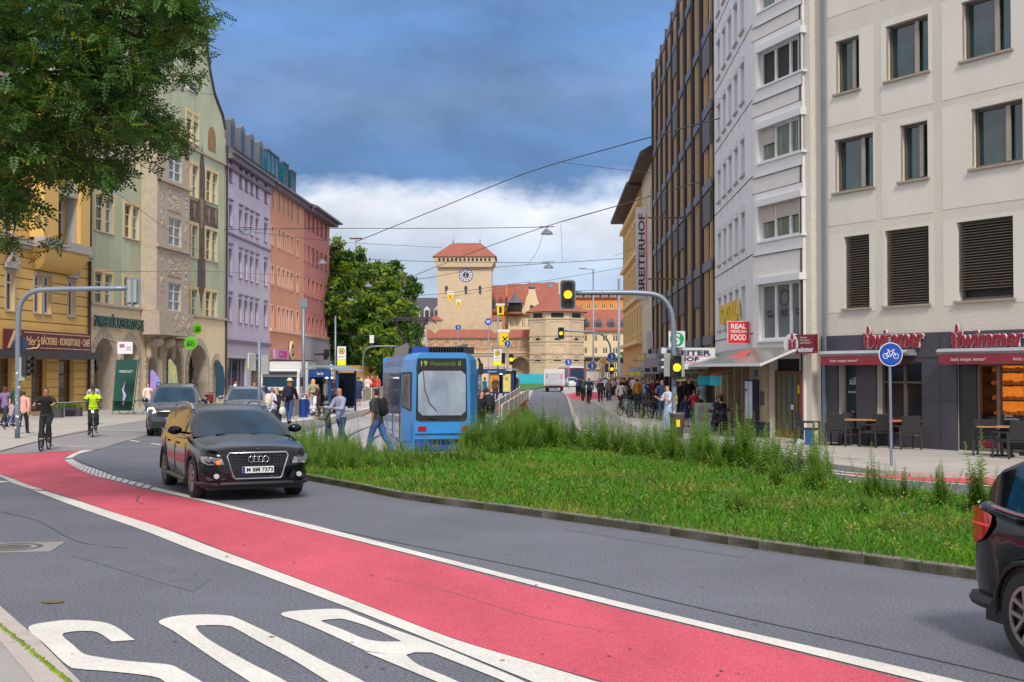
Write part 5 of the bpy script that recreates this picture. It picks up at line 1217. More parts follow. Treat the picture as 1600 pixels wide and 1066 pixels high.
M().tube([(x, -2.33+interp([(0, 0), (.6, .03), (.85, .2), (.93, .45)], abs(x)), .31) for x in np.linspace(-.92, .92, 15)], .045, 6).build('lower_bumper', blackp, au, smooth=True)
M().box(-.55, -.9, 1.14, -.30, -.88, 1.19).build('dash_card', mat('green_card', (110, 200, 160), rough=.6), au)
wp = M(); wp.bar((-.45, -1.10, 1.13), (.1, -.93, 1.19), .02, .015); wp.bar((.15, -1.10, 1.13), (.62, -.92, 1.19), .02, .015); wp.build('wiper', blackp, au)
M().ball((0, -2.3, .93), (.02, .02, .006)).build('bonnet_badge', chrome, au)
# right foreground SUV
sp2 = dict(suv); sp2.update(L=4.45, W=1.84, H=1.62, ax=(.85, 3.58), rw=.35, rail=True, top=[(0, .78), (.1, .9), (.5, .98), (1.2, 1.07), (2.4, 1.08), (3.8, 1.14), (4.2, 1.18), (4.38, 1.15), (4.45, 1.0)],
    bot=[(0, .30), (.1, .24), (4.0, .27), (4.35, .34), (4.45, .46)], wid=[(0, .70), (.15, .88), (.5, .97), (1.2, 1), (3.7, 1), (4.15, .965), (4.35, .91), (4.45, .82)],
    roof=[(1.2, 1.07), (1.95, 1.5), (2.4, 1.60), (3.3, 1.60), (3.85, 1.565), (4.1, 1.45), (4.38, 1.10)], gh=(1.2, 2.0, 3.8, 4.36), gend=3.95, pil=[(2.38, 2.46), (3.35, 3.43)], handles=(2.1, 3.0), seams=(1.35, 2.42, 3.4))
yb_ = R(14); fwd = Vector((math.sin(yb_), -math.cos(yb_), 0)); lat = Vector((-math.cos(yb_), -math.sin(yb_), 0))
rwc = Vector((4.00, 9.75, 0)); ctr = rwc-lat*(sp2['W']/2-.12)+fwd*(3.58-sp2['L']/2)
cb = car('black_suv', 'near black SUV cut off by the right edge with its red tail lamp showing', sp2, ctr, yb_, 1.0)
for s_ in (-1, 1):
    tl = M(); W2 = sp2['W']/2
    def tx(s): return W2*interp(sp2['wid'], s)+.02
    cs = [(4.02, 1.0, 1.07), (4.08, .93, 1.09), (4.15, .87, 1.10), (4.22, .85, 1.115), (4.3, .83, 1.12), (4.36, .82, 1.12), (4.41, .83, 1.11), (4.455, .86, 1.08)]
    for (a, z0, z1), (b, z2, z3) in zip(cs[:-1], cs[1:]):
        tl.quad((s_*tx(a), a-sp2['L']/2, z0), (s_*tx(b), b-sp2['L']/2, z2), (s_*(tx(b)-.015), b-sp2['L']/2, z3), (s_*(tx(a)-.015), a-sp2['L']/2, z1))
    tl.quad((s_*tx(4.455), 4.455-sp2['L']/2, .86), (s_*W2*.5, sp2['L']/2+.012, .86), (s_*W2*.5, sp2['L']/2+.012, 1.08), (s_*(tx(4.455)-.015), 4.455-sp2['L']/2, 1.08))
    tl.box(s_*W2*.45, sp2['L']/2-.06, .82, s_*W2*.82, sp2['L']/2+.012, 1.0); to = tl.build('tail_light', redlens, cb)
    ll = M(); ll.tube([(s_*(tx(s)+.002), s-sp2['L']/2, .99) for s in np.linspace(4.04, 4.40, 7)], .009, 5); ll.build('light_strip', mat('tail_lens_bright', (230, 60, 60), rough=.2), to)
    M().tube([(s_*(W2*interp(sp2['wid'], s)), s-sp2['L']/2, .38) for s in np.linspace(3.98, 4.42, 6)], .055, 6).build('bumper_trim', blackp, cb)
M().prism([(sp2['L']/2-.62, 1.60), (sp2['L']/2-.33, 1.565), (sp2['L']/2-.33, 1.535), (sp2['L']/2-.6, 1.54)], 'x', -.58, .58).build('spoiler', carblack, cb)
M().box(-.26, sp2['L']/2, .62, .26, sp2['L']/2+.012, .74).build('number_plate', platew, cb)
# van-shaped people carrier behind
van = dict(L=4.6, W=1.86, H=1.80, ax=(.85, 3.75), rw=.34, hood=1.0,
    top=[(0, .78), (.05, .9), (.2, 1.0), (.6, 1.08), (1.0, 1.14), (2.4, 1.12), (4.3, 1.13), (4.6, 1.05)], bot=suv['bot'], wid=[(0, .78), (.06, .86), (.2, .94), (.6, .99), (1.2, 1), (4.2, 1), (4.5, .95), (4.6, .9)],
    roof=[(.95, 1.14), (1.75, 1.68), (2.1, 1.78), (3, 1.80), (4.1, 1.78), (4.4, 1.68), (4.58, 1.14)], gh=(.95, 1.8, 4.35, 4.57), pil=[(2.2, 2.3), (3.3, 3.4)], gend=4.2, handles=(2.0, 3.0), seams=(1.2, 2.25, 3.3), rail=False)
p = G(270, 682)
vn = car('dark_people_carrier', 'dark people carrier with glowing angular headlights waiting behind the black SUV', van, (p.x-.48, p.y+2.25, 0), R(12), 1.0, body=mat('paint_graphite', (44, 48, 58), rough=.25, coat=1, var=.08), plate=('S 4087', .55, -2.315, -1))
for s_ in (-1, 1):
    q = M(); q.tube([(s_*.60, -2.30, .86), (s_*.72, -2.24, .80), (s_*.86, -2.06, .86), (s_*.84, -2.08, .96), (s_*.68, -2.24, 1.0), (s_*.60, -2.30, .86)], .02, 6); q.build('headlight', mat('led_on', (255, 240, 190), emit=4), vn)
q = M()
for k in range(5): q.box(-.55, -2.325, .70+k*.045, .55, -2.31, .725+k*.045)
q.build('grille', blackp, vn); M().box(-.7, -2.33, .36, .7, -2.29, .5).build('air_intake', blackp, vn)
# silver car, roof only seen
p = G(366, 668)
c3 = car('grey_estate_car', 'grey estate car seen over the black SUV roof behind the signal post', suv, (p.x, p.y+2.3, 0), R(10), .98, body=mat('paint_grey', (84, 88, 96), rough=.25, coat=1, var=.08), plate=('M 3311', .5, -2.345, -1))
for s_ in (-1, 1): M().ball((s_*.72, -2.15, .76), (.16, .1, .06)).build('headlight', lens, c3)

# ---------------------------------------------------------------- box truck (left), rubbish-style box van and purple bus (far)
whv = mat('vehicle_white', (206, 206, 206), rough=.35, var=.04, coat=.3)
p = G(440, 640); Y = p.y; s_ = Y/2000
tr = empty('box_truck', (p.x, Y, 0), R(4), 'white box truck with dark windscreen between the left pavement and the tram platform', 'truck')
W2 = 34*s_; zt = CAMH+(583-564)*s_; zc = CAMH+(583-577)*s_
M().box(-W2-.1, .9, .9, W2+.15, 7.5, zt).build('cargo_box', whv, tr); M().box(-W2-.13, .86, zt+.001, W2+.18, 7.5, zt+.07).build('box_cap', blackp, tr)
cabm = M().prism([(-.02, .45), (-.1, 1.0), (-.05, 1.35), (.12, zc-.15), (.3, zc), (.85, zc), (.85, .45)], 'x', -W2+.05, W2-.25); cb_ = cabm.build('cab', whv, tr)
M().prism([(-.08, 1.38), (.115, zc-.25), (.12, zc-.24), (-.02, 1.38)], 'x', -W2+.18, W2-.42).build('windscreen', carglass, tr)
q = M().box(-W2+.2, -.12, .62, W2-.4, -.08, 1.15); q.build('grille', blackp, tr); M().prism([(-.02, zc-.28), (-.18, zc-.3), (-.18, zc-.2), (.12, zc-.12)], 'x', -W2+.15, W2-.4).build('sun_visor', blackp, tr)
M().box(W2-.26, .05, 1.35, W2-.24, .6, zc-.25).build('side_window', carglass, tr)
for x in (-W2-.05, W2-.1): M().box(x-.1, -.2, 1.4, x+.1, -.1, 1.95).build('mirror', blackp, tr)
for x in (-W2+.25, W2-.4):
    M().box(x-.15, -.14, .66, x+.15, -.10, .85).build('headlight', lens, tr)
    for y in (.5, 5.8):
        w = empty('wheel', (x, y, .45)); w.parent = tr; t = M(); t.tube([(-.14, 0, 0), (.14, 0, 0)], .45, 18); t.build('tyre', tyre, w); M().disc((-.15, 0, 0), .24, 'x', 14, th=.3).build('rim', alloy, w)
p = G(866, 612.5); Y = p.y; s_ = Y/2000
bv = empty('box_van', (p.x, Y, 0), R(-2.5), 'white box van with red striped tail panel driving away in the middle of the road', 'van')
W2 = 16*s_; zt = CAMH+(583-576.5)*s_
M().box(-W2, 0, .75, W2, 4.2, zt).build('cargo_box', whv, bv); q = M().box(-W2*.85, -.05, .85, W2*.85, -.004, 2.2); q.build('tail_lift', mat('tail_lift_grey', (176, 180, 188), rough=.4), bv)
M().box(-W2*.9, -.02, .45, W2*.9, .6, .74).build('chassis', blackp, bv); M().box(-W2*.95, 4.25, .5, W2*.95, 5.9, 2.0).build('cab', whv, bv)
for x in (-W2*.8, W2*.62):
    M().box(x, -.06, .55, x+.25, -.025, .7).build('tail_light', redlens, bv)
    c = M()
    for k in range(3): c.prism([(x, 1.55+k*.16), (x+.22, 1.68+k*.16), (x+.22, 1.76+k*.16), (x, 1.63+k*.16)], 'y', -.062, -.051)
    c.build('warning_stripes', MATS['sign_red'], bv)
    for y in (1.0, 5.2): w = empty('wheel', (x+.1, y, .36)); w.parent = bv; t = M(); t.tube([(-.16, 0, 0), (.16, 0, 0)], .36, 14); t.build('tyre', tyre, w)
p = G(902, 603); Y = p.y; s_ = Y/2000
bs = empty('bus', (p.x, Y, 0), R(9), 'purple city bus coming round the bend beyond the white box van', 'bus')
pur = mat('bus_purple', (128, 24, 96), rough=.3, var=.05); W2 = 1.25; zt = 3.1
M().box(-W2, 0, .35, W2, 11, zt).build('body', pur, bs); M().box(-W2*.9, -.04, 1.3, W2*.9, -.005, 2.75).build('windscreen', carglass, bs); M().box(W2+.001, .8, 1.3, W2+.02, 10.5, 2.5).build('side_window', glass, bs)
M().box(-W2, .5, zt+.002, W2, 10.5, zt+.25).build('roof_unit', whv, bs); M().box(-.9, -.05, 2.78, .9, -.01, 3.0).build('route_display', shadow, bs)
for x in (-.95, .95): M().box(x-.15, -.03, .6, x+.15, -.004, .8).build('headlight', lens, bs); t = M(); t.tube([(x-.1, 2, .48), (x+.1, 2, .48)], .48, 14); t.build('tyre', tyre, bs)
for (a, b, col_, lab) in ((893, 606, (190, 190, 194), 'small white car beside the purple bus'), (826, 598, (60, 66, 76), 'dark car parked before the turquoise hoarding, left of the white box van'), (943, 608, (120, 20, 30), 'dark red car half hidden by the queue')):
    p = G(a, b); c = car('distant_car', lab, suv, (p.x, p.y, 0), R(80 if a == 826 else 5), .95, body=mat('paint%d' % a, col_, rough=.3, coat=.6), group='distant cars')

# ---------------------------------------------------------------- tram
tb = mat('tram_blue', (52, 134, 200), rough=.3, var=.06, coat=.4, scale=.8); tbd = mat('tram_blue_dark', (24, 66, 150), rough=.4); tgl = mat('tram_screen', (146, 156, 172), rough=.08, var=.35, scale=1.2, tint=(100, 112, 128), spec=.9, stretch=(1, 1, .6)); tsg = mat('tram_side_glass', (96, 86, 80), rough=.06, var=.6, scale=2.5, tint=(34, 38, 46), stretch=(1, 2.5, 1), spec=.9)
c0 = G(691, 706); ty = R(9)
tm = empty('tram', (c0.x, c0.y, 0), ty, 'blue and white tram on route 19 standing in the grass track', 'tram')
k_ = c0.y/2000       # metres per photo pixel at the tram face
def TX(x): return (x-691)*k_
def TZ(y): return CAMH+(583-y)*k_
W2 = .80
zr = TZ(551); LEN = 9.5
# body shell: front face plane slightly bowed
secs = [(0, .78), (.12, .84), (.72, 1.09), (LEN, 1.11)]
sh = M(); prof = lambda w: [(w*.97, TZ(704)), (w, TZ(688)), (w, TZ(640)), (w*.98, TZ(585)), (w*.96, TZ(562)), (w*.88, TZ(555)), (w*.70, zr)]
rws_ = []
for y, w in secs:
    P = prof(w); rws_.append([(x, y, z) for x, z in P]+[(-x, y, z) for x, z in reversed(P)])
n = 14; base_ = 0
for r_ in rws_: sh.v += r_
for i in range(3):
    for j in range(n-1): sh.f.append((i*n+j, i*n+j+1, (i+1)*n+j+1, (i+1)*n+j)); sh.mi.append(0)
sh.f.append(tuple(range(n))); sh.mi.append(0); sh.f.append(tuple(range(4*n-1, 3*n-1, -1))); sh.mi.append(0)
sh.build('body', tb, tm, smooth=False)
M().prism([(TX(651), TZ(575.5)), (TX(649.5), TZ(655)), (TX(656), TZ(657.5)), (TX(724), TZ(657.5)), (TX(730), TZ(655)), (TX(729), TZ(575.5))], 'y', -.03, -.004).build('screen_surround', blackp, tm)
wsn = M(); x0, x1, z0, z1, c = TX(653), TX(727.5), TZ(649), TZ(579.5), .12
wsn.prism([(x0+c, z0), (x1-c, z0), (x1, z0+c), (x1, z1-c), (x1-c, z1), (x0+c, z1), (x0, z1-c), (x0, z0+c)], 'y', -.045, -.031); wsn.build('windscreen', tgl, tm)
M().prism([(TX(650), TZ(578)), (TX(652), TZ(560)), (TX(728), TZ(560)), (TX(729), TZ(578))], 'y', -.05, -.0305).build('destination_box', blackp, tm)
led = mat('led_yellow', (150, 170, 40), rough=.5, emit=.35); text_obj('19', TX(657.5), TZ(572), TX(667), TZ(564), -.055, led, tm, depth=.004); text_obj('Westendstraße', TX(671), TZ(571.5), TX(712), TZ(564.5), -.055, mat('led_dim', (92, 108, 36), emit=.15), tm, depth=.004); text_obj('U', TX(716), TZ(571.5), TX(719.5), TZ(564.5), -.055, led, tm, depth=.004)
M().tube([(TX(661), -.06, TZ(579)), (TX(663), -.07, TZ(608)), (TX(671), -.07, TZ(630)), (TX(682), -.06, TZ(642))], .009, 5).bar((TX(668), -.07, TZ(652)), (TX(684), -.07, TZ(654)), .02, .03).build('wiper', blackp, tm)
for x in (653, 721): M().box(TX(x), -.035, TZ(672.5), TX(x+13), -.003, TZ(666)).build('tail_light', redlens, tm)
M().box(TX(648), -.06, TZ(677), TX(733), -.002, TZ(674.5)).box(TX(648), -.05, TZ(686), TX(733), -.003, TZ(684)).build('bumper_ridge', MATS['tram_blue'], tm)
M().box(TX(648), -.02, TZ(704), TX(735), -.001, TZ(686)).build('lower_panel', tbd, tm); text_obj('2258', TX(655), TZ(682), TX(668), TZ(678), -.012, mat('number_grey', (120, 130, 140)), tm, depth=.004)
M().box(TX(671), -.1, TZ(690), TX(717), -.021, TZ(686.5)).build('coupler_cover', blackp, tm)
# left cheek with driver's side window, door leaf
q = M(); q.quad((-.865, .15, TZ(643)), (-.865, .15, TZ(581)), (-1.085, .68, TZ(582)), (-1.09, .68, TZ(636))); q.build('cheek_window', blackp, tm)
q = M(); q.quad((-.882, .17, TZ(640)), (-.882, .17, TZ(584)), (-1.095, .665, TZ(585)), (-1.10, .665, TZ(634))); q.build('cheek_pane', tsg, tm)
q = M(); q.quad((-.86, .13, TZ(690)), (-.86, .13, TZ(664)), (-1.095, .70, TZ(664)), (-1.095, .70, TZ(690))); q.build('cheek_panel', tb, tm)
W2 = .95
for s_ in (-1, 1):
    for k in range(5):
        y0 = 1.35+k*1.6; X = s_*(W2+.165)
        o = M().box(min(X, X-s_*.02), y0, TZ(652) if k % 2 else TZ(690), max(X, X-s_*.02), y0+1.45, TZ(583)); o.build('door' if k % 2 == 0 else 'side_window', tsg, tm)
    M().box(s_*(W2+.15) if s_ > 0 else -W2-.172, 1.3, TZ(704), s_*(W2+.172) if s_ > 0 else -W2-.15, LEN, TZ(694)).build('skirt', mat('tram_grey', (150, 152, 160), rough=.5), tm)
for s_, y0, y1 in ((-1, .9, 6.5), (1, 1.5, 8)):
    o = M().prism([(y0+.2, zr-.05), (y1, zr-.05), (y1, TZ(538)+.02), (y0, TZ(538)+.05)], 'x', s_*(W2-.08), s_*(W2-.04)); o.build('roof_screen', mat('roof_panel', (150, 146, 140), rough=.5), tm)
M().box(TX(648), .9, zr+.002, TX(674), 1.5, TZ(541)).build('roof_unit', tbd, tm); q = M()
for k in range(16): q.box(-.3+k*.08, 1.6, zr, -.27+k*.08, 3.2, TZ(540))
q.build('resistor_grid', blackp, tm); M().box(.75, 1.2, zr, 1.05, 3.0, TZ(541)).build('roof_box', blackp, tm)
q = M(); zt = TZ(487)
for s_ in (-1, 1): q.bar((s_*.22-.55, 4.4, zr), (s_*.15-.55, 4.4, zr+.35), .06, .06); q.bar((s_*.18-.55, 4.4, zr+.35), (s_*.5-.55, 4.2, zt-.03), .045, .045)
q.bar((-1.15, 4.2, zt), (.05, 4.2, zt), .06, .05); q.bar((.05, 4.2, zt), (.25, 4.2, zt-.18), .04, .04); q.bar((-1.15, 4.2, zt), (-1.35, 4.2, zt-.18), .04, .04); q.bar((-1.15, 4.4, zt-.06), (.05, 4.4, zt-.06), .04, .04); q.build('pantograph', mat('panto_dark', (54, 44, 46), rough=.5), tm)
W2 = 1.0
M().bar((W2+.05, .25, TZ(560)), (W2+.12, .1, TZ(572)), .05, .05).box(W2+.04, .05, TZ(585), W2+.16, .13, TZ(568)).build('mirror', blackp, tm)
o = empty('rear_car', (-.0, LEN+.5, 0), R(-12)); o.parent = tm; M().box(-W2-.1, 0, .3, W2+.1, 9, zr-.02).build('body_shell', tb, o); M().box(-W2-.12, .5, TZ(650), -W2-.101, 8.5, TZ(585)).build('side_window', tsg, o)
M().box(-W2+.05, LEN, .4, W2-.05, LEN+.6, zr-.1).build('bellows', blackp, tm)
# ================================================================ people, bicycles
skinm = [mat('skin_light', (206, 156, 130), rough=.6, var=.05), mat('skin_mid', (176, 124, 96), rough=.6, var=.05), mat('skin_dark', (110, 74, 56), rough=.6, var=.05)]
def cloth(c): return mat('cloth_%02x%02x%02x' % tuple(c), c, rough=.9, var=.14, scale=5)
_pm = {}
POSE = {
 'stand': dict(lean=2, hL=2, kL=3, hR=-3, kR=2, sL=4, eL=12, sR=-3, eR=14, ab=9),
 'wait': dict(lean=0, hL=8, kL=12, hR=-2, kR=0, sL=20, eL=80, sR=-4, eR=15, ab=10),
 'phone': dict(lean=4, hL=3, kL=4, hR=-3, kR=2, sL=25, eL=95, sR=28, eR=90, ab=8),
 'walk': dict(lean=4, hL=26, kL=8, hR=-22, kR=22, sL=-24, eL=18, sR=26, eR=28, ab=8),
 'walk2': dict(lean=4, hL=-20, kL=24, hR=24, kR=6, sL=26, eL=30, sR=-22, eR=16, ab=8),
 'reach': dict(lean=5, hL=20, kL=6, hR=-18, kR=18, sL=-8, eL=18, sR=48, eR=8, ab=12),
 'arms': dict(lean=6, hL=12, kL=8, hR=-14, kR=14, sL=22, eL=75, sR=28, eR=70, ab=14),
 'crouch': dict(lean=32, hL=75, kL=95, hR=40, kR=80, sL=50, eL=40, sR=40, eR=50, ab=10),
 'bend': dict(lean=38, hL=12, kL=20, hR=0, kR=8, sL=70, eL=95, sR=60, eR=60, ab=16),
 'sit': dict(lean=8, hL=82, kL=82, hR=84, kR=80, sL=40, eL=60, sR=35, eR=60, ab=10, pz=.52),
 'ride': dict(lean=18, hL=62, kL=68, hR=28, kR=42, sL=66, eL=18, sR=64, eR=20, ab=16, pz=.98),
 'rideb': dict(lean=18, hL=30, kL=44, hR=60, kR=66, sL=62, eL=18, sR=64, eR=20, ab=12, pz=.98),
}
def skel(pose, fingers):
    q = POSE[pose]; V_ = []; E = []; Rr = []; lab = []
    def add(p, r, par, l):
        V_.append(Vector(p)); Rr.append(r); lab.append(l)
        if par is not None: E.append((par, len(V_)-1))
        return len(V_)-1
    def leg(sx, h, k):
        h, k = R(h), R(k); hip = Vector((sx*.095, 0, -.03)); kn = hip+.43*Vector((sx*.02, -math.sin(h), -math.cos(h))); s = h-k
        an = kn+.42*Vector((0, -math.sin(s), -math.cos(s))); return hip, kn, an, s
    L_ = leg(1, q['hL'], q['kL']); Rg = leg(-1, q['hR'], q['kR'])
    pz = q.get('pz') or -min(L_[2].z, Rg[2].z)+.085
    P = Vector((0, 0, pz)); ln = R(q['lean']); up = Vector((0, -math.sin(ln), math.cos(ln)))
    pel = add(P, (.135, .105), None, 'pelvis'); wa = add(P+up*.16, (.125, .095), pel, 'torso'); ch = add(P+up*.38, (.15, .11), wa, 'torso'); ub = add(P+up*.47, (.11, .08), ch, 'torso')
    nk = add(P+up*.55, (.052, .052), ub, 'neck'); upn = (up+Vector((0, 0, 1))).normalized(); hb = add(P+up*.55+upn*.085, (.062, .066), nk, 'head'); hm = add(V_[hb]+upn*.07+Vector((0, -.008, 0)), (.078, .092), hb, 'head'); ht = add(V_[hm]+upn*.075+Vector((0, .008, 0)), (.058, .065), hm, 'head')
    nose = add(V_[hb]+upn*.045+Vector((0, -.088, 0)), (.013, .013), hb, 'head')
    for sx, (hip, kn, an, s) in ((1, L_), (-1, Rg)):
        h_ = add(P+hip+Vector((0, 0, -.02)), (.095, .098), pel, 'thigh'); m_ = add(P+(hip+kn)/2, (.078, .08), h_, 'thigh'); k_i = add(P+kn, (.056, .058), m_, 'thigh'); c = add(P+kn.lerp(an, .35)+Vector((0, .015, 0)), (.053, .056), k_i, 'shin')
        a = add(P+an, (.036, .04), c, 'shin'); fw = Vector((sx*.18, -math.cos(s*.5), -abs(math.sin(s*.25)))).normalized()
        add(P+an+Vector((0, .045, -.045)), (.036, .032), a, 'foot'); b = add(P+an+fw*.1+Vector((0, 0, -.045)), (.042, .03), a, 'foot'); add(P+an+fw*.19+Vector((0, 0, -.055)), (.034, .022), b, 'foot')
    for sx, sh, el in ((1, q['sL'], q['eL']), (-1, q['sR'], q['eR'])):
        sh, el = R(sh), R(el); ab = R(q['ab']); S = P+up*.47+Vector((sx*.185, 0, 0)); e = S+.29*Vector((sx*math.sin(ab), -math.sin(sh)*math.cos(ab), -math.cos(sh)*math.cos(ab)))
        t = sh+el; d = Vector((-sx*.08, -math.sin(t), -math.cos(t))).normalized(); w = e+.25*d
        s_ = add(S, (.062, .06), ub, 'uarm'); m_ = add((S+e)/2, (.047, .047), s_, 'uarm'); ei = add(e, (.04, .04), m_, 'uarm'); fi = add(e.lerp(w, .35), (.038, .038), ei, 'farm'); wi = add(w, (.026, .022), fi, 'farm')
        hd = add(w+d*.06, (.036, .02), wi, 'hand')
        if fingers:
            side = d.cross(Vector((0, 1, 0))).normalized() if abs(d.y) < .9 else Vector((1, 0, 0))
            for k, (o, ln_) in enumerate(((-.028, .060), (-.009, .072), (.010, .066), (.027, .052))):
                b = w+d*.085+side*o; cu = Vector((-sx*.25, -.35, 0)); f1 = add(b, (.009, .009), hd, 'hand'); f2 = add(b+d*ln_*.5+cu*.012, (.008, .008), f1, 'hand'); add(b+d*ln_*.9+cu*.05, (.007, .007), f2, 'hand')
            tb_ = w+d*.035+side*(-.034); f1 = add(tb_, (.011, .011), hd, 'hand'); add(tb_+side*-.014+d*.045+Vector((0, -.02, 0)), (.008, .008), f1, 'hand')
        else: add(w+d*.13+Vector((-sx*.01, -.012, 0)), (.028, .016), hd, 'hand')
    return V_, E, Rr, lab, V_[hm], upn
def body_mesh(pose, fingers=False):
    key = (pose, fingers)
    if key in _pm: return _pm[key]
    V_, E, Rr, lab, hm, up = skel(pose, fingers)
    me = bpy.data.meshes.new('sk'); me.from_pydata(V_, E, []); o = bpy.data.objects.new('sk', me); COL.objects.link(o)
    md = o.modifiers.new('s', 'SKIN'); md.use_smooth_shade = True
    if not me.skin_vertices: bpy.context.view_layer.update()
    sk = me.skin_vertices[0].data
    for i, r in enumerate(Rr): sk[i].radius = r
    for v in sk: v.use_root = False
    sk[0].use_root = True
    ss = o.modifiers.new('u', 'SUBSURF'); ss.levels = 1; ss.render_levels = 1
    bpy.context.view_layer.update(); dg_ = bpy.context.evaluated_depsgraph_get(); ev = bpy.data.meshes.new_from_object(o.evaluated_get(dg_))
    n = len(ev.vertices); co = np.empty(n*3, np.float32); ev.vertices.foreach_get('co', co); co = co.reshape(-1, 3); no = np.empty(n*3, np.float32); ev.vertex_normals.foreach_get('vector', no); no = no.reshape(-1, 3)
    # nearest bone
    A = np.array([V_[a][:] for a, b in E]); B = np.array([V_[b][:] for a, b in E]); BL = [lab[b] for a, b in E]; BL = [('torso' if l == 'torso' else 'uarm_' if (l == 'uarm' and lab[E[i][0]] == 'torso') else 'pelvis' if (l == 'thigh' and lab[E[i][0]] == 'pelvis') else l) for i, l in enumerate(BL)]
    AB = B-A; t = np.einsum('nij,ij->ni', co[:, None, :]-A[None], AB)/np.maximum((AB**2).sum(1), 1e-9); t = np.clip(t, 0, 1)
    pr_ = A[None]+t[..., None]*AB[None]; ra = np.array([[Rr[a][0], Rr[b][0]] for a, b in E]); rad = ra[:, 0][None]*(1-t)+ra[:, 1][None]*t
    dd = np.linalg.norm(co[:, None]-pr_, axis=2)-rad; near = dd.argmin(1)
    vl = [BL[i] for i in near]; tt = t[np.arange(n), near]
    faces = [tuple(p.vertices) for p in ev.polygons]
    bpy.data.objects.remove(o)
    ev.polygons.foreach_set('use_smooth', [True]*len(faces))
    _pm[key] = dict(me=ev, co=co, no=no, vl=vl, tt=tt, faces=faces, hm=np.array(hm), up=np.array(up), V=V_, lab=lab, cache={})
    return _pm[key]
def shell(B, kind):
    """garment: an inflated copy of part of the body surface"""
    if kind in B['cache']: return B['cache'][kind]
    sets = {'top_long': ({'torso', 'pelvis', 'uarm', 'uarm_', 'farm'}, .020), 'top_tee': ({'torso', 'pelvis', 'uarm', 'uarm_'}, .022), 'trousers': ({'pelvis', 'thigh', 'shin'}, .016), 'shorts': ({'pelvis', 'thigh'}, .024), 'wide': ({'pelvis', 'thigh', 'shin'}, .016), 'shoes': ({'foot'}, .014), 'hair': ({'head'}, .012), 'hood': ({'head'}, .02)}
    S, inf = sets[kind]; co, no, vl, tt, up, hm = B['co'], B['no'], B['vl'], B['tt'], B['up'], B['hm']
    pz = B['V'][0].z
    def inside(i):
        l = vl[i]
        if l not in S: return False
        if kind.startswith('top') and l == 'pelvis' and co[i][2] < pz-.10: return False
        if kind == 'top_tee' and l == 'uarm' and tt[i] > .75 and False: return False
        if kind in ('hair', 'hood'):
            r = co[i]-hm; h = float(r@up); f = -r[1]
            return h > -.015 and f < .035 or h > .045 or (f < -.01 and h > -.09) if kind == 'hair' else (f < .04 or h > .05)
        return True
    keep = [inside(i) for i in range(len(co))]
    fs = [f for f in B['faces'] if sum(keep[i] for i in f) >= (3 if len(f) > 3 else 2)]
    ids = sorted({i for f in fs for i in f}); mp_ = {k: j for j, k in enumerate(ids)}
    vs = []
    for i in ids:
        g = inf
        if kind == 'wide' and vl[i] == 'shin': g = .016+.055*tt[i]
        if kind == 'trousers' and vl[i] == 'shin': g = .016+.012*tt[i]
        vs.append(tuple(co[i]+no[i]*g))
    me = bpy.data.meshes.new(kind); me.from_pydata(vs, [], [tuple(mp_[i] for i in f) for f in fs]); me.polygons.foreach_set('use_smooth', [True]*len(fs)); me.materials.append(skinm[0]); B['cache'][kind] = me
    return me
def put(name, me, par, m):
    o = link(name, me, par)
    if not me.materials: me.materials.append(m)
    o.material_slots[0].link = 'OBJECT'; o.material_slots[0].material = m; return o
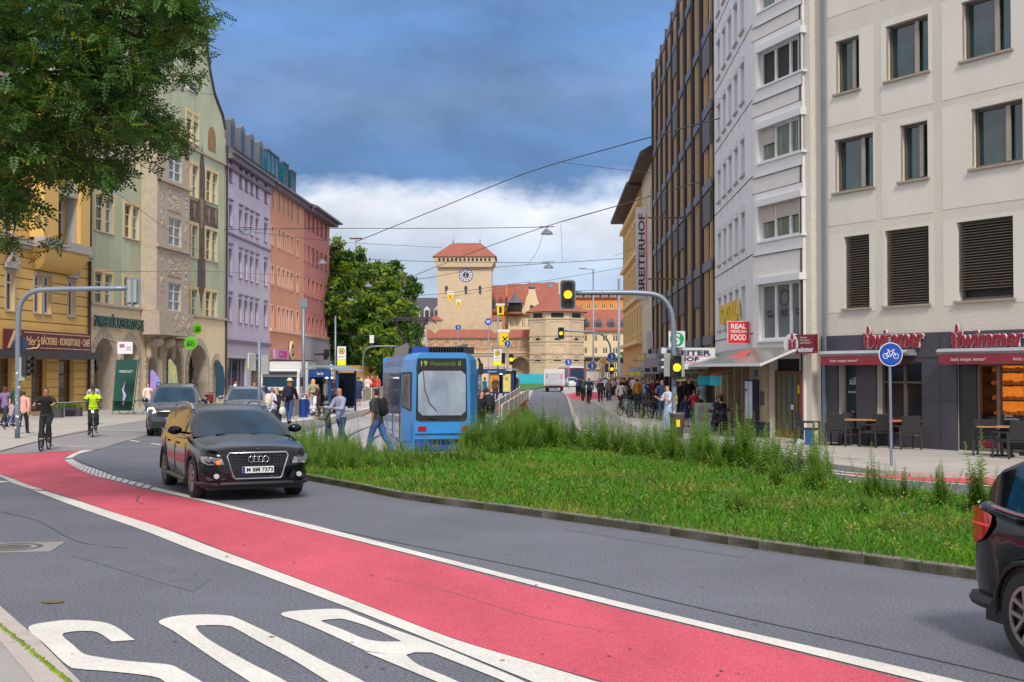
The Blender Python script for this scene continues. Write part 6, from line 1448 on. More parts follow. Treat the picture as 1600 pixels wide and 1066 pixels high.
def person(label, p, face=0, h=1.75, pose='stand', top=(40, 40, 46), bot=(40, 50, 80), hair=(50, 36, 28), skin=0, sleeve='top_long', legs='trousers', long_hair=False, shoe=(40, 38, 38), bag=None, hat=None, skirt=None, fingers=False, group='pedestrians', z=0, eyes=False, bald=False):
    """p: pixel of the feet, or a Vector; face: degrees, 0 = towards the camera, 180 = away"""
    if not isinstance(p, Vector): p = G(p[0], p[1], z)
    o = empty('person', (p.x, p.y, z), R(face), label, 'person', group); o.scale = (h/1.75,)*3
    B = body_mesh(pose, fingers); hm = B['hm']; up = B['up']
    if not B['me'].materials: B['me'].materials.append(skinm[0])
    put('body', B['me'], o, skinm[skin])
    put('top', shell(B, sleeve), o, cloth(top))
    if skirt is None: put('trousers', shell(B, legs), o, cloth(bot))
    else:
        P = B['V'][0]; mb = M(); kz = skirt
        mb.lathe([(.125, .12), (.16, 0), (.19, -.15), (.24, -kz)], (P.x, P.y, P.z), 14); put('skirt', mb.mesh('skirt', cloth(bot), True), o, cloth(bot))
    put('shoes', shell(B, 'shoes'), o, cloth(shoe))
    if not bald: put('hair', shell(B, 'hair'), o, cloth(hair))
    if long_hair:
        k = 'lh'
        if k not in B['cache']:
            c = Vector(hm); mb = M(); mb.ball((c.x, c.y+.03, c.z-.02), (.098, .085, .12), 12, 8); mb.ball((c.x, c.y+.06, c.z-.17), (.10, .05, .19), 12, 8); B['cache'][k] = mb.mesh('long_hair', skinm[0], True)
        put('long_hair', B['cache'][k], o, cloth(hair))
    if hat:
        c = Vector(hm)+Vector(up)*.06; mb = M(); mb.lathe([(.16 if hat[0] == 'brim' else .10, 0), (.10, .015), (.095, .06), (.06, .10), (.001, .11)], c, 14)
        if hat[0] == 'cap': mb.ball((c.x, c.y-.10, c.z+.01), (.07, .08, .012), 10, 5)
        put('hat', mb.mesh('hat', cloth(hat[1]), True), o, cloth(hat[1]))
    if bag:
        P = B['V'][2]; mb = M()
        if bag[0] == 'backpack': mb.ball((P.x, P.y+.20, P.z-.05), (.155, .10, .25), 14, 9); mb.ball((P.x, P.y+.27, P.z-.14), (.11, .06, .12), 10, 7)
        if bag[0] == 'backpack':
            for s_ in (-1, 1): mb.tube([(s_*.11, P.y+.14, P.z+.12), (s_*.13, P.y+.0, P.z+.17), (s_*.13, P.y-.13, P.z+.06), (s_*.13, P.y-.11, P.z-.12), (s_*.14, P.y+.1, P.z-.2)], .018, 6)
        if bag[0] == 'bag': mb.ball((.26, P.y+.02, P.z-.42), (.06, .15, .15), 10, 7); mb.tube([(.26, P.y+.1, P.z-.34), (.14, P.y+.02, P.z+.14), (.26, P.y-.08, P.z-.34)], .012, 5)
        mb.build('bag', cloth(bag[1]), o, smooth=True)
    if eyes:
        for s_ in (-1, 1): M().ball((hm[0]+s_*.031, hm[1]-.088, hm[2]+.005), (.012, .008, .008), 8, 5).build('eye', shadow, o)
        M().ball((hm[0], hm[1]-.082, hm[2]-.075), (.026, .008, .006), 8, 5).build('mouth', mat('lips', (140, 70, 64)), o)
    return o
# ---- bicycles
def bicycle(label, loc, rz, col_=(30, 30, 34), group=None, basket=False, light=False, pannier=None, lean=0):
    o = empty('bicycle', loc, rz, label, 'bicycle', group); o.rotation_euler = (0, R(lean), rz)
    fm = mat('bike_%02x%02x%02x' % col_, col_, rough=.35, coat=.4); r = .345; yf, yr = -.53, .53
    f = M(); bb = (0, .08, .29); hd = (0, -.36, .82); st = (0, .2, .80)
    for a, b in ((bb, hd), (bb, st), ((0, -.345, .76), (0, .185, .74)), (bb, (0, yr, r)), (st, (0, yr, r))): f.tube([a, b], .016, 6)
    f.tube([(0, -.37, .86), (0, -.42, .68), (0, yf, r)], .015, 6); f.build('frame', fm, o)
    h = M(); h.tube([(-.29, -.25, 1.0), (-.16, -.38, 1.01), (0, -.39, 1.0), (.16, -.38, 1.01), (.29, -.25, 1.0)], .013, 6); h.tube([(0, -.385, 1.0), (0, -.36, .82)], .014, 6); h.build('handlebar', blackp, o)
    s = M(); s.tube([(0, .2, .80), (0, .22, .94)], .013, 6); s.ball((0, .26, .96), (.075, .13, .03), 10, 6); s.build('saddle', blackp, o)
    cr_ = M(); cr_.tube([(-.11, .08, .29), (.11, .08, .29)], .018, 6); cr_.bar((.1, .08, .29), (.12, .16, .14), .03, .015); cr_.bar((-.1, .08, .29), (-.12, .0, .44), .03, .015); cr_.box(.1, .1, .12, .19, .2, .14); cr_.box(-.19, -.05, .43, -.1, .05, .45); cr_.build('crank', blackp, o)
    if 'bw' not in _pm:
        w = M(); w.tube([(0, r*math.cos(t), r*math.sin(t)) for t in np.linspace(0, 2*math.pi, 25)], .019, 6, cap=False)
        sp_ = M()
        for k in range(14): t = 2*math.pi*k/14; sp_.bar((0, 0, 0), (0, .33*math.cos(t), .33*math.sin(t)), .004, .004)
        sp_.tube([(-.05, 0, 0), (.05, 0, 0)], .02, 6); _pm['bw'] = (w.mesh('tyre', tyre), sp_.mesh('spokes', alloy))
    for y in (yf, yr):
        w = link('wheel', _pm['bw'][0], o, (0, y, r)); link('spokes', _pm['bw'][1], w)
    if light: M().disc((0, -.47, .87), .035, th=.03, n=12).build('front_light', mat('bike_light', (255, 255, 240), emit=6), o)
    if basket: q = M(); q.box(-.16, -.66, .82, .16, -.44, 1.0); q.build('basket', blackp, o)
    if pannier: q = M(); q.box(.05, .42, .38, .21, .76, .74); q.build('pannier', cloth(pannier), o)
    mg_ = M(); mg_.bar((0, .25, .74), (0, .72, .74), .1, .015); mg_.build('carrier', blackp, o)
    return o
# riders on the left
p = G(60, 706); rz = R(9)
bicycle('black bicycle under the black shirted rider at the edge of the red lane', (p.x, p.y+.5, .01), rz, (26, 26, 30))
person('cyclist in a black T-shirt and black trousers riding towards us at left', Vector((p.x-.04, p.y+.72, .0)), 12, 1.78, 'ride', top=(26, 26, 28), bot=(28, 28, 32), hair=(46, 34, 28), sleeve='top_tee', fingers=True, eyes=True, skin=1, group='cyclists on the left', bag=None)
p = G(137, 684); rz = R(18)
bicycle('touring bicycle with a lit front lamp and black pannier under the hi-vis rider', (p.x, p.y+.5, .01), rz, (60, 56, 56), light=True, pannier=(24, 24, 26))
o = person('cyclist in a neon yellow vest and dark helmet riding towards us', Vector((p.x-.05, p.y+.72, .0)), 14, 1.70, 'ride', top=(190, 230, 20), bot=(34, 34, 42), hair=(30, 32, 40), sleeve='top_tee', fingers=True, hat=('cap', (44, 50, 66)), group='cyclists on the left', skin=1)
B = body_mesh('ride', True); put('sleeves', shell(B, 'top_long'), o, cloth((34, 36, 46))).scale = (.995, .995, .995)
PP = [
 # walkers at far left
 ('woman in a purple jacket with long hair seen from behind at the left edge', (7, 668), 170, 1.70, 'walk', dict(top=(128, 104, 148), bot=(46, 46, 56), hair=(90, 52, 48), long_hair=True)),
 ('child in a pale jacket and blue jeans walking beside the purple jacket', (17, 672), 150, 1.15, 'walk2', dict(top=(170, 150, 156), bot=(40, 60, 100), hair=(60, 40, 30), shoe=(170, 70, 90))),
 ('man in a dark green T-shirt half behind the left signal mast', (25, 668), 165, 1.84, 'walk', dict(top=(26, 72, 58), bot=(50, 60, 90), hair=(40, 30, 26), sleeve='top_tee')),
 ('person in a pink top carrying a turquoise bag just right of the left signal mast', (36, 678), 190, 1.60, 'walk2', dict(top=(214, 160, 150), bot=(40, 40, 50), hair=(70, 50, 40), bag=('bag', (40, 160, 200)))),
 ('man in a grey shirt bending behind the neon vest cyclist', (146, 664), 200, 1.78, 'arms', dict(top=(176, 172, 180), bot=(40, 40, 46), hair=(70, 50, 40), bag=('bag', (24, 60, 50)))),
 ('woman in a cream blouse and light jeans by the green banner', (231, 648), 12, 1.70, 'walk', dict(top=(220, 206, 190), bot=(140, 172, 206), hair=(120, 70, 50), long_hair=True, shoe=(200, 200, 200), bag=('bag', (30, 32, 44)))),
 ('man in a dark suit standing in the arcade under the green disc sign', (301, 634), 0, 1.78, 'stand', dict(top=(30, 34, 50), bot=(30, 32, 40), skin=2)),
 ('person in a white T-shirt and black cap beyond the grey estate car', (367, 640), 90, 1.75, 'stand', dict(top=(212, 214, 222), bot=(40, 50, 80), sleeve='top_tee', hat=('cap', (24, 24, 28)))),
 ('person in a dark coat near the lilac house shopfront', (397, 642), 20, 1.72, 'walk', dict(top=(40, 34, 44), bot=(30, 30, 36))),
 ('person in a blue jacket left of the box truck', (412, 646), 200, 1.74, 'walk2', dict(top=(40, 52, 110), bot=(40, 40, 50))),
 ('grey haired woman in a white shirt with a cream shoulder bag behind the parked SUV', (424, 682), 150, 1.70, 'stand', dict(top=(206, 206, 224), bot=(60, 60, 70), hair=(110, 108, 110), bag=('backpack', (212, 200, 180)), z=.0)),
 ('brown haired woman in black looking down beside the white shirt', (434, 682), -40, 1.68, 'phone', dict(top=(28, 28, 34), bot=(40, 44, 40), hair=(96, 52, 36), bag=('bag', (220, 214, 206)))),
 ('woman in a sun hat, black top and jeans on the platform end', (452, 663), 175, 1.74, 'walk', dict(top=(34, 28, 34), bot=(46, 74, 124), hair=(150, 90, 50), long_hair=True, hat=('brim', (214, 200, 176)), bag=('backpack', (26, 32, 56)), z=.26)),
 ('blonde woman in white flared trousers beside the blue litter bin', (489, 650), 178, 1.72, 'walk', dict(top=(150, 146, 118), bot=(220, 218, 230), hair=(214, 166, 100), long_hair=True, legs='wide', sleeve='top_tee', z=.26)),
 ('woman in a patterned white blouse standing inside the tram shelter', (508, 647), 90, 1.66, 'wait', dict(top=(214, 204, 200), bot=(36, 30, 34), hair=(60, 36, 30), z=.26)),
 ('woman with long dark hair in the shadow of the tram shelter', (519, 646), 30, 1.66, 'stand', dict(top=(120, 112, 124), bot=(60, 56, 70), hair=(54, 38, 32), long_hair=True, z=.26)),
 ('man with a black backpack and jeans on the platform right of the shelter', (534, 643), 185, 1.78, 'stand', dict(top=(150, 156, 162), bot=(46, 82, 130), hair=(30, 26, 26), bag=('backpack', (22, 24, 30)), z=.26)),
 ('woman in a beige cardigan and wide black trousers on the platform', (547, 638), 160, 1.70, 'stand', dict(top=(198, 176, 168), bot=(26, 24, 28), hair=(190, 172, 160), legs='wide', z=.26)),
 ('person in a navy dress on the platform', (560, 634), 200, 1.72, 'stand', dict(top=(44, 62, 100), bot=(34, 42, 74), skirt=.55, hair=(60, 44, 40), shoe=(214, 190, 190), z=.26)),
 ('person in red at the far end of the platform', (581, 622), 10, 1.74, 'stand', dict(top=(176, 56, 50), bot=(70, 50, 50), hair=(60, 36, 30), z=.26)),
 ('person in a white top at the far end of the platform', (575, 624), 30, 1.70, 'wait', dict(top=(222, 206, 206), bot=(60, 60, 90), hair=(150, 80, 60), z=.26)),
 ('person in an orange top left of the rear tram window', (590, 622), -20, 1.72, 'stand', dict(top=(206, 90, 56), bot=(60, 60, 70), hair=(80, 50, 40), z=.26)),
 ('person in a dark red jacket behind the beige cardigan', (551, 622), 10, 1.74, 'phone', dict(top=(90, 34, 40), bot=(40, 40, 50), z=.26)),
 ('person in a maroon shirt behind the black backpack', (528, 626), 20, 1.78, 'stand', dict(top=(90, 50, 60), bot=(40, 40, 50), hair=(44, 30, 26), z=.26)),
 ('person in a pale yellow shirt among the far platform crowd', (566, 620), 15, 1.70, 'stand', dict(top=(206, 190, 140), bot=(60, 60, 90), z=.26)),
 ('seated looking man in a brown coat under the shelter edge', (498, 651), -70, 1.45, 'phone', dict(top=(70, 48, 44), bot=(50, 38, 36), z=.26)),
 ('bald man in a light grey sweater and jeans crossing the grass track', (533, 706), -48, 1.80, 'arms', dict(top=(146, 152, 178), bot=(40, 58, 100), bald=True, fingers=True, eyes=True, skin=1)),
 ('child in a camouflage cap and green top crouching by the bald man', (513, 704), -80, 1.35, 'arms', dict(top=(84, 92, 76), bot=(34, 52, 96), hat=('cap', (110, 110, 96)), hair=(60, 44, 36), skin=1)),
 ('man in a dark T-shirt with a black backpack reaching out beside the tram', (590, 712), -112, 1.82, 'reach', dict(top=(50, 54, 60), bot=(52, 92, 142), hair=(42, 28, 24), sleeve='top_tee', bag=('backpack', (20, 20, 24)), fingers=True, eyes=True, skin=1)),
 ('woman in a long black coat stepping round the right side of the tram', (750, 697), 60, 1.72, 'walk', dict(top=(26, 26, 30), bot=(40, 50, 80), hair=(104, 66, 46), bag=('backpack', (26, 28, 36)))),
 ('person in a dark jacket behind the black coat at the tram side', (742, 686), 20, 1.70, 'wait', dict(top=(46, 40, 48), bot=(40, 40, 56), hair=(30, 26, 26))),
 ('person with a dark backpack and jeans beside the barrier', (761, 690), 200, 1.74, 'stand', dict(top=(34, 34, 38), bot=(60, 96, 140), hair=(70, 46, 40), bag=('backpack', (40, 40, 50)))),
 ('person in a teal top inside the far tram shelter', (757, 632), 120, 1.68, 'stand', dict(top=(30, 108, 130), bot=(40, 40, 60), hair=(30, 24, 24), z=.26)),
 ('pale haired person in a blue jacket at the right end of the far shelter', (807, 618), 180, 1.76, 'stand', dict(top=(100, 130, 164), bot=(50, 50, 60), hair=(206, 200, 196), z=.26, bag=('backpack', (26, 26, 30)))),
 ('man in a brown coat by the far shelter poster', (774, 628), 10, 1.70, 'stand', dict(top=(90, 66, 50), bot=(50, 46, 56), z=.26)),
 # right pavement
 ('woman in a black top walking alone on the right cycle path', (938, 629), 175, 1.70, 'walk', dict(top=(30, 44, 36), bot=(22, 22, 26), hair=(110, 80, 66))),
 ('person in a white shirt walking left of the far signal pole', (946, 622), 180, 1.80, 'walk2', dict(top=(206, 212, 230), bot=(36, 36, 50))),
 ('woman in a brown jacket right beside the far signal pole', (951, 627), 170, 1.68, 'walk', dict(top=(110, 90, 80), bot=(40, 46, 80), hair=(150, 100, 60), long_hair=True)),
 ('woman in a cream cardigan with an orange bag in front of the queue', (970, 640), 150, 1.68, 'walk', dict(top=(196, 184, 176), bot=(34, 34, 44), hair=(60, 40, 36), long_hair=True, bag=('bag', (220, 90, 50)))),
 ('man in a mustard jacket behind the parked bicycles', (996, 640), 190, 1.76, 'stand', dict(top=(184, 120, 40), bot=(40, 40, 50), hair=(50, 36, 30))),
 ('man in a blue T-shirt and jeans looking at his hands left of the litter bin', (1035, 657), -20, 1.80, 'phone', dict(top=(54, 78, 116), bot=(50, 66, 110), hair=(150, 110, 80), sleeve='top_tee', shoe=(160, 120, 80))),
 ('woman in a blue and white floral dress leaning over by the litter bin', (1045, 676), -60, 1.66, 'phone', dict(top=(190, 196, 214), bot=(150, 176, 206), skirt=.85, hair=(120, 70, 44), sleeve='top_tee')),
 ('small child in a navy dress beyond the litter bin', (1072, 667), 160, 1.20, 'stand', dict(top=(40, 44, 76), bot=(44, 52, 90), skirt=.45, hair=(130, 90, 66), long_hair=True)),
 ('child in a red padded jacket beyond the menu board', (1084, 663), 150, 1.45, 'walk', dict(top=(150, 30, 52), bot=(60, 70, 100), hair=(90, 60, 44))),
 ('tall man in black inside the arcade entrance', (1077, 656), 10, 1.86, 'stand', dict(top=(20, 20, 24), bot=(20, 20, 24))),
 ('man in a white shirt in the dark arcade doorway', (1098, 655), -10, 1.74, 'phone', dict(top=(190, 200, 214), bot=(40, 50, 80), hair=(120, 80, 50))),
 ('woman in a black coat in front of the far shop windows', (1063, 650), 20, 1.70, 'wait', dict(top=(30, 28, 32), bot=(30, 30, 36), long_hair=True)),
]
for lab, pp, fc, h, ps, kw in PP:
    right = pp[0] > 930; zz = kw.pop('z', RZ if right else .0)
    person(lab, pp, fc, h, ps, z=zz, **kw)
# two seated diners and their wire chairs
for (x, y, fc, lab, t) in ((1119, 674, 40, 'dark haired woman sitting at the cafe table under the small awnings', (60, 70, 84)), (1130, 678, 215, 'man in a plum sweater and cap sitting with his back to us', (64, 46, 62))):
    person(lab, (x, y), fc, 1.72, 'sit', top=t, bot=(40, 40, 56), hair=(60, 40, 34), z=RZ, hat=(('cap', (84, 92, 80)) if fc == 215 else None))
# the queue: people standing close together along the shop fronts
rq = random.Random(21)
tops = [('black', (26, 26, 30)), ('navy', (36, 46, 80)), ('white', (214, 212, 214)), ('brown', (110, 74, 54)), ('olive', (92, 96, 60)), ('grey', (120, 120, 126)), ('rust red', (150, 62, 44)), ('beige', (196, 176, 150)), ('pale blue', (136, 164, 196)), ('maroon', (96, 34, 46)), ('teal', (50, 110, 114)), ('cream', (222, 208, 180))]
hairs = [('dark', (40, 30, 28)), ('brown', (100, 64, 44)), ('blond', (190, 150, 96)), ('grey', (130, 128, 126)), ('auburn', (140, 70, 40))]
spots = []
for i in range(64):
    t = i/63; x = 956+t*76+rq.uniform(-3, 3); y = 617+t*23+rq.uniform(-4, 3)
    spots.append((x, y))
for i, (x, y) in enumerate(spots):
    tn, tcol = tops[i % 12]; hn, hcol = hairs[(i//2+i) % 5]; lh = rq.random() < .45
    fcd = rq.choice((0, 180, 170, 20, 90, -90, 150, 200)); wh = 'nearest the parked bicycles' if i > 50 else 'in the near half of the queue' if i > 34 else 'in the middle of the queue' if i > 17 else 'at the far end of the queue'
    person('%s haired person in a %s top %s' % (hn, tn, wh), (x, y), fcd, rq.uniform(1.6, 1.86), rq.choice(('stand', 'wait', 'phone', 'walk')), top=tcol, bot=rq.choice(((36, 40, 60), (26, 26, 30), (60, 84, 130), (90, 84, 80))), hair=hcol, long_hair=lh, z=RZ, group='people queueing on the right pavement')
# riders further up the cycle path
for i, (x, y, c, lab) in enumerate(((921, 631, (34, 44, 74), 'cyclist in a navy jacket riding away, nearest far rider'), (912, 627, (40, 80, 56), 'cyclist in a green jacket riding away beside the navy one'), (903, 620, (50, 50, 110), 'cyclist in a violet blue jacket furthest up the cycle path'), (906, 619, (60, 40, 50), 'cyclist in a dark plum jacket behind the green jacket'))):
    p = G(x, y, RZ); bicycle('bicycle under the '+lab.split(' riding')[0].split(' furthest')[0].split(' behind')[0]+' up the right cycle path', (p.x, p.y+.5, RZ), R(180), (40, 40, 44), group='ridden bicycles'); person(lab, Vector((p.x, p.y+.28, RZ)), 180, 1.76, 'rideb', top=c, bot=(36, 36, 44), z=RZ, group='cyclists on the cycle path')
# parked bicycles
for i, (x, y, rz, c, lab) in enumerate(((977, 651, 20, (40, 50, 70), 'dark blue bicycle at the left end of the parked row'), (986, 653, -12, (30, 150, 120), 'mint green bicycle in the parked row'), (997, 654, 10, (30, 30, 34), 'black bicycle right of the mint green one'), (1006, 653, -8, (150, 30, 40), 'red bicycle in the middle of the parked row'), (1012, 654, 14, (60, 60, 66), 'grey bicycle right of the red one'), (1019, 654, -6, (90, 90, 96), 'silver bicycle second from the right in the parked row'), (1025, 654, 8, (26, 26, 40), 'black bicycle with basket at the right end of the parked row'))):
    p = G(x, y, RZ); bicycle(lab, (p.x, p.y+.45, RZ), R(rz), c, group='bicycles parked by the queue', basket=(i == 6), lean=rq.uniform(-7, 7))
p = G(1060, 655, RZ)
# ================================================================ gate tower, gate wall, houses round the square
sand = brickify(mat('sand_render', (198, 176, 146), rough=.9, var=.07, scale=.25, grain=.05, gscale=3), 1.2, .6, .03, .93); sand2 = mat('sand_trim', (188, 166, 136), rough=.9, var=.08, scale=.5)
def F(name, label, x0, x1, Y, H, depth=12, cat='building', yb=600):
    a = V(x0, yb, Y); b = V(x1, yb, Y); return Fac(name, label, Vector((a.x, a.y, 0)), Vector((b.x, b.y, 0)), H, depth=depth, cat=cat)
def Hz(y, Y): return CAMH+(583-y)/2000*Y
def rc(f, x0, x1, yt, yb): a = f.uv(x0, yt); b = f.uv(x1, yb); return (a[0], b[1], b[0], a[1])
Y = 278; tw = F('gate_tower', 'square sand coloured gate tower with clock and red tiled roof', 683.5, 768, Y, Hz(411, Y), depth=11.5, cat='tower')
for x in (697.5, 727.8, 750): 
    r = rc(tw, x-2.4, x+2.4, 449, 461); tw.hole(r)
tw.wall(sand, rec=.5)
for r in list(tw.holes):
    window(tw.o, r, y=.3, gm=glass, fm=sand2, fw=.12); M().disc(((r[0]+r[2])/2, -.03, r[3]), (r[2]-r[0])/2, 'y', 14, th=.02).build('window_arch', glass, tw.o)
W = tw.W; H = tw.H; d = 11.5; e = .75; H2 = Hz(401, Y)
mb = M(); n = 13
mb.prism([(-.1, H-.9), (-.25, H-.35), (-e, H+.25), (-e, H2), (W+e, H2), (W+e, H+.25), (W+.25, H-.35), (W+.1, H-.9)], 'y', -e, d+e); mb.build('battlement', sand2, tw.o)
mb = M()
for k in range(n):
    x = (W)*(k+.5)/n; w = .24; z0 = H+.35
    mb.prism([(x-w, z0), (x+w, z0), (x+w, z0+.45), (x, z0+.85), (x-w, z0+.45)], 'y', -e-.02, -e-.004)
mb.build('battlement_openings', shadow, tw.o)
mb = M()
for k in range(n+1): mb.prism([(W*k/n-.16, H-.8), (W*k/n+.16, H-.8), (W*k/n+.16, H+.1), (W*k/n-.16, H+.1)], 'y', -e-.02, -.1)
mb.build('corbels', sand2, tw.o)
rf = M(); zt = Hz(376, Y); x0, x1 = W*.25, W*.79; E = e+.35
P = [(-E, -E, H2), (W+E, -E, H2), (W+E, d+E, H2), (-E, d+E, H2), (x0, d*.42, zt), (x1, d*.42, zt), (x1, d*.58, zt), (x0, d*.58, zt)]
rf.add(P, [(0, 1, 5, 4), (1, 2, 6, 5), (2, 3, 7, 6), (3, 0, 4, 7), (4, 5, 6, 7), (3, 2, 1, 0)]); ro = rf.build('roof', roofred, tw.o)
for x in (x0+.2, x1-.2): M().tube([(x, d*.5, zt), (x, d*.5, zt+1.4)], [.09, .02], 6).ball((x, d*.5, zt+.5), .16, 8, 5).build('finial', slate, ro)
a = tw.uv(728, 430); cl = empty('clock', (a[0], -.05, a[1])); cl.parent = tw.o; r = 10.2/2000*Y
M().disc((0, 0, 0), r, n=32, th=.05).build('dial', wframe, cl); M().disc((0, -.03, 0), r*1.06, n=32, r2=r*.97, th=.03).build('dial_ring', plateb, cl); M().disc((0, -.04, 0), r*.48, n=24, th=.03).build('dial_centre', mat('clock_blue', (24, 50, 96)), cl)
mb = M()
for k in range(12): t = k*math.pi/6; mb.bar((r*.56*math.sin(t), -.02, r*.56*math.cos(t)), (r*.92*math.sin(t), -.02, r*.92*math.cos(t)), .16, .04, up=(0, 1, 0))
mb.build('numerals', MATS['clock_blue'], cl)
mb = M(); gy = mat('gilt', (214, 180, 40), rough=.4); mb.bar((.12, -.07, .5), (-.25, -.07, -.62), .13, .03, up=(0, 1, 0)); mb.bar((-.12, -.07, .45), (.2, -.07, -.8), .09, .03, up=(0, 1, 0)); mb.build('hands', gy, cl)
Y = 272; wl = F('gate_wall', 'sand coloured gate wall with painted frieze, arch and red tiled coping', 668, 829, Y, Hz(528, Y), depth=3, cat='wall')
ar0, ar1 = wl.uv(800, 560)[0], wl.uv(826, 560)[0]; wl.arches = [(ar0, 0, ar1, Hz(558, Y)), (wl.uv(700, 560)[0], 0, wl.uv(726, 560)[0], Hz(558, Y))]; wl.wall(sand, arc=2.5)
z0, z1 = Hz(549, Y), Hz(530, Y)
wl.bx('frieze', mat('painted_frieze', (176, 140, 104), rough=.9, var=.6, scale=1.1, grain=.4, gscale=4, tint=(96, 84, 84), stretch=(1, 1, 1.6)), (0, -.03, z0, wl.W, -.002, z1)); wl.bx('moulding', sand2, (0, -.35, z0-.45, wl.W, -.002, z0-.1), (0, -.25, Hz(556, Y), wl.W, -.003, Hz(556, Y)+.25))
hh = Hz(519, Y); M().prism([(-.5, z1+.25), (1.5, hh+.6), (3.5, z1+.25)], 'x', -.2, wl.W+.1).build('coping', roofred, wl.o)
for x in (679, 773):
    c = wl.uv(x, 500); zz = Hz(500, Y); h_ = M(); h_.lathe([(1.5, zz-2.9+.0), (1.5, zz)], (c[0], 2.0, 0), 4); h_.build('turret', sand, wl.o); M().lathe([(1.9, zz), (.01, Hz(493, Y)+.2)], (c[0], 2.0, 0), 4).build('turret_roof', roofred, wl.o)
# octagonal gatehouse
Y = 262; oc = V(871, 600, Y); R0 = (914.5-828)/2/2000*Y/math.cos(math.pi/8); R0 = (914.5-828)/2/2000*Y*1.02
og = empty('octagonal_gatehouse', (oc.x, oc.y+R0, 0), 0, 'eight sided sand coloured gatehouse with a pointed red roof right of the clock tower', 'tower')
def octo(r, z0, z1, m, name, off=math.pi/8):
    return M().prism([(r/math.cos(math.pi/8)*math.cos(off+k*math.pi/4), r/math.cos(math.pi/8)*math.sin(off+k*math.pi/4)) for k in range(8)], 'z', z0, z1).build(name, m, og)
ze = Hz(487, Y); r_ = R0*.97
octo(r_, 0, ze, sand, 'wall')
for y_, t in ((499, .35), (525, .3), (534, .3), (553, .3), (562, .3)): octo(r_+.15, Hz(y_, Y), Hz(y_, Y)+t, sand2, 'moulding')
rr_ = R0*1.12/math.cos(math.pi/8); vs = [(rr_*math.cos(math.pi/8+k*math.pi/4), rr_*math.sin(math.pi/8+k*math.pi/4), ze+.05) for k in range(8)]+[(0, 0, Hz(456, Y)+.3)]
M().add(vs, [(k, (k+1) % 8, 8) for k in range(8)]+[tuple(range(7, -1, -1))]).build('roof', roofred, og)
for k, ang in enumerate((-90-45, -90, -45)):
    f_ = empty('face', (0, 0, 0), R(ang+90)); f_.parent = og
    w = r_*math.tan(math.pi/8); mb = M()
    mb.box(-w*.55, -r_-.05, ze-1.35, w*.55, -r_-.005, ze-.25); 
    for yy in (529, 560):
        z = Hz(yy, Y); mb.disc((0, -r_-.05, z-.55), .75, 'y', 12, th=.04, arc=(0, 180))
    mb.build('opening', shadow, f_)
    mb = M()
    for (a_, b_) in ((503, 523), (539, 551), (566, 592)):
        z0, z1 = Hz(b_, Y), Hz(a_, Y)
        for q in ((-w*.82, z0, -w*.74, z1), (w*.74, z0, w*.82, z1), (-w*.82, z1, w*.82, z1+.12)): mb.box(q[0], -r_-.09, q[1], q[2], -r_-.005, q[3])
    for yy in (529, 560): z = Hz(yy, Y)-.5; mb.disc((0, -r_-.14, z), 1.5, 'y', 16, r2=1.25, th=.13, arc=(15, 165))
    mb.build('panel_moulding', sand2, f_)
# houses behind
def house(name, label, x0, x1, Y, ytop, wallm, rows, ncol, roofm, yridge, trim=stuc, depth=12, dorm=None, gm=glass, ww=.5):
    f = F(name, label, x0, x1, Y, Hz(ytop, Y), depth=depth)
    for (yt, yb) in rows:
        for k in range(ncol): f.hole((f.W*(k+.5-ww/2)/ncol, Hz(yb, Y), f.W*(k+.5+ww/2)/ncol, Hz(yt, Y)))
    f.wall(wallm, rec=.25)
    for r in list(f.holes): window(f.o, r, y=.12, nx=2, fm=trim, gm=gm, fw=.12)
    zr = Hz(yridge, Y); D = depth
    M().prism([(-.6, f.H), (-.6, f.H+.3), (D/2, zr), (D+.6, f.H+.3), (D+.6, f.H)], 'x', -.2, f.W+.2).build('roof', roofm, f.o)
    if dorm:
        n_, yt, yb, dm = dorm
        for k in range(n_):
            x = f.W*(k+.5)/n_; z0, z1 = Hz(yb, Y), Hz(yt, Y); w = min(1.3, f.W/n_*.3); y0 = .2+(z0-f.H)/(zr-f.H)*D/2-.6
            d_ = M().prism([(x-w, z0), (x+w, z0), (x+w, z1-.8), (x, z1), (x-w, z1-.8)], 'y', y0, y0+4).build('dormer', dm, f.o); M().box(x-w*.7, y0-.05, z0+.3, x+w*.7, y0-.004, z1-1.0).build('pane', glass, d_)
    return f
mato = mat('orange_house', (212, 134, 68), rough=.9, var=.07, scale=.4); crmh = mat('cream_house', (212, 192, 156), rough=.9, var=.06, scale=.4); psl = mat('pale_pink_wall', (206, 186, 172), rough=.9, var=.06, scale=.4)
f = house('orange_gabled_house', 'orange house with red tiled roof just right of the clock tower', 766, 798, 292, 489, mato, [(494, 506), (512, 520)], 3, roofred, 443, dorm=(3, 462, 486, roofred))
st_ = M()
for k in range(6): st_.box(f.W-1.2+k*.0, -.3+k*1.0, f.H-.5, f.W+.2, .75+k*1.0, f.H+1.2+k*1.05)
st_.build('stepped_gable', mato, f.o)
f = house('cream_gabled_house', 'cream house with a curved gable and slate turret left of the octagonal gatehouse', 794, 832, 286, 493, crmh, [(498, 512), (520, 545)], 4, roofred, 441, ww=.55)
mb = M(); gx = f.uv(830, 480)[0]; 
PG = [(813, 493), (815, 482), (820, 477), (822, 466), (826, 458), (826, 452), (836, 452), (837, 458), (840, 470), (845, 478), (846, 493)]
mb.prism([(f.uv(x, y)[0], f.uv(x, y)[1]) for x, y in PG], 'y', -.4, .3); mb.build('curved_gable', crmh, f.o); M().ball((f.uv(831, 449)[0], -.05, Hz(449, 286)), (.8, .5, .5), 10, 6).build('gable_cap', slate, f.o)
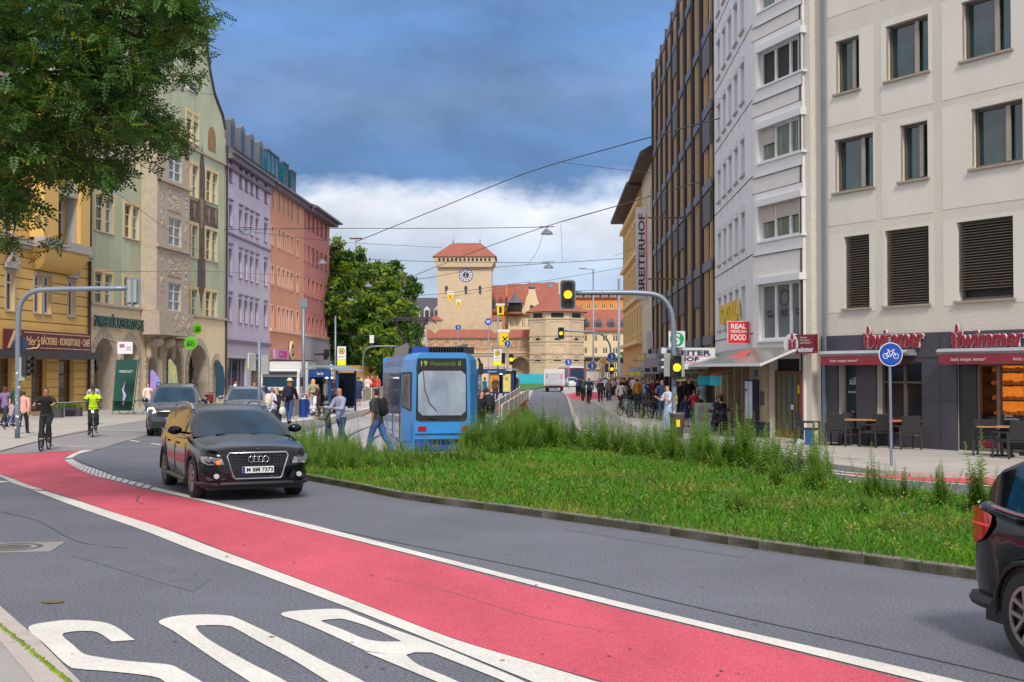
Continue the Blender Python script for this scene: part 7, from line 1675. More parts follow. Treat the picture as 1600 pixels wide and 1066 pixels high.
M().disc((f.uv(831, 478)[0], -.45, Hz(480, 286)), .5, th=.04, n=12).build('gable_window', glass, f.o)
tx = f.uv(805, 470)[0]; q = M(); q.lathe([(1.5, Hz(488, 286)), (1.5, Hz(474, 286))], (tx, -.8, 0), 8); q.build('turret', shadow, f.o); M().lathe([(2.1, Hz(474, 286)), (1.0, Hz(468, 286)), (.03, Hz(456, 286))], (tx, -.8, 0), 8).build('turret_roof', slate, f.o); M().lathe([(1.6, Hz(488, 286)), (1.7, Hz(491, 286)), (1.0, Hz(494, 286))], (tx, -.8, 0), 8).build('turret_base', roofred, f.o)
house('red_roofed_house', 'long house with a steep red roof rising behind the cream gable', 826, 885, 305, 474, mato, [(478, 500)], 5, roofred, 439)
M().box(V(873, 600, 300).x, 300, Hz(500, 300), V(881, 600, 300).x, 301.5, Hz(436, 300)).build('chimney_stack', crmh)
tag(bpy.data.objects['chimney_stack'], 'tall pale chimney stack behind the octagonal gatehouse roof', 'chimney')
house('long_orange_house', 'long orange house with red dormered roof behind the far signal heads', 878, 985, 330, 466, mato, [(474, 483), (490, 500)], 9, roofred, 452, dorm=(8, 455, 466, whv))
house('cream_dormer_house', 'cream house with a steep red roof and grey dormers right of the octagonal gatehouse', 906, 985, 270, 518, crmh, [(523, 534), (543, 553), (562, 572)], 5, roofred, 482, dorm=(4, 497, 514, slate))
house('slate_roofed_house', 'pale house with a slate roof left of the clock tower', 628, 690, 300, 504, psl, [(507, 518), (525, 535)], 5, mat('slate_dark', (70, 66, 78), rough=.7, var=.1), 463, dorm=(4, 478, 500, whv))
house('far_dark_house', 'low brown house glimpsed beyond the bus', 884, 985, 268, 560, mat('brownish', (110, 96, 84), rough=.9), [(566, 576), (582, 592)], 7, slate, 556)
# turquoise hoarding, grass roundabout
a, b = V(800, 598, 245), V(853, 598, 245); M().box(a.x, 245, 0, b.x, 245.3, 2.0).build('site_hoarding', mat('hoarding_turquoise', (40, 160, 180), rough=.6)); tag(bpy.data.objects['site_hoarding'], 'turquoise hoarding at the foot of the gate wall', 'hoarding')
flat('roundabout_grass', px([(812, 612), (835, 609), (870, 602.5), (870, 599), (812, 599)]), .15, leafmat('far_grass', (84, 134, 30), (60, 110, 24)), th=.15)
# yellow site hut wall and red fence line behind the platform
a, b = V(520, 600, 135), V(585, 600, 135); q = M().box(a.x, 135, 0, b.x, 137, Hz(571, 135)); tag(q.build('site_cabin', mat('ochre_boards', (176, 140, 70), rough=.8, var=.1)), 'ochre boarded cabin under the trees behind the platform crowd', 'cabin')
# ================================================================ trees
def leaf_quads(C, s, aspect=.55, up=.3):
    n = len(C); a = rng.normal(size=(n, 3)); a /= np.linalg.norm(a, axis=1)[:, None]
    b = rng.normal(size=(n, 3)); b -= a*(a*b).sum(1)[:, None]; b /= np.linalg.norm(b, axis=1)[:, None]
    s = s*rng.uniform(.6, 1.4, (n, 1)); u = a*s; v = b*s*aspect
    P = np.stack([C-u, C+v*.9-u*.1, C+u, C-v*.9-u*.1], 1); return P.reshape(-1, 3), np.arange(n*4).reshape(n, 4)
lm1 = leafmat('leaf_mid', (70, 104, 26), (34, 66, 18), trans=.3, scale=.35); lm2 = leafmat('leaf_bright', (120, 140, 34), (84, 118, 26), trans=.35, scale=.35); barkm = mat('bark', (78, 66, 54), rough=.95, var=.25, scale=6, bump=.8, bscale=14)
def tree(label, base, blobs, n, s=.28, mats=(lm1, lm2), bright=.35, group=None, trunk=.35, loc=None):
    """blobs: (x, y, z, r) in world; leaves fill shells of the blobs in clumps"""
    o = empty('deciduous_tree', (base[0], base[1], 0), 0, label, 'tree', group)
    tot = sum(b[3]**2 for b in blobs); C = []; mi = []
    for (x, y, z, r) in blobs:
        k = int(n*r*r/tot); ncl = max(8, int(k/46))
        d = rng.normal(size=(ncl, 3)); d /= np.linalg.norm(d, axis=1)[:, None]; d *= (r*rng.uniform(.62, 1.05, (ncl, 1))); cc = d+np.array([x, y, z])
        idx = rng.integers(0, ncl, k); off = rng.normal(size=(k, 3))*np.array([1, 1, .6])*r*.13; pts = cc[idx]+off; C.append(pts)
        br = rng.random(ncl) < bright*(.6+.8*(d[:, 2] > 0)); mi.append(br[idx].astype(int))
    C = np.concatenate(C)-np.array([base[0], base[1], 0]); mi = np.concatenate(mi); v, f = leaf_quads(C, s)
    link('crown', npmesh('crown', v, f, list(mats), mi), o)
    t = M(); zt = max(b[2] for b in blobs); t.tube([(0, 0, 0), (.1, 0, zt*.25), (0, .1, zt*.55), (.1, 0, zt*.8)], [trunk, trunk*.8, trunk*.5, .08], 10)
    for (x, y, z, r) in blobs: t.tube([(0, 0, zt*.3), ((x-base[0])*.5, (y-base[1])*.5, z*.6+zt*.1), (x-base[0], y-base[1], z)], [trunk*.45, trunk*.28, .04], 6)
    t.build('trunk', barkm, o); return o
def B_(px_, py_, Y, rpx): p = V(px_, py_, Y); return (p.x, p.y, p.z, rpx/2000*Y)
b_ = lambda x, Y: (V(x, 600, Y).x, Y)
gt_ = 'trees between the pink house and the clock tower'
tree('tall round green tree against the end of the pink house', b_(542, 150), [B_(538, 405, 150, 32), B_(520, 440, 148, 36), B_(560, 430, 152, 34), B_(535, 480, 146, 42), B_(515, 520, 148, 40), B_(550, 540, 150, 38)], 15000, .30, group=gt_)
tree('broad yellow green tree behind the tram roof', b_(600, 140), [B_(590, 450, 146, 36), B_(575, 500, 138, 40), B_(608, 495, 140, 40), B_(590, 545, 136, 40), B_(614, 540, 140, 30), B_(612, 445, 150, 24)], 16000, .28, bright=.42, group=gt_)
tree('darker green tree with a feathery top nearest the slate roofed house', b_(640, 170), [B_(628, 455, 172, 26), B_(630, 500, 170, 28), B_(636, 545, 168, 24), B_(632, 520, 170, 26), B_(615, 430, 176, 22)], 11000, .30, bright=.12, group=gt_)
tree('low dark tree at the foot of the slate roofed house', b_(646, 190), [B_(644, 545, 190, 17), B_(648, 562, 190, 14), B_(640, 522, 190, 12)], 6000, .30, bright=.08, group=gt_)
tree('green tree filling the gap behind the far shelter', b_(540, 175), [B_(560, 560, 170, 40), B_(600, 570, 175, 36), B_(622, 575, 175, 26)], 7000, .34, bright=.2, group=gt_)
tree('small tree between the yellow house and the cream dormer house', b_(979, 180), [B_(979, 560, 180, 12), B_(980, 535, 180, 8)], 1500, .2, bright=.3)
# near tree overhanging the top left corner: compound leaves on real limbs
def in_poly(x, y, P):
    c = False; j = len(P)-1
    for i in range(len(P)):
        if (P[i][1] > y) != (P[j][1] > y) and x < (P[j][0]-P[i][0])*(y-P[i][1])/(P[j][1]-P[i][1])+P[i][0]: c = not c
        j = i
    return c
OUT = [(-40, -60), (345, -60), (300, -20), (322, 12), (336, 32), (318, 42), (296, 60), (318, 72), (300, 92), (312, 112), (298, 126), (282, 100), (262, 96), (250, 120), (268, 142), (240, 152), (232, 172), (270, 182), (290, 205), (294, 228), (276, 246), (244, 252), (222, 232), (206, 244), (214, 262), (204, 290), (186, 312), (170, 334), (150, 316), (128, 322), (108, 300), (84, 302), (60, 322), (40, 342), (26, 352), (6, 356), (-40, 350)]
cl_ = []
rt = random.Random(9)
while len(cl_) < 540:
    x, y = rt.uniform(-60, 345), rt.uniform(-80, 350)
    if in_poly(x, y, OUT) and in_poly(x+10, y+26, OUT): cl_.append(V(x, y, rt.uniform(17.5, 23.0)))
for (x, y) in ((300, 115), (290, 118), (328, 28), (318, 35), (286, 222), (10, 374), (20, 368), (78, 378), (236, 250), (250, 30), (275, 60)): cl_.append(V(x, y, rt.uniform(18.5, 20)))
inframe = len(cl_)
for _ in range(230):    # the rest of the crown, outside the picture
    t = rt.uniform(0, 1); cl_.append(Vector((rt.uniform(-16, -8.2), rt.uniform(16, 27), rt.uniform(4.8, 12))))
tp = Vector((-12.6, 21.5, 0)); nt_ = empty('ash_tree', tp, 0, 'large dark green leafy tree overhanging the top left corner in front of the house fronts', 'tree')
V0 = []; F0 = []; MI = []; ofs = 0
# leaflet template: pinnate leaf, 9 leaflets of 4 verts
def pinnate():
    vs = []
    for k in range(4):
        for s_ in (-1, 1):
            y0 = .05+k*.055; dx = s_*(.075-.006*k); 
            vs.append([(0, y0, 0), (dx*.45+.0, y0+.046, .004), (dx*1.15, y0+.034, -.012), (dx*.6, y0-.002, .002)])
    vs.append([(0, .25, 0), (.025, .30, 0), (0, .37, -.012), (-.025, .30, 0)]); return np.array(vs)
T = pinnate()
C = []; Dn = []; sz = []
for i, c in enumerate(cl_):
    k = 20 if i < inframe else 9; ax_ = Vector((rt.uniform(-1, 1), rt.uniform(-1, 1), rt.uniform(-.5, .3)))
    for _ in range(k):
        C.append(c+Vector((rt.gauss(0, .11), rt.gauss(0, .15), rt.gauss(0, .075)))); d = Vector((rt.gauss(0, 1), rt.gauss(0, 1), rt.gauss(-.35, .5))).normalized(); Dn.append(d); sz.append(rt.uniform(.6, 1.0)*(1 if i < inframe else 1.5)); MI += [1 if rt.random() < .16 else 0]*9
C = np.array([c[:] for c in C]); Dn = np.array([d[:] for d in Dn]); n = len(C); S_ = np.array(sz)[:, None, None, None]
upv = rng.normal(size=(n, 3))*.45+np.array([0, 0, 1.]); X = np.cross(Dn, upv); X /= np.linalg.norm(X, axis=1)[:, None]; Z = np.cross(X, Dn)
Vv = C[:, None, None, :]+S_*(T[None, :, :, 0:1]*X[:, None, None, :]+T[None, :, :, 1:2]*Dn[:, None, None, :]+T[None, :, :, 2:3]*Z[:, None, None, :])
Vv = Vv.reshape(-1, 3)-np.array(tp[:]); Ff = np.arange(len(Vv)).reshape(-1, 4)
ldk = leafmat('ash_leaf', (68, 104, 30), (36, 68, 20), trans=.3, scale=1.6); ldk2 = leafmat('ash_leaf_seed', (112, 118, 34), (70, 90, 24), trans=.35, scale=1.6)
link('crown', npmesh('crown', Vv, Ff, [ldk, ldk2], MI), nt_)
# limbs: cluster hierarchy
t = M(); t.tube([(0, 0, 0), (.1, .05, 2.2), (.4, -.1, 4.0), (.9, -.3, 5.6), (1.4, -.5, 8)], [.36, .30, .26, .20, .1], 14)
hubs = [V(-20, 260, 20.5), V(60, 200, 20), V(140, 120, 20), V(210, 190, 20), V(120, 260, 20), V(240, 70, 20), V(20, 60, 20), V(250, 215, 20), V(20, 330, 20), V(150, 20, 20)]
roots = [0, 0, 1, 2, 1, 2, 0, 3, 0, 6]; st0 = Vector((.5, -.1, 4.1))
def curve(a, b, sag, n=6):
    o_ = []
    for i in range(n+1):
        q = i/n; p = a.lerp(b, q); p = p+Vector((0, 0, sag*math.sin(math.pi*q)))+Vector((rt.uniform(-1, 1), rt.uniform(-1, 1), rt.uniform(-1, 1)))*(.05 if 0 < i < n else 0); o_.append(p)
    return o_
for i, h in enumerate(hubs):
    a = st0 if roots[i] == 0 else hubs[roots[i]]-tp; w0 = .085 if roots[i] == 0 else .045
    t.tube(curve(a, h-tp, .25, 7), list(np.linspace(w0, .022, 8)), 7)
for i, c in enumerate(cl_):
    if i % 2: continue
    h = min(hubs, key=lambda q: (q-c).length)
    if (h-c).length > 3.2 or i > inframe: 
        if i % 8: continue
        h = tp+Vector((1.0, -.3, 5.6))
    t.tube(curve(h-tp, c-tp, rt.uniform(-.1, .15), 4), list(np.linspace(.016, .005, 5)), 4)
t.build('trunk', mat('bark_dark', (50, 42, 36), rough=.95, var=.25, scale=6), nt_, smooth=True)
# ================================================================ grass and weeds of the median
MED = [G(a, b, MZ) for a, b in [(p[0], p[1]) for p in near]]+[G(a, b, MZ) for a, b in far]
MP = [(p.x, p.y) for p in MED]
def scatter(n, dens=None):
    out_ = []; xs = [p[0] for p in MP]; ys = [p[1] for p in MP]
    while len(out_) < n:
        k = n*3; X = rng.uniform(-9, 12, k); Y = 12+(rng.random(k)**1.7)*56
        for x, y in zip(X, Y):
            if in_poly(x, y, MP): out_.append((x, y))
            if len(out_) >= n: break
    return np.array(out_)
gpx = lambda p: (800+2000*p[0]/p[1], 583+4160/p[1])
kern = [Vector(p.xy[:]) for p in KN]
def blades(P, h, w, lean=.35, z=MZ-.02):
    n = len(P); a = rng.uniform(0, 2*math.pi, n); hh = h*rng.uniform(.5, 1.35, n); dx, dy = np.cos(a), np.sin(a); lx, ly = rng.normal(size=n)*lean*hh, rng.normal(size=n)*lean*hh
    b0 = np.stack([P[:, 0]-dx*w, P[:, 1]-dy*w, np.full(n, z)], 1); b1 = np.stack([P[:, 0]+dx*w, P[:, 1]+dy*w, np.full(n, z)], 1)
    m0 = np.stack([P[:, 0]+dx*w*.7+lx*.4, P[:, 1]+dy*w*.7+ly*.4, z+hh*.6], 1); t_ = np.stack([P[:, 0]+lx, P[:, 1]+ly, z+hh], 1)
    v = np.stack([b0, b1, m0, t_], 1).reshape(-1, 3); return v, np.arange(n*4).reshape(n, 4)
g1 = leafmat('grass_blade', (92, 146, 16), (60, 112, 14), trans=.3, scale=.5); g2m = leafmat('grass_dry', (140, 146, 54), (104, 120, 36), trans=.3, scale=.8)
P = scatter(125000); sc_h = .065+.035*np.clip(rng.normal(size=len(P)), -1, 2)
v, f = blades(P, 1.0, .008); v = v.reshape(-1, 4, 3); v[:, 2:, 2] = MZ-.02+(v[:, 2:, 2]-(MZ-.02))*sc_h[:, None]; v[:, 2:, :2] = P[:, None]+(v[:, 2:, :2]-P[:, None])*sc_h[:, None, None]
wd_ = np.clip(P[:, 1]/16, 1, 3); ww_ = (v[:, 1]-v[:, 0])*.5; mid_ = (v[:, 1]+v[:, 0])*.5; v[:, 0] = mid_-ww_*wd_[:, None]; v[:, 1] = mid_+ww_*wd_[:, None]
cl2 = np.sin(P[:, 0]*1.3+P[:, 1]*.7)+np.sin(P[:, 0]*.6-P[:, 1]*1.9)+rng.normal(size=len(P))*.8
o = link('lawn', npmesh('lawn', v.reshape(-1, 3), f, [g1, g2m], (cl2 > 1.3).astype(int))); tag(o, kind='stuff')
# low herbs and brown seed stalks scattered in the lawn
P = scatter(2200); Q = []; mi = []
for x, y in P:
    k = 9; h = rng.uniform(.12, .38)
    for j in range(k): Q.append((x+rng.normal()*.03, y+rng.normal()*.03, MZ+h*(j+1)/k)); 
Q = np.array(Q); v, f = leaf_quads(Q, .026, .4); br = np.repeat(rng.random(len(P)) < .2, 9)
stalk = leafmat('seed_stalk', (136, 126, 56), (110, 100, 40), trans=.2, scale=2); herb = leafmat('herb_leaf', (92, 134, 34), (62, 100, 24), trans=.3, scale=2)
o = link('meadow_herbs', npmesh('meadow_herbs', v, f, [herb, stalk], br.astype(int))); tag(o, kind='stuff')
fl = M()
for x, y in scatter(26): fl.ball((x, y, MZ+rng.uniform(.12, .3)), (.018, .018, .014), 6, 4, mi=int(rng.random() < .5))
tag(fl.build('meadow_flowers', [mat('flower_white', (220, 216, 200)), mat('flower_blue', (96, 110, 190))]), kind='stuff')
# tall weeds (fleabane): narrow leaves spiralling up each stem
wm1 = leafmat('weed_leaf', (132, 166, 58), (88, 128, 40), trans=.3, scale=2.5); wm2 = leafmat('weed_top', (128, 150, 70), (96, 124, 52), trans=.3, scale=2.5)
def weed_arr(h, n=70, spread=.16, seed=0, side=4):
    r_ = np.random.default_rng(seed); L = []; mi = []
    stems = [(0, 0, h)]+[(r_.normal()*spread, r_.normal()*spread, h*r_.uniform(.45, .85)) for _ in range(side)]
    for (sx, sy, sh) in stems:
        k = int(n*sh/h)
        for j in range(k):
            t_ = (j+.5)/k; z = sh*(.06+.94*t_); a = j*2.4+r_.uniform(0, .5); l = (.10*(1-t_)+.032)*r_.uniform(.8, 1.3)*(1.1 if sh == h else .9); w = .015+.010*(1-t_)
            bx, by = sx*(.3+.7*t_), sy*(.3+.7*t_); dx, dy = math.cos(a), math.sin(a); zz = z+l*.30
            L.append([(bx, by, z), (bx+dx*l*.5-dy*w, by+dy*l*.5+dx*w, z+l*.22), (bx+dx*l, by+dy*l, zz-.01), (bx+dx*l*.5+dy*w, by+dy*l*.5-dx*w, z+l*.22)]); mi.append(1 if t_ > .8 else 0)
        L.append([(sx*.3-.004, sy*.3, 0), (sx*.3+.004, sy*.3, 0), (sx+.003, sy, sh), (sx-.003, sy, sh)]); mi.append(0)
    return np.array(L), np.array(mi)
wv = [weed_arr(h, int(42+30*h), .14, i, sd_) for i, (h, sd_) in enumerate(((.85, 3), (.7, 4), (1.0, 4), (.6, 3), (.9, 6), (1.15, 5)))]
def weeds(pts, name, szf=1.0):
    A = []; MI_ = []
    for (x, y, s_) in pts:
        a, m_ = wv[int(rng.integers(0, 6))]; t_ = rng.uniform(0, 6.28); c, s = math.cos(t_), math.sin(t_); R_ = np.array([[c, -s, 0], [s, c, 0], [0, 0, 1]]); A.append((a@R_.T)*s_*szf+np.array([x, y, MZ-.03])); MI_.append(m_)
    A = np.concatenate(A); v = A.reshape(-1, 3); o = link(name, npmesh(name, v, np.arange(len(v)).reshape(-1, 4), [wm1, wm2], np.concatenate(MI_))); return o
pts = []
band = cr([G(a, b, MZ) for a, b in ((744, 708), (790, 700), (830, 694), (900, 700), (980, 706), (1060, 716), (1140, 726), (1210, 735), (1290, 748))], 8)
for i in range(290):
    t_ = rng.random()**1.25*(len(band)-1.001); p = band[int(t_)].lerp(band[int(t_)+1], t_ % 1); dens = 1 if t_ < len(band)*.8 else .6
    if rng.random() > dens: continue
    s_ = rng.uniform(.65, 1.35)*(1.0 if t_ < len(band)*.5 else 1.0); q = rng.normal()*.9; pts.append((p.x+rng.normal()*.4, p.y+abs(q)*1.1-.6, s_))
for i in range(190):     # left of the tram, around the walkers
    x, y = rng.uniform(462, 640), 0; py_ = rng.uniform(694, 730)+(x-462)*.03; p = G(x, py_, MZ)
    if in_poly(p.x, p.y, MP): pts.append((p.x, p.y, rng.uniform(.45, .95)*(1.0 if x < 560 else .7)))
for i in range(60):
    x = rng.uniform(640, 760); p = G(x, rng.uniform(712, 722), MZ); pts.append((p.x, p.y, rng.uniform(.3, .6)))
for i in range(26):
    x, y = scatter(1)[0]; pts.append((x, y, rng.uniform(.3, .6)))
tag(weeds(pts, 'tall_weeds'), kind='stuff')
for i, (x, y, s_, lab) in enumerate(((1275, 765, .98, 'tallest bushy weed standing where the weed hedge ends'), (1218, 760, .9, 'slender tall weed left of the bushy one'), (1362, 776, .95, 'broad leafy weed beneath the round cycle sign'), (1413, 778, .9, 'narrow weed just right of the cycle sign post'), (1471, 790, .85, 'compact leafy weed in the gap before the chair pair'), (1534, 800, 1.15, 'thin tall weed next to the car at the right edge'), (1345, 800, .6, 'low weed in the lawn below the cycle sign'), (1160, 800, .7, 'reddish thin weed in the middle of the lawn'))):
    p = G(x, y, MZ); A = []; MI_ = []
    for j in range(9 if s_ > .95 or 'broad' in lab or 'compact' in lab else 4):
        a, m_ = wv[(i+j) % 6]; A.append(a*s_*(1 if j == 0 else rng.uniform(.5, .8))+np.array([rng.normal()*(.16 if s_ > .95 or 'broad' in lab else .08)*(j > 0), rng.normal()*.1*(j > 0), 0])); MI_.append(m_)
    A = np.concatenate(A); v = A.reshape(-1, 3); o = link('weed', npmesh('weed', v, np.arange(len(v)).reshape(-1, 4), [wm1, wm2], np.concatenate(MI_)), loc=(p.x, p.y, MZ-.03)); tag(o, lab, 'weed', 'single tall weeds')
# red planted edge under the barrier
v = np.array([tuple(G(826+(790-826)*t_, 627+(672-627)*t_, .1).lerp(G(820+(778-820)*t_, 627+(672-627)*t_, .1), rng.random())) for t_ in rng.random(900)]); v[:, 2] = rng.uniform(.05, .35, 900)
vv, f = leaf_quads(v, .07, .7); tag(link('red_bedding_plants', npmesh('red_bedding_plants', vv, f, [leafmat('red_leaf', (140, 44, 40), (110, 60, 40))])), kind='stuff')
# ================================================================ signals, signs, lamps, wires
pole = mat('mast_grey', (126, 136, 150), rough=.45, metal=.4, var=.08); hsg = mat('signal_housing', (44, 46, 44), rough=.5); hback = mat('signal_back', (150, 156, 150), rough=.5); amber = mat('amber_lamp', (255, 150, 16), emit=4, var=.02); lensoff = mat('signal_lens_off', (40, 28, 24), rough=.3)
signb = mat('sign_blue', (0, 66, 160), rough=.35, var=.03); sigw = mat('sign_white', (222, 222, 224), rough=.4, var=.03); sigy = mat('sign_yellow', (236, 206, 0), rough=.4, var=.04)
def head(par, x, z, h=.75, on=True, back=False, y=0, board=False, rz=0):
    """three-lamp signal head, facing -Y (or showing its back)"""
    w = h*.40; o = empty('signal_head', (x, y, z), rz+(math.pi if back else 0)); o.parent = par
    M().box(-w/2, -.02, -h/2, w/2, .16, h/2).build('housing', hsg if not back else hback, o)
    if board:
        q = M(); W_, H_ = w*.80, h*.60
        P = [(-W_+.06, -H_), (W_-.06, -H_), (W_, -H_+.06), (W_, H_-.06), (W_-.06, H_), (-W_+.06, H_), (-W_, H_-.06), (-W_, -H_+.06)]
        q.prism(P, 'y', .0, .015); q.build('backboard', pole, o); q = M(); q.prism([(a*.86, b*.92) for a, b in P], 'y', -.012, -.001); q.build('board_face', hsg, o)
    for k in range(3):
        zz = h*(.32-.32*k); r = w*.40
        M().disc((0, -.035, zz), r, n=18, th=.012).build('lens', amber if (on and k == 1 and not back) else lensoff, o)
        v = M(); n = 9; L_ = .15
        for j in range(n):
            t0, t1 = math.pi*(j/n)*1.2-.31, math.pi*((j+1)/n)*1.2-.31
            a, b = (r*1.08*math.cos(t0), zz+r*1.08*math.sin(t0)), (r*1.08*math.cos(t1), zz+r*1.08*math.sin(t1))
            v.quad((a[0], -.03, a[1]), (b[0], -.03, b[1]), (b[0], -.03-L_, b[1]), (a[0], -.03-L_, a[1]))
        v.build('visor', hsg, o)
    return o
def mast(name, label, base, zb, pts, r, cat='signal mast', group=None):
    """pts: (pixel) line of the pole at the base's depth"""
    o = empty(name, (base.x, base.y, zb), 0, label, cat, group); P = [V(x, y, base.y)-Vector((base.x, base.y, zb)) for x, y in pts]
    P = [Vector((p.x, 0, p.z)) for p in P]; P = [Vector((0, 0, 0))]+cr(P, 3) if len(P) > 2 else [Vector((0, 0, 0))]+P
    t = M(); t.tube(P, r, 10); t.build('pole', pole, o, smooth=True)
    def at(x, y): p = V(x, y, base.y); return p.x-base.x, p.z-zb
    return o, at
def disc_sign(par, x, z, r, m=signb, y=-.12, sym=None, name='sign_disc'):
    o = M().disc((x, y, z), r, n=24, th=.02).build(name, m, par); M().disc((x, y-.004, z), r*.97, n=24, r2=r*.91, th=.006).build('rim', sigw, par)
    if sym == 'arrow':
        q = M(); q.bar((x, y-.006, z-r*.6), (x, y-.006, z+r*.55), r*.16, .006, up=(0, 1, 0)); q.prism([(x-r*.28, z+r*.3), (x+r*.28, z+r*.3), (x, z+r*.7)], 'y', y-.009, y-.003); q.bar((x, y-.006, z-r*.2), (x+r*.45, y-.006, z+r*.05), r*.14, .006, up=(0, 1, 0)); q.build('arrow', sigw, par)
    return o
# right main mast
b = G(1054, 699, RZ); o, at = mast('signal_mast', 'tall curved signal mast with sticker covered foot and litter bin, amber lit', b, RZ, [(1053.5, 640), (1053, 560), (1052, 510), (1047, 482), (1030, 463), (1000, 458), (950, 457.5), (893, 458)], .075)
x, z = at(887, 461); head(o, x, z, .70, board=True, y=-.12); x, z = at(1055.5, 574.5); head(o, x, z, .68, y=-.26)
x, z = at(1042, 570); head(o, x, z, .66, back=True, y=.12, rz=R(60)); x, z = at(1063, 572); M().box(x-.05, .0, z-.3, x+.12, .15, z+.3).build('control_box', hback, o)
st = M(); rs_ = random.Random(2)
for k in range(40):
    t_ = rs_.uniform(0, 6.28); zz = rs_.uniform(.9, 2.6); w = rs_.uniform(.03, .07); st.add([(.079*math.cos(t_-w/.15), .079*math.sin(t_-w/.15), zz), (.081*math.cos(t_+w/.15), .081*math.sin(t_+w/.15), zz), (.081*math.cos(t_+w/.15), .081*math.sin(t_+w/.15), zz+w*1.6), (.079*math.cos(t_-w/.15), .079*math.sin(t_-w/.15), zz+w*1.6)], [(0, 1, 2, 3)], mi=k % 3)
st.build('stickers', [sigw, sigy, mat('sticker_dark', (50, 50, 60))], o)
x, z0 = at(1056, 684); _, z1 = at(1056, 648); lb = empty('litter_bin', (b.x+.04, b.y-.22, RZ+z0), 0, 'grey round litter bin with yellow sticker hung on the curved signal mast', 'litter bin')
q = M(); q.lathe([(.0, 0), (.17, 0), (.205, z1-z0), (.225, z1-z0+.02), (.225, z1-z0+.06), (.18, z1-z0+.05), (.17, z1-z0-.1), (0, z1-z0-.1)], n=22); q.build('bin_body', mat('bin_grey', (104, 96, 92), rough=.6), lb, smooth=True); M().box(-.05, -.215, .32, .06, -.198, .52).build('sticker', sigy, lb)
# middle distance mast with head over the road
b = G(954, 626, RZ); o, at = mast('signal_mast', 'curved signal mast at the far edge of the cycle path with blue arrow sign', b, RZ, [(954, 600), (954, 560), (953, 540), (944, 526), (928, 519), (905, 518), (882, 517)], .07)
x, z = at(876.5, 521); head(o, x, z, .78, y=-.1, board=True); x, z = at(955.5, 577); head(o, x, z, .7, y=-.2); x, z = at(955.5, 557.5); disc_sign(o, x, z, .33, sym='arrow'); x, z = at(948, 575); M().box(x-.12, .0, z-.35, x+.1, .2, z+.35).build('control_box', hsg, o)
# left mast, seen from behind
b = G(27, 685.5); o, at = mast('signal_mast', 'grey curved signal mast on the left pavement, its heads seen from behind', b, 0, [(27.5, 640), (28, 560), (28.5, 510), (31, 480), (40, 463), (56, 454.5), (80, 452.5), (130, 451.5), (205, 450.5)], .085)
x, z = at(209, 455.5); hd = head(o, x, z, .75, back=True, y=-.05, board=True, on=False); M().bar((x, -.22, z-.55), (x, -.22, z+.45), .05, .05).build('head_bracket', pole, o)
x, z = at(44, 572); head(o, x, z, .66, back=False, on=False, y=-.02, rz=R(75)); x, z = at(37, 575); M().box(x-.16, -.06, z-.42, x+.06, .1, z+.36).build('head_back', hback, o)
x, z = at(30, 537); M().disc((x, .1, z), .26, n=20, th=.02).build('sign_disc', mat('sign_back_blue', (40, 50, 76)), o)
st = M()
for k in range(26):
    t_ = rs_.uniform(3, 6.4); zz = rs_.uniform(.3, 2.2); w = rs_.uniform(.02, .05); st.add([(.089*math.cos(t_-w/.15), .089*math.sin(t_-w/.15), zz), (.091*math.cos(t_+w/.15), .091*math.sin(t_+w/.15), zz), (.091*math.cos(t_+w/.15), .091*math.sin(t_+w/.15), zz+w*1.4), (.089*math.cos(t_-w/.15), .089*math.sin(t_-w/.15), zz+w*1.4)], [(0, 1, 2, 3)])
st.build('stickers', sigw, o)
# signal post between the cars
b = G(405, 672); o, at = mast('signal_post', 'straight signal post with two grey backed heads in front of the box truck', b, 0, [(405, 620), (405, 530)], .065)
x, z = at(397, 566); head(o, x, z, .66, back=True, y=-.02, rz=R(-50)); x, z = at(415, 570); head(o, x, z, .74, back=True, y=-.02); 
# far shelter signals and posts
b = G(794, 622); o, at = mast('signal_post', 'signal post with blue arrow disc and amber light behind the far shelter', b, 0, [(793, 590), (793, 532)], .06)
x, z = at(786, 560); head(o, x, z, .95, y=-.05, on=False); x, z = at(799, 562); head(o, x, z, .95, y=-.1); x, z = at(793, 537); disc_sign(o, x, z, .30, sym='arrow')
b = G(570, 628); o, at = mast('curved_post', 'bare curved grey post behind the platform crowd left of the tram', b, 0, [(568, 600), (567, 565), (570, 549), (580, 542), (600, 541), (620, 541)], .06, cat='signal mast')
x, z = at(581, 530); q = M().box(x-.16, -.1, z-.3, x+.16, .05, z+.3); q.build('signal_box', sigw, o); M().bar((x, 0, z-.5), (x, 0, z-.2), .04, .04).build('stem', pole, o)
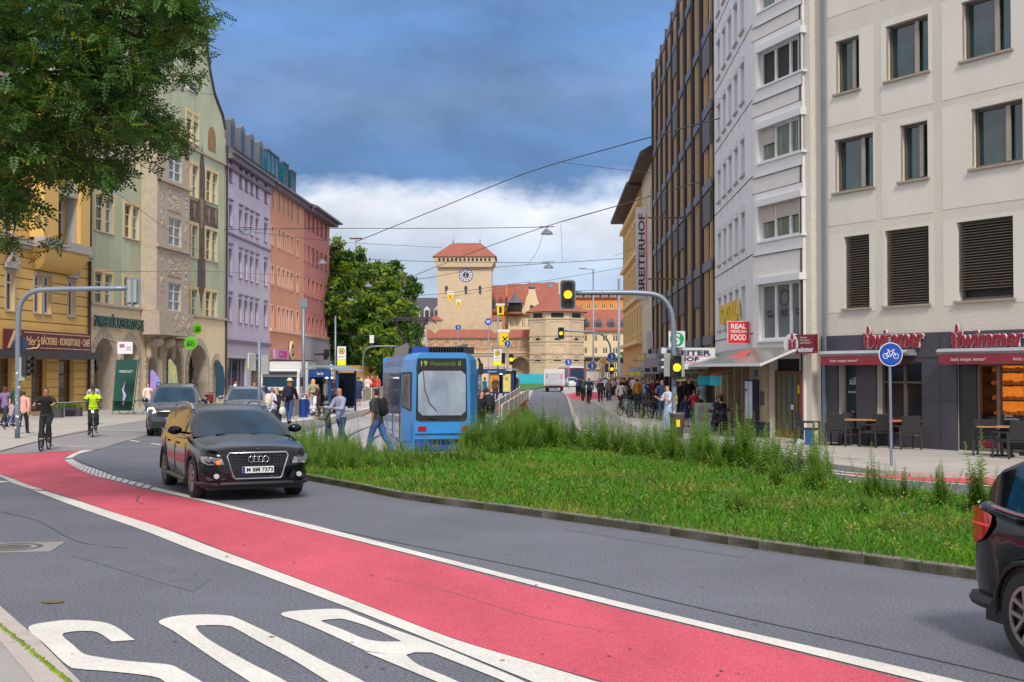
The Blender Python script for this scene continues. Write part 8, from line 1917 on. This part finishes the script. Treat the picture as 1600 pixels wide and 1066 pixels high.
# street lamps on posts
for (x, yb, yt, arm, lab) in ((927, 611, 421, -22, 'tall slim lamp post with a flat lamp arm pointing left, right of the octagonal gatehouse'), (577, 612, 424, 18, 'tall lamp post with a flat arm standing before the green trees')):
    b = G(x, yb); o, at = mast('lamp_post', lab, b, 0, [(x, 560), (x, yt)], .10, cat='street lamp', group='tall lamp posts'); z = at(x, yt)[1]; w = arm/2000*b.y
    M().bar((0, 0, z), (w, 0, z+.1), .1, .08).build('arm', pole, o); M().box(min(w, w*.5), -.15, z+.02, max(w, w*.5), .15, z+.16).build('lamp_head', pole, o)
for (x, yb, yt, r, lab) in ((967, 613, 436, .16, 'thick plain steel wire mast between the yellow house and the lamp post'), (524, 630, 494, .07, 'thin wire mast beside the bus stop sign'), (778, 618, 475, .10, 'steel mast rising from the far end of the tram shelter'), (474, 640, 466, .10, 'steel mast with a round plate in front of the pink house'), (788, 618, 500, .04, 'thin sign post left of the octagonal gatehouse')):
    b = G(x, yb); o, at = mast('wire_mast', lab, b, 0, [(x, 580), (x, yt)], r, cat='mast')
    if x == 474: M().box(-.22, -.12, at(x, 480)[1], .22, -.1, at(x, 467)[1]).build('plate', pole, o)
# blue cycle sign
b = G(1393, 728, RZ); o = empty('cycle_path_sign', (b.x, b.y, RZ), 0, 'round blue sign with a white bicycle on a leaning steel post before the bakery', 'road sign')
p1 = V(1390, 575, b.y)-Vector((b.x, b.y, RZ)); M().tube([(0, 0, 0), (p1.x, 0, p1.z+.7)], .032, 10).build('post', pole, o)
c = V(1390.5, 554, b.y)-Vector((b.x, b.y, RZ)); r = 18.6/2000*b.y; M().disc((c.x, -.06, c.z), r, n=36, th=.012).build('sign_disc', sigw, o); M().disc((c.x, -.064, c.z), r*.94, n=36, th=.003).build('sign_face', signb, o)
q = M(); w = r*.24; 
for s_ in (-1, 1): q.disc((c.x+s_*r*.43, -.07, c.z-r*.13), w, n=20, r2=w*.8, th=.004)
lw = r*.055
for (a1_, a2_, b1_, b2_) in ((-.43, -.13, -.2, .28), (-.2, .28, .18, .28), (.18, .28, .43, -.13), (-.2, .24, .02, -.16), (.02, -.16, .2, .26), (-.43, -.13, .02, -.16), (-.22, .4, -.2, .28), (-.34, .40, -.12, .40), (.2, .28, .16, .42), (.16, .42, .34, .40)):
    q.bar((c.x+a1_*r, -.069, c.z+a2_*r), (c.x+b1_*r, -.069, c.z+b2_*r), lw, .004, up=(0, 1, 0))
q.build('bicycle_symbol', sigw, o)
# smaller signs further off
for (x, y, rr_, yb, kind, lab) in ((925, 572, 7, 622, 'disc', 'blue round sign above a white plate, middle right pavement'), (942, 565, 8, 618, 'diamond', 'yellow and white diamond sign beside the blue round sign'), (888, 566, 6, 610, 'disc', 'small blue round arrow sign at the foot of the octagonal gatehouse'), (716, 512, 5, 612, 'disc', 'small blue round sign over the tram roof'), (763, 503, 6, 612, 'w', 'blue disc with a white W in front of the gate tower')):
    b = G(x, yb); o, at = mast('small_sign', lab, b, 0, [(x, 590), (x, y)], .04, cat='road sign', group='small signs down the street'); X, z = at(x, y); r = rr_/2000*b.y
    if kind == 'diamond': M().prism([(X, z-r), (X+r, z), (X, z+r), (X-r, z)], 'y', -.1, -.08).build('sign_plate', sigw, o); r *= .7; M().prism([(X, z-r), (X+r, z), (X, z+r), (X-r, z)], 'y', -.106, -.101).build('sign_face', mat('sign_amber', (230, 170, 0)), o)
    else: disc_sign(o, X, z, r, sym='arrow' if kind == 'disc' else None)
    if kind == 'w': text_obj('W', X-r*.6, z-r*.45, X+r*.6, z+r*.45, -.13, sigw, o, bold=.03)
    if x == 925: M().box(X-.5, -.1, z-r-.9, X+.5, -.08, z-r-.1).build('plate', sigw, o)
for (x, y, lab) in ((782, 483, 'small yellow number sign high on the sign post'), (787, 527, 'yellow diversion sign with a black cross, lower of the yellow signs')):
    p = V(x, y, 115); o = empty('yellow_sign', (p.x, p.y, p.z), 0, lab, 'road sign'); w = .5 if y < 500 else .7; M().box(-w*.6, 0, -w, w*.6, .04, w*.6).build('plate', sigy, o); M().box(-w*.8, -.01, w*.65, w*.8, .04, w*1.0).build('white_plate', sigw, o)
    if y > 500: M().bar((-.1, -.01, -.4), (.35, -.01, .05), .1, .01, up=(0, 1, 0)).bar((.35, -.01, -.4), (-.1, -.01, .05), .1, .01, up=(0, 1, 0)).build('cross', shadow, o)
    else: text_obj('1', -.12, -.35, .12, .2, -.01, shadow, o)
for i, (x, y, s_) in enumerate(((703.5, 464, 6.5), (716.5, 475, 5))):
    p = V(x, y, 118-i*6); k = s_/2000*p.y; o = empty('hanging_sign', (p.x, p.y, p.z), 0, ('yellow triangular tram sign numbered 1 hanging before the gate tower, the upper left one', 'smaller yellow triangular tram sign hanging lower right of its twin')[i], 'sign', 'hanging yellow triangles')
    M().prism([(-k, k*.6), (k, k*.6), (0, -k*1.3)], 'y', 0, .03).build('triangle', sigy, o); M().box(-k*.9, 0, k*.65, k*.9, .03, k*1.4).build('white_plate', sigw, o); text_obj('1', -k*.2, -k*.4, k*.15, k*.4, -.005, mat('sign_orange', (190, 90, 10)), o)
# tram stop signs with H
def stop_sign(x, yt, yb, foot, zf, lab, w):
    b = G(x, foot, zf); k = b.y/2000; o = empty('stop_sign', (b.x, b.y, zf), 0, lab, 'stop sign', 'tram stop signs'); z0, z1 = Hz(yb, b.y)-zf, Hz(yt, b.y)-zf; W_ = w*k/2; h = z1-z0
    M().tube([(0, .04, 0), (0, .04, z1)], .035, 8).build('post', pole, o); M().box(-W_, -.02, z0+h*.3, W_, .02, z1).build('panel', sigw, o); M().box(-W_, -.02, z0, W_, .02, z0+h*.29).build('yellow_panel', mat('neon_yellow', (226, 236, 0), rough=.5), o)
    r = W_*.72; c = z1-r-.08; M().disc((0, -.03, c), r, n=24, th=.008).build('disc_yellow', sigy, o); q = M(); q.disc((0, -.036, c), r, n=24, r2=r*.82, th=.005); q.build('disc_ring', mat('sign_green', (40, 70, 30)), o); text_obj('H', -r*.42, c-r*.5, r*.42, c+r*.5, -.034, MATS['sign_green'], o, bold=.04)
    text_obj('Isartor', -W_*.7, z0+h*.42, W_*.7, z0+h*.5, -.024, shadow, o, depth=.003)
stop_sign(533.5, 541.5, 571, 640, PZ, 'white tram stop sign with green H on yellow, above the left shelter', 13.5); stop_sign(777.5, 546, 571, 620, PZ, 'white tram stop sign with green H on yellow, behind the far shelter', 12)
stop_sign(391.5, 552, 576, 645, .01, 'white stop sign half hidden behind the signal post', 9)
# shelters
sbl = mat('shelter_blue', (16, 62, 120), rough=.4); sroof = mat('shelter_roof', (150, 160, 172), rough=.35, metal=.3)
def shelter(lab, xl, xr, ytop, foot, depth, wide, posters=()):
    b = G(xl, foot, PZ); k = b.y/2000; W_ = (xr-xl)*k; H_ = Hz(ytop, b.y)-PZ; o = empty('tram_shelter', (b.x, b.y, PZ), R(-3), lab, 'shelter', 'tram shelters')
    q = M(); n = 10
    for j in range(n):
        t0, t1 = j/n, (j+1)/n; f_ = lambda t_: H_-.25+.25*math.sin(math.pi*min(1, .15+t_*.85))
        q.quad((-.15+t0*(W_+.5), -.3, f_(t0)), (-.15+t1*(W_+.5), -.3, f_(t1)), (-.15+t1*(W_+.5), depth, f_(t1)), (-.15+t0*(W_+.5), depth, f_(t0))); q.quad((-.15+t0*(W_+.5), -.3, f_(t0)-.07), (-.15+t0*(W_+.5), -.3, f_(t0)), (-.15+t1*(W_+.5), -.3, f_(t1)), (-.15+t1*(W_+.5), -.3, f_(t1)-.07))
    q.build('roof', sroof, o); M().box(0, -.25, H_-.55, W_*.8, -.18, H_-.18).build('fascia', sbl, o); text_obj('Isartor', W_*.3, H_-.45, W_*.55, H_-.3, -.255, sigw, o)
    for x in (0, W_*.72, W_): q = M().box(x-.06, -.06, 0, x+.06, .06, H_-.25); q.build('post', sbl, o)
    for x in (0, W_): q = M().box(x-.05, depth-.4, 0, x+.05, depth-.3, H_-.25); q.build('post', sbl, o)
    M().box(-.02, .1, .3, .02, depth-.45, H_-.4).build('end_glass', glass_teal, o); M().box(W_*.3, depth-.38, .25, W_, depth-.34, H_-.35).build('back_panel', mat('shelter_dark', (24, 34, 56), rough=.3), o); M().box(W_*.25, depth*.5, .42, W_*.75, depth*.5+.35, .47).build('bench', blackp, o)
    for (a_, c_, m_, tx) in posters: z0, z1 = .45, H_-.6; M().box(W_*a_, -.1, z0, W_*c_, -.07, z1).build('poster', m_, o); M().box(W_*a_-.08, -.069, z0-.15, W_*c_+.08, -.03, z1+.12).build('poster_case', sbl, o); text_obj(tx, W_*(a_+.06), z1-.5, W_*(c_-.06), z1-.25, -.104, shadow, o, depth=.003)
    M().box(W_*.55, .2, H_-.62, W_*.8, .3, H_-.55).build('lamp_tube', mat('tube_lamp', (240, 246, 255), emit=4), o)
    return o
shelter('dark blue tram shelter with a curved grey roof on the left platform', 484, 527, 571, 648, 5.2, 0); pq = shelter('dark blue tram shelter with two yellow posters right of the tram', 746, 802, 573, 621, 4.0, 0, ((.36, .60, mat('poster_orange', (226, 150, 20), rough=.4, var=.25, scale=2), 'Reife'), (.72, .93, mat('poster_yellow', (210, 190, 20), rough=.4, var=.4, scale=2, tint=(190, 180, 150)), 'BODO')))
b = G(474, 652, PZ); q = empty('platform_bin', (b.x, b.y, PZ), 0, 'royal blue litter bin on the platform left of the white trousers', 'litter bin'); k = 7/2000*b.y; M().lathe([(0, 0), (k, 0), (k, .78), (0, .78)], n=18).build('bin_body', mat('bin_blue', (10, 56, 130), rough=.4), q, smooth=False); M().lathe([(k*.95, .781), (k*1.04, .80), (k*.9, .86), (0, .86)], n=18).build('lid', sroof, q)
# barriers
barw = mat('barrier_white', (206, 202, 196), rough=.7, var=.1, scale=2); ban = mat('barrier_banner', (176, 150, 100), rough=.8, var=.6, scale=1.4, tint=(120, 140, 160)); orange_ = mat('orange_reflector', (226, 90, 20), rough=.4)
def barriers(a, b, n, h, lab, grp, m, wht=True):
    A_, B_2 = G(*a), G(*b)
    for i in range(n):
        p, q_ = A_.lerp(B_2, i/n), A_.lerp(B_2, (i+.93)/n); d = q_-p; L_ = d.length; o = empty('barrier', tuple(p), math.atan2(d.y, d.x), None, 'barrier', grp)
        o['label'] = lab+(', nearest in its row' if i == 0 else ', farthest in its row' if i == n-1 else ', %s in its row' % ('second third fourth fifth sixth seventh eighth ninth'.split()[i-1]))
        t = M(); t.tube([(0, 0, .02), (0, 0, h-.1), (.1, 0, h), (L_-.1, 0, h), (L_, 0, h-.1), (L_, 0, .02)], .03, 6); t.build('frame', barw, o); M().box(.04, -.015, .22, L_-.04, .015, h-.05).build('banner', m, o)
        M().box(-.25 if False else .2, -.25, 0, .45, .25, .06).build('foot', blackp, o)
        if not wht:
            r = M()
            for k in range(int(L_/.4)): r.box(.15+k*.4, -.03, h*.55, .25+k*.4, -.016, h*.63)
            r.build('reflectors', orange_, o)
barriers((784, 671), (826, 628), 7, .95, 'white barrier above the red planting', 'white barriers by the right road', barw)
barriers((766, 668), (812, 624), 6, .95, 'grey barrier with orange reflectors right of the tram', 'reflector barriers by the tram', mat('banner_grey', (170, 172, 176), rough=.7, var=.15), wht=False)
barriers((440, 664), (604, 624), 8, 1.1, 'banner barrier behind the left platform', 'banner barriers behind the left platform', ban)
barriers((455, 648), (478, 642), 2, 1.0, 'red and white striped barrier beyond the blue litter bin', 'striped barriers', mat('striped_red', (196, 60, 60), rough=.6, var=.6, scale=6, tint=(220, 210, 210)))
t = M(); p0 = G(352, 668); t.tube([(0, 0, 0), (0, 0, 1.0), (2.2, .6, 1.35), (2.2, .6, 0)], .03, 6); t.tube([(.9, .2, 0), (.9, .2, 1.13)], .025, 6); tag(t.build('handrail', sroof, loc=tuple(p0+Vector((.2, 1.5, 0)))), 'sloping metal handrail between the grey car and the signal post', 'handrail')
# ================================================================ wires
wm_ = mat('wire_black', (40, 40, 46), rough=.5)
def wire(lab, pts, r=.016, tj=True):
    P = [V(x, y, Y) for x, y, Y in pts]; o = M().tube(cr(P, 4) if len(P) > 2 else P, r, 5).build('overhead_wire', wm_); return tag(o, lab, 'overhead wire')
wire('thickest wire sloping from the left mast fitting up to the bakery building', [(556, 378, 92), (690, 324, 82), (824, 270, 72), (1000, 219, 58), (1255, 150, 46), (1600, 54, 36)], .028)
wire('second thick wire sloping from the trees across the white block', [(632, 437, 120), (740, 394, 100), (850, 355, 86), (985, 316, 68), (1258, 238, 47), (1600, 163, 38)], .026)
wire('wire stretched level across the sky carrying the upper hanging lamp', [(350, 359, 96), (513, 357, 90), (700, 357, 88), (856, 355, 86)], .022)
wire('wire running right from the upper hanging lamp fitting to the brown block', [(866, 350, 86), (930, 332, 80), (1000, 312, 72)], .018)
wire('wire dipping from the orange house over the trees to the tower roof', [(382, 361, 100), (530, 378, 120), (690, 387, 150)], .020)
wire('level wire below the tower eaves carrying the lower hanging lamp', [(515, 403, 118), (680, 409, 112), (858, 411, 104)], .022)
wire('wire from the pink house gable across the tower clock to the yellow house', [(515, 426, 116), (640, 437, 112), (760, 419, 108), (975, 404, 104)], .022)
wire('wire from the pink house drooping over the green trees', [(515, 455, 112), (600, 462, 112), (690, 459, 112), (830, 440, 112)], .020)
wire('thin wire from the sky left of the brown block to its fins', [(873, 253, 74), (950, 263, 68), (1035, 272, 62)], .014)
wire('thin wire crossing the white block and bakery facade at third floor height', [(1026, 270, 64), (1190, 265, 50), (1290, 262, 45), (1600, 236, 39)], .013)
wire('thin wire rising from the yellow house across the upright sign to the bakery', [(960, 400, 90), (1130, 335, 58), (1290, 298, 46), (1600, 248, 39)], .013)
wire('thin wire hanging down from the top of the sky to the lower lamp span', [(876, 350, 88), (879, 408, 104)], .012)
wire('thin wire from the lower lamp fitting down right toward the yellow house', [(852, 355, 88), (838, 395, 98), (822, 416, 106)], .014)
wire('faint wire crossing above the octagonal gatehouse', [(690, 466, 120), (800, 448, 116), (975, 418, 110)], .016)
wire('wire crossing the windows of the bakery first floor to a wall hook', [(1473, 124, 39), (1530, 66, 37), (1600, 20, 36)], .010)
wire('wire in front of the green house under the tree tips', [(180, 300, 70), (300, 385, 90), (380, 430, 105), (520, 470, 120)], .014)
wire('level thin wire across the green house at the string course', [(140, 425, 72), (350, 425, 92), (515, 437, 114)], .013)
wire('wire from the pink house corner to the top of the orange house', [(262, 140, 80), (334, 148, 88)], .016)
for (xa, ya_, xb, yb_, Ya, lab) in ((513, 540, 660, 545, 130, 'lowest thin wire before the trees'), (515, 520, 640, 530, 132, 'thin wire across the lower trees'), (700, 548, 830, 541, 128, 'thin wire across the gate wall frieze')): wire(lab, [(xa, ya_, Ya), (xb, yb_, Ya)], .014)
def hang(x, y, Y, lab, s_=.42):
    p = V(x, y, Y); o = empty('hanging_lamp', tuple(p), 0, lab, 'hanging lamp', 'lamps hanging on the span wires'); M().lathe([(s_, 0), (s_*.95, .06), (s_*.6, .22), (s_*.2, .32), (.04, .36), (.04, .5)], n=18).build('shade', mat('lamp_shade_grey', (110, 118, 130), rough=.4), o, smooth=True); M().lathe([(0, -.02), (s_*.9, -.02), (s_*.95, .0)], n=18).build('diffuser', mat('diffuser', (190, 194, 200)), o); M().bar((-.5, 0, .5), (.5, 0, .5), .05, .05).build('hanger', wm_, o)
hang(854.5, 366, 86, 'hanging street lamp on the upper level wire'); hang(857, 419, 104, 'hanging street lamp on the lower level wire'); hang(385, 366, 98, 'hanging street lamp in front of the lilac house'); hang(503, 412, 110, 'hanging street lamp in front of the pink house'); hang(575.5, 448, 125, 'hanging street lamp in front of the trees'); hang(860, 449, 130, 'dim hanging street lamp before the red roof', .36)
for (x, y, Y, lab) in ((556, 375, 92, 'rusty wire fitting where the thickest wire begins'), (632, 434, 120, 'rusty wire fitting beside the feathery tree top')):
    p = V(x, y, Y); o = empty('wire_fitting', tuple(p), 0, lab, 'wire fitting', 'wire fittings'); M().bar((-.45, 0, .1), (.45, 0, .1), .12, .1).build('yoke', mat('rust', (96, 62, 54), rough=.8), o); M().tube([(0, 0, .1), (0, 0, -.9)], .03, 6).build('stem', pole, o)
# ================================================================ café furniture
rat = mat('dark_rattan', (48, 46, 50), rough=.8, var=.2, scale=30); ratl = mat('grey_rattan', (96, 94, 98), rough=.8, var=.15, scale=30)
def armchair(lab, p, rz, bm=rat, proto=None):
    if proto: o = copy_tree(proto); o.location = p; o.rotation_euler = (0, 0, rz); o['label'] = lab; return o
    o = empty('armchair', p, rz, lab, 'armchair', 'rattan armchairs outside the bakery')
    M().box(-.26, -.25, .40, .26, .25, .46).build('seat', bm, o); M().prism([(.22, .46), (.27, .46), (.36, .92), (.31, .93)], 'x', -.26, .26).build('backrest', bm, o)
    for s_ in (-1, 1):
        M().box(s_*.29-.03, -.28, .62, s_*.29+.03, .28, .66).build('armrest', rat, o)
        M().bar((s_*.29, -.27, 0), (s_*.29, -.27, .62), .045, .045).build('leg', rat, o); M().bar((s_*.29, .30, 0), (s_*.29, .25, .62), .045, .045).build('leg', rat, o)
    return o
def GG(x, y): p = G(x, y, RZ); return (p.x, p.y, RZ)
first = None
for (x, y, rz, lab, lt) in ((1262, 693, 60, 'leftmost dark armchair beside the rusty drainpipe', 0), (1310, 697, 150, 'dark armchair at the left side of the first table', 0), (1338, 694, 10, 'dark armchair behind the first table by the window advert', 0), (1366, 699, 215, 'dark armchair at the right side of the first table', 0), (1384, 697, 140, 'dark armchair just left of the cycle sign post', 0), (1417, 702, 185, 'dark armchair turned its back to us right of the cycle sign post', 0), (1405, 694, 10, 'dark armchair half hidden behind the second table', 0), (1478, 700, -35, 'single grey armchair standing alone facing left by the entrance', 1), (1543, 712, 150, 'dark armchair left of the table by the bakery door', 0), (1578, 716, 200, 'dark armchair in front of the bakery door near the car', 0)):
    if lt: armchair(lab, GG(x, y), R(rz), ratl)
    elif first is None: first = armchair(lab, GG(x, y), R(rz))
    else: armchair(lab, GG(x, y), R(rz), proto=first)
wood = mat('table_wood', (176, 128, 84), rough=.5, var=.12, scale=6)
for (x, y, w, lab) in ((1334, 696, 1.5, 'wooden topped café table between the first four dark armchairs'), (1423, 699, 1.2, 'wooden topped café table right of the cycle sign post'), (1566, 713, 1.2, 'wooden topped café table in front of the bakery door')):
    o = empty('cafe_table', GG(x, y), R(-20), lab, 'table', 'bakery tables'); M().box(-w/2, -.35, .73, w/2, .35, .76).build('table_top', wood, o)
    for s_ in ((-1, 1) if w > 1.3 else (0,)): q = M(); q.tube([(s_*.4, 0, .03), (s_*.4, 0, .73)], .035, 8); q.bar((s_*.4-.28, -.2, .02), (s_*.4+.28, .2, .02), .05, .03); q.bar((s_*.4-.28, .2, .02), (s_*.4+.28, -.2, .02), .05, .03); q.build('pedestal', blackp, o)
for (x, y, rz, lab) in ((1141, 681, 20, 'round backed wire chair nearest the menu pillar'), (1149, 684, -60, 'round backed wire chair turned sideways beside the other wire chair')):
    o = empty('wire_chair', GG(x, y), R(rz), lab, 'chair', 'wire chairs'); q = M(); q.tube([(.22*math.cos(t_), .22*math.sin(t_), .45) for t_ in np.linspace(0, 6.29, 16)], .014, 5, cap=False)
    for k in range(-3, 4): q.bar((k*.06, -.2, .45), (k*.06, .2, .45), .008, .008)
    q.build('seat', mat('wire_grey', (84, 84, 90), rough=.4, metal=.5), o); q = M(); q.tube([(.24*math.cos(t_), .2, .68+.22*math.sin(t_)) for t_ in np.linspace(0, 6.29, 18)], .014, 5, cap=False)
    for k in range(-3, 4): h_ = math.sqrt(max(0, .22**2-(k*.06)**2)); q.bar((k*.06, .2, .68-h_), (k*.06, .2, .68+h_), .008, .008)
    q.build('backrest', MATS['wire_grey'], o)
    for sx in (-1, 1):
        for sy in (-1, 1): M().bar((sx*.15, sy*.15, .45), (sx*.2, sy*.2, 0), .018, .018).build('leg', MATS['wire_grey'], o)
o = empty('round_table', GG(1126, 679), 0, 'small round table between the two seated people', 'table'); M().lathe([(0, .72), (.35, .72), (.35, .75), (0, .75)], n=18).build('table_top', MATS['wire_grey'], o); M().tube([(0, 0, 0), (0, 0, .72)], .03, 8).build('pedestal', blackp, o)
o = empty('menu_board', GG(1103, 668), R(-8), 'white menu board standing on the pavement left of the seated people', 'menu board'); M().prism([(0, 0), (.06, 0), (.12, .95), (.07, .95)], 'x', -.42, .42).build('board', mat('board_mint', (196, 214, 204), rough=.6), o); q = M()
for k in range(7): q.box(-.3, .01+.009*k, .25+k*.09, .05+.2*((k*7) % 3)/3, .02+.009*k, .27+k*.09)
q.v = [(x, y-.02, z) for x, y, z in q.v]; q.build('menu_lines', mat('menu_text', (150, 90, 90)), o)
p = G(1284, 695, RZ); M().box(-.12, -.1, 0, .12, .1, .42).build('blue_box', mat('blue_plastic', (20, 80, 130), rough=.4), loc=(p.x-.35, p.y, RZ)); tag(bpy.data.objects['blue_box'], 'small blue box on the ground beside the leftmost armchair', 'box')
p = G(1253, 693, RZ); tag(M().prism([(0, 0), (.34, 0), (.3, .06), (.05, .16)], 'y', -.1, .1).build('paper_bag', sigw, loc=(p.x-.2, p.y-.15, RZ)), 'crumpled white paper bag lying by the brass door', 'paper bag')
# left café: planters, tables, banners
for (x, y, lab) in ((84, 653, 'dark planter with low green plants, left of the pair before the bakery café'), (114, 651, 'dark planter with low green plants, right of the pair before the bakery café')):
    p = G(x, y); o = empty('planter', (p.x, p.y, 0), 0, lab, 'planter', 'planters before the left café'); M().box(-.42, -.2, 0, .42, .2, .45).build('box', clad, o)
    C_ = rng.uniform((-.4, -.18, .42), (.4, .18, .68), (260, 3)); v, f = leaf_quads(C_, .06, .5); link('foliage', npmesh('foliage', v, f, [herb]), o)
for (x, y, lab) in ((100, 652, 'pale café table between the two planters'), (124, 650, 'pale café table right of the planters'), (72, 655, 'pale café table left of the planters')):
    p = G(x, y); o = empty('cafe_table', (p.x, p.y, 0), 0, lab, 'table', 'tables before the left café'); M().box(-.4, -.35, .72, .4, .35, .75).build('table_top', sroof, o); q = M(); q.tube([(0, 0, .02), (0, 0, .72)], .04, 8); q.lathe([(.25, 0), (.25, .03), (0, .05)], n=12); q.build('pedestal', sroof, o)
dgm = mat('banner_green', (10, 74, 64), rough=.6, var=.1)
p = V(192, 640, 68); o = empty('green_banner', (p.x, 68, 0), R(10), 'tall dark green fabric banner in front of the second arch', 'banner'); q = M(); q.quad((-.55, -.02, .2), (.45, .05, .2), (.75, .05, 2.9), (-.35, -.02, 2.9)); q.quad((-.55, .0, .2), (-.35, .0, 2.9), (.75, .07, 2.9), (.45, .07, .2)); q.build('cloth', dgm, o); M().tube([(.5, .1, 0), (.8, .1, 3.0)], .02, 6).build('pole', blackp, o); text_obj('WERKSTATT', -.2, 2.2, .5, 2.35, -.06, sigw, o); q = M(); q.tube([(0, -.06, .5), (.1, -.06, 1.0), (.0, -.06, 1.3), (.12, -.06, 1.75)], [.05, .09, .06, .01], 8); q.build('figure_print', mat('print_lilac', (190, 180, 214)), o)
for (x, y, Y, mm, h_, lab) in ((234, 642, 74, mat('flag_bluepink', (60, 130, 200), rough=.6, var=.7, scale=1.5, tint=(214, 80, 150)), 2.3, 'blue and pink feather flag before the small arch'), (337, 634, 88, mat('flag_petrol', (16, 60, 80), rough=.6), 3.0, 'dark petrol feather flag at the right end of the arcade'), (262, 636, 80, mat('flag_tealyellow', (20, 100, 130), rough=.6, var=.7, scale=2, tint=(200, 180, 40)), 3.0, 'narrow teal flag inside the fourth arch')):
    p = V(x, y, Y); o = empty('feather_flag', (p.x, Y, 0), R(12), lab, 'flag', 'feather flags'); q = M(); q.prism([(0, .5), (.55, .7), (.62, 1.6), (.5, h_-.4), (.15, h_+.1), (0, h_)], 'y', 0, .015); q.build('cloth', mm, o); M().tube([(0, 0, 0), (0, 0, h_)], .02, 6).build('pole', blackp, o); M().box(-.2, -.2, 0, .2, .2, .05).build('base', blackp, o)
p = V(196, 553, 66); o = empty('lightbox_sign', tuple(p), R(8), 'white projecting lightbox sign above the green banner', 'sign'); M().box(-.4, 0, 0, .35, .2, .62).build('sign_box', sigw, o); M().box(-.3, -.01, .32, -.05, -.002, .5).box(.02, -.01, .2, .28, -.002, .24).box(.02, -.01, .32, .28, -.002, .36).build('print', mat('print_pink', (160, 90, 130)), o); M().bar((-.4, .1, .55), (-1.3, .8, .8), .03, .03).build('bracket', shadow, o)
# bistro set below the banner and the parked scooter
p = G(205, 648); o = empty('bistro_bench', (p.x, p.y, 0), 0, 'green folding bistro tables with crossed legs below the green banner', 'table'); q = M(); q.box(-.9, -.25, .72, .9, .25, .75); q.build('table_top', dgm, o)
for s_ in (-1, 0, 1): q = M().bar((s_*.8-.25, 0, 0), (s_*.8+.25, 0, .72), .03, .03).bar((s_*.8+.25, .05, 0), (s_*.8-.25, .05, .72), .03, .03); q.build('leg', dgm, o)
p = G(326, 640); o = empty('motor_scooter', (p.x, p.y, 0), R(30), 'black and red motor scooter parked at the arcade end', 'scooter'); q = M(); q.ball((0, .25, .68), (.16, .45, .14), 12, 8); q.ball((0, -.45, .7), (.14, .12, .35), 12, 8); q.box(-.14, -.4, .28, .14, .3, .36); q.build('body', mat('scooter_red', (130, 24, 30), rough=.3), o, smooth=True); M().tube([(-.3, -.4, 1.05), (0, -.48, 1.02), (.3, -.4, 1.05)], .02, 6).build('handlebar', blackp, o); M().ball((0, .3, .84), (.14, .38, .07), 10, 6).build('saddle', blackp, o)
for y in (-.6, .6): q = M(); q.tube([(-.06, y, .26), (.06, y, .26)], .26, 16); q.build('wheel', tyre, o)
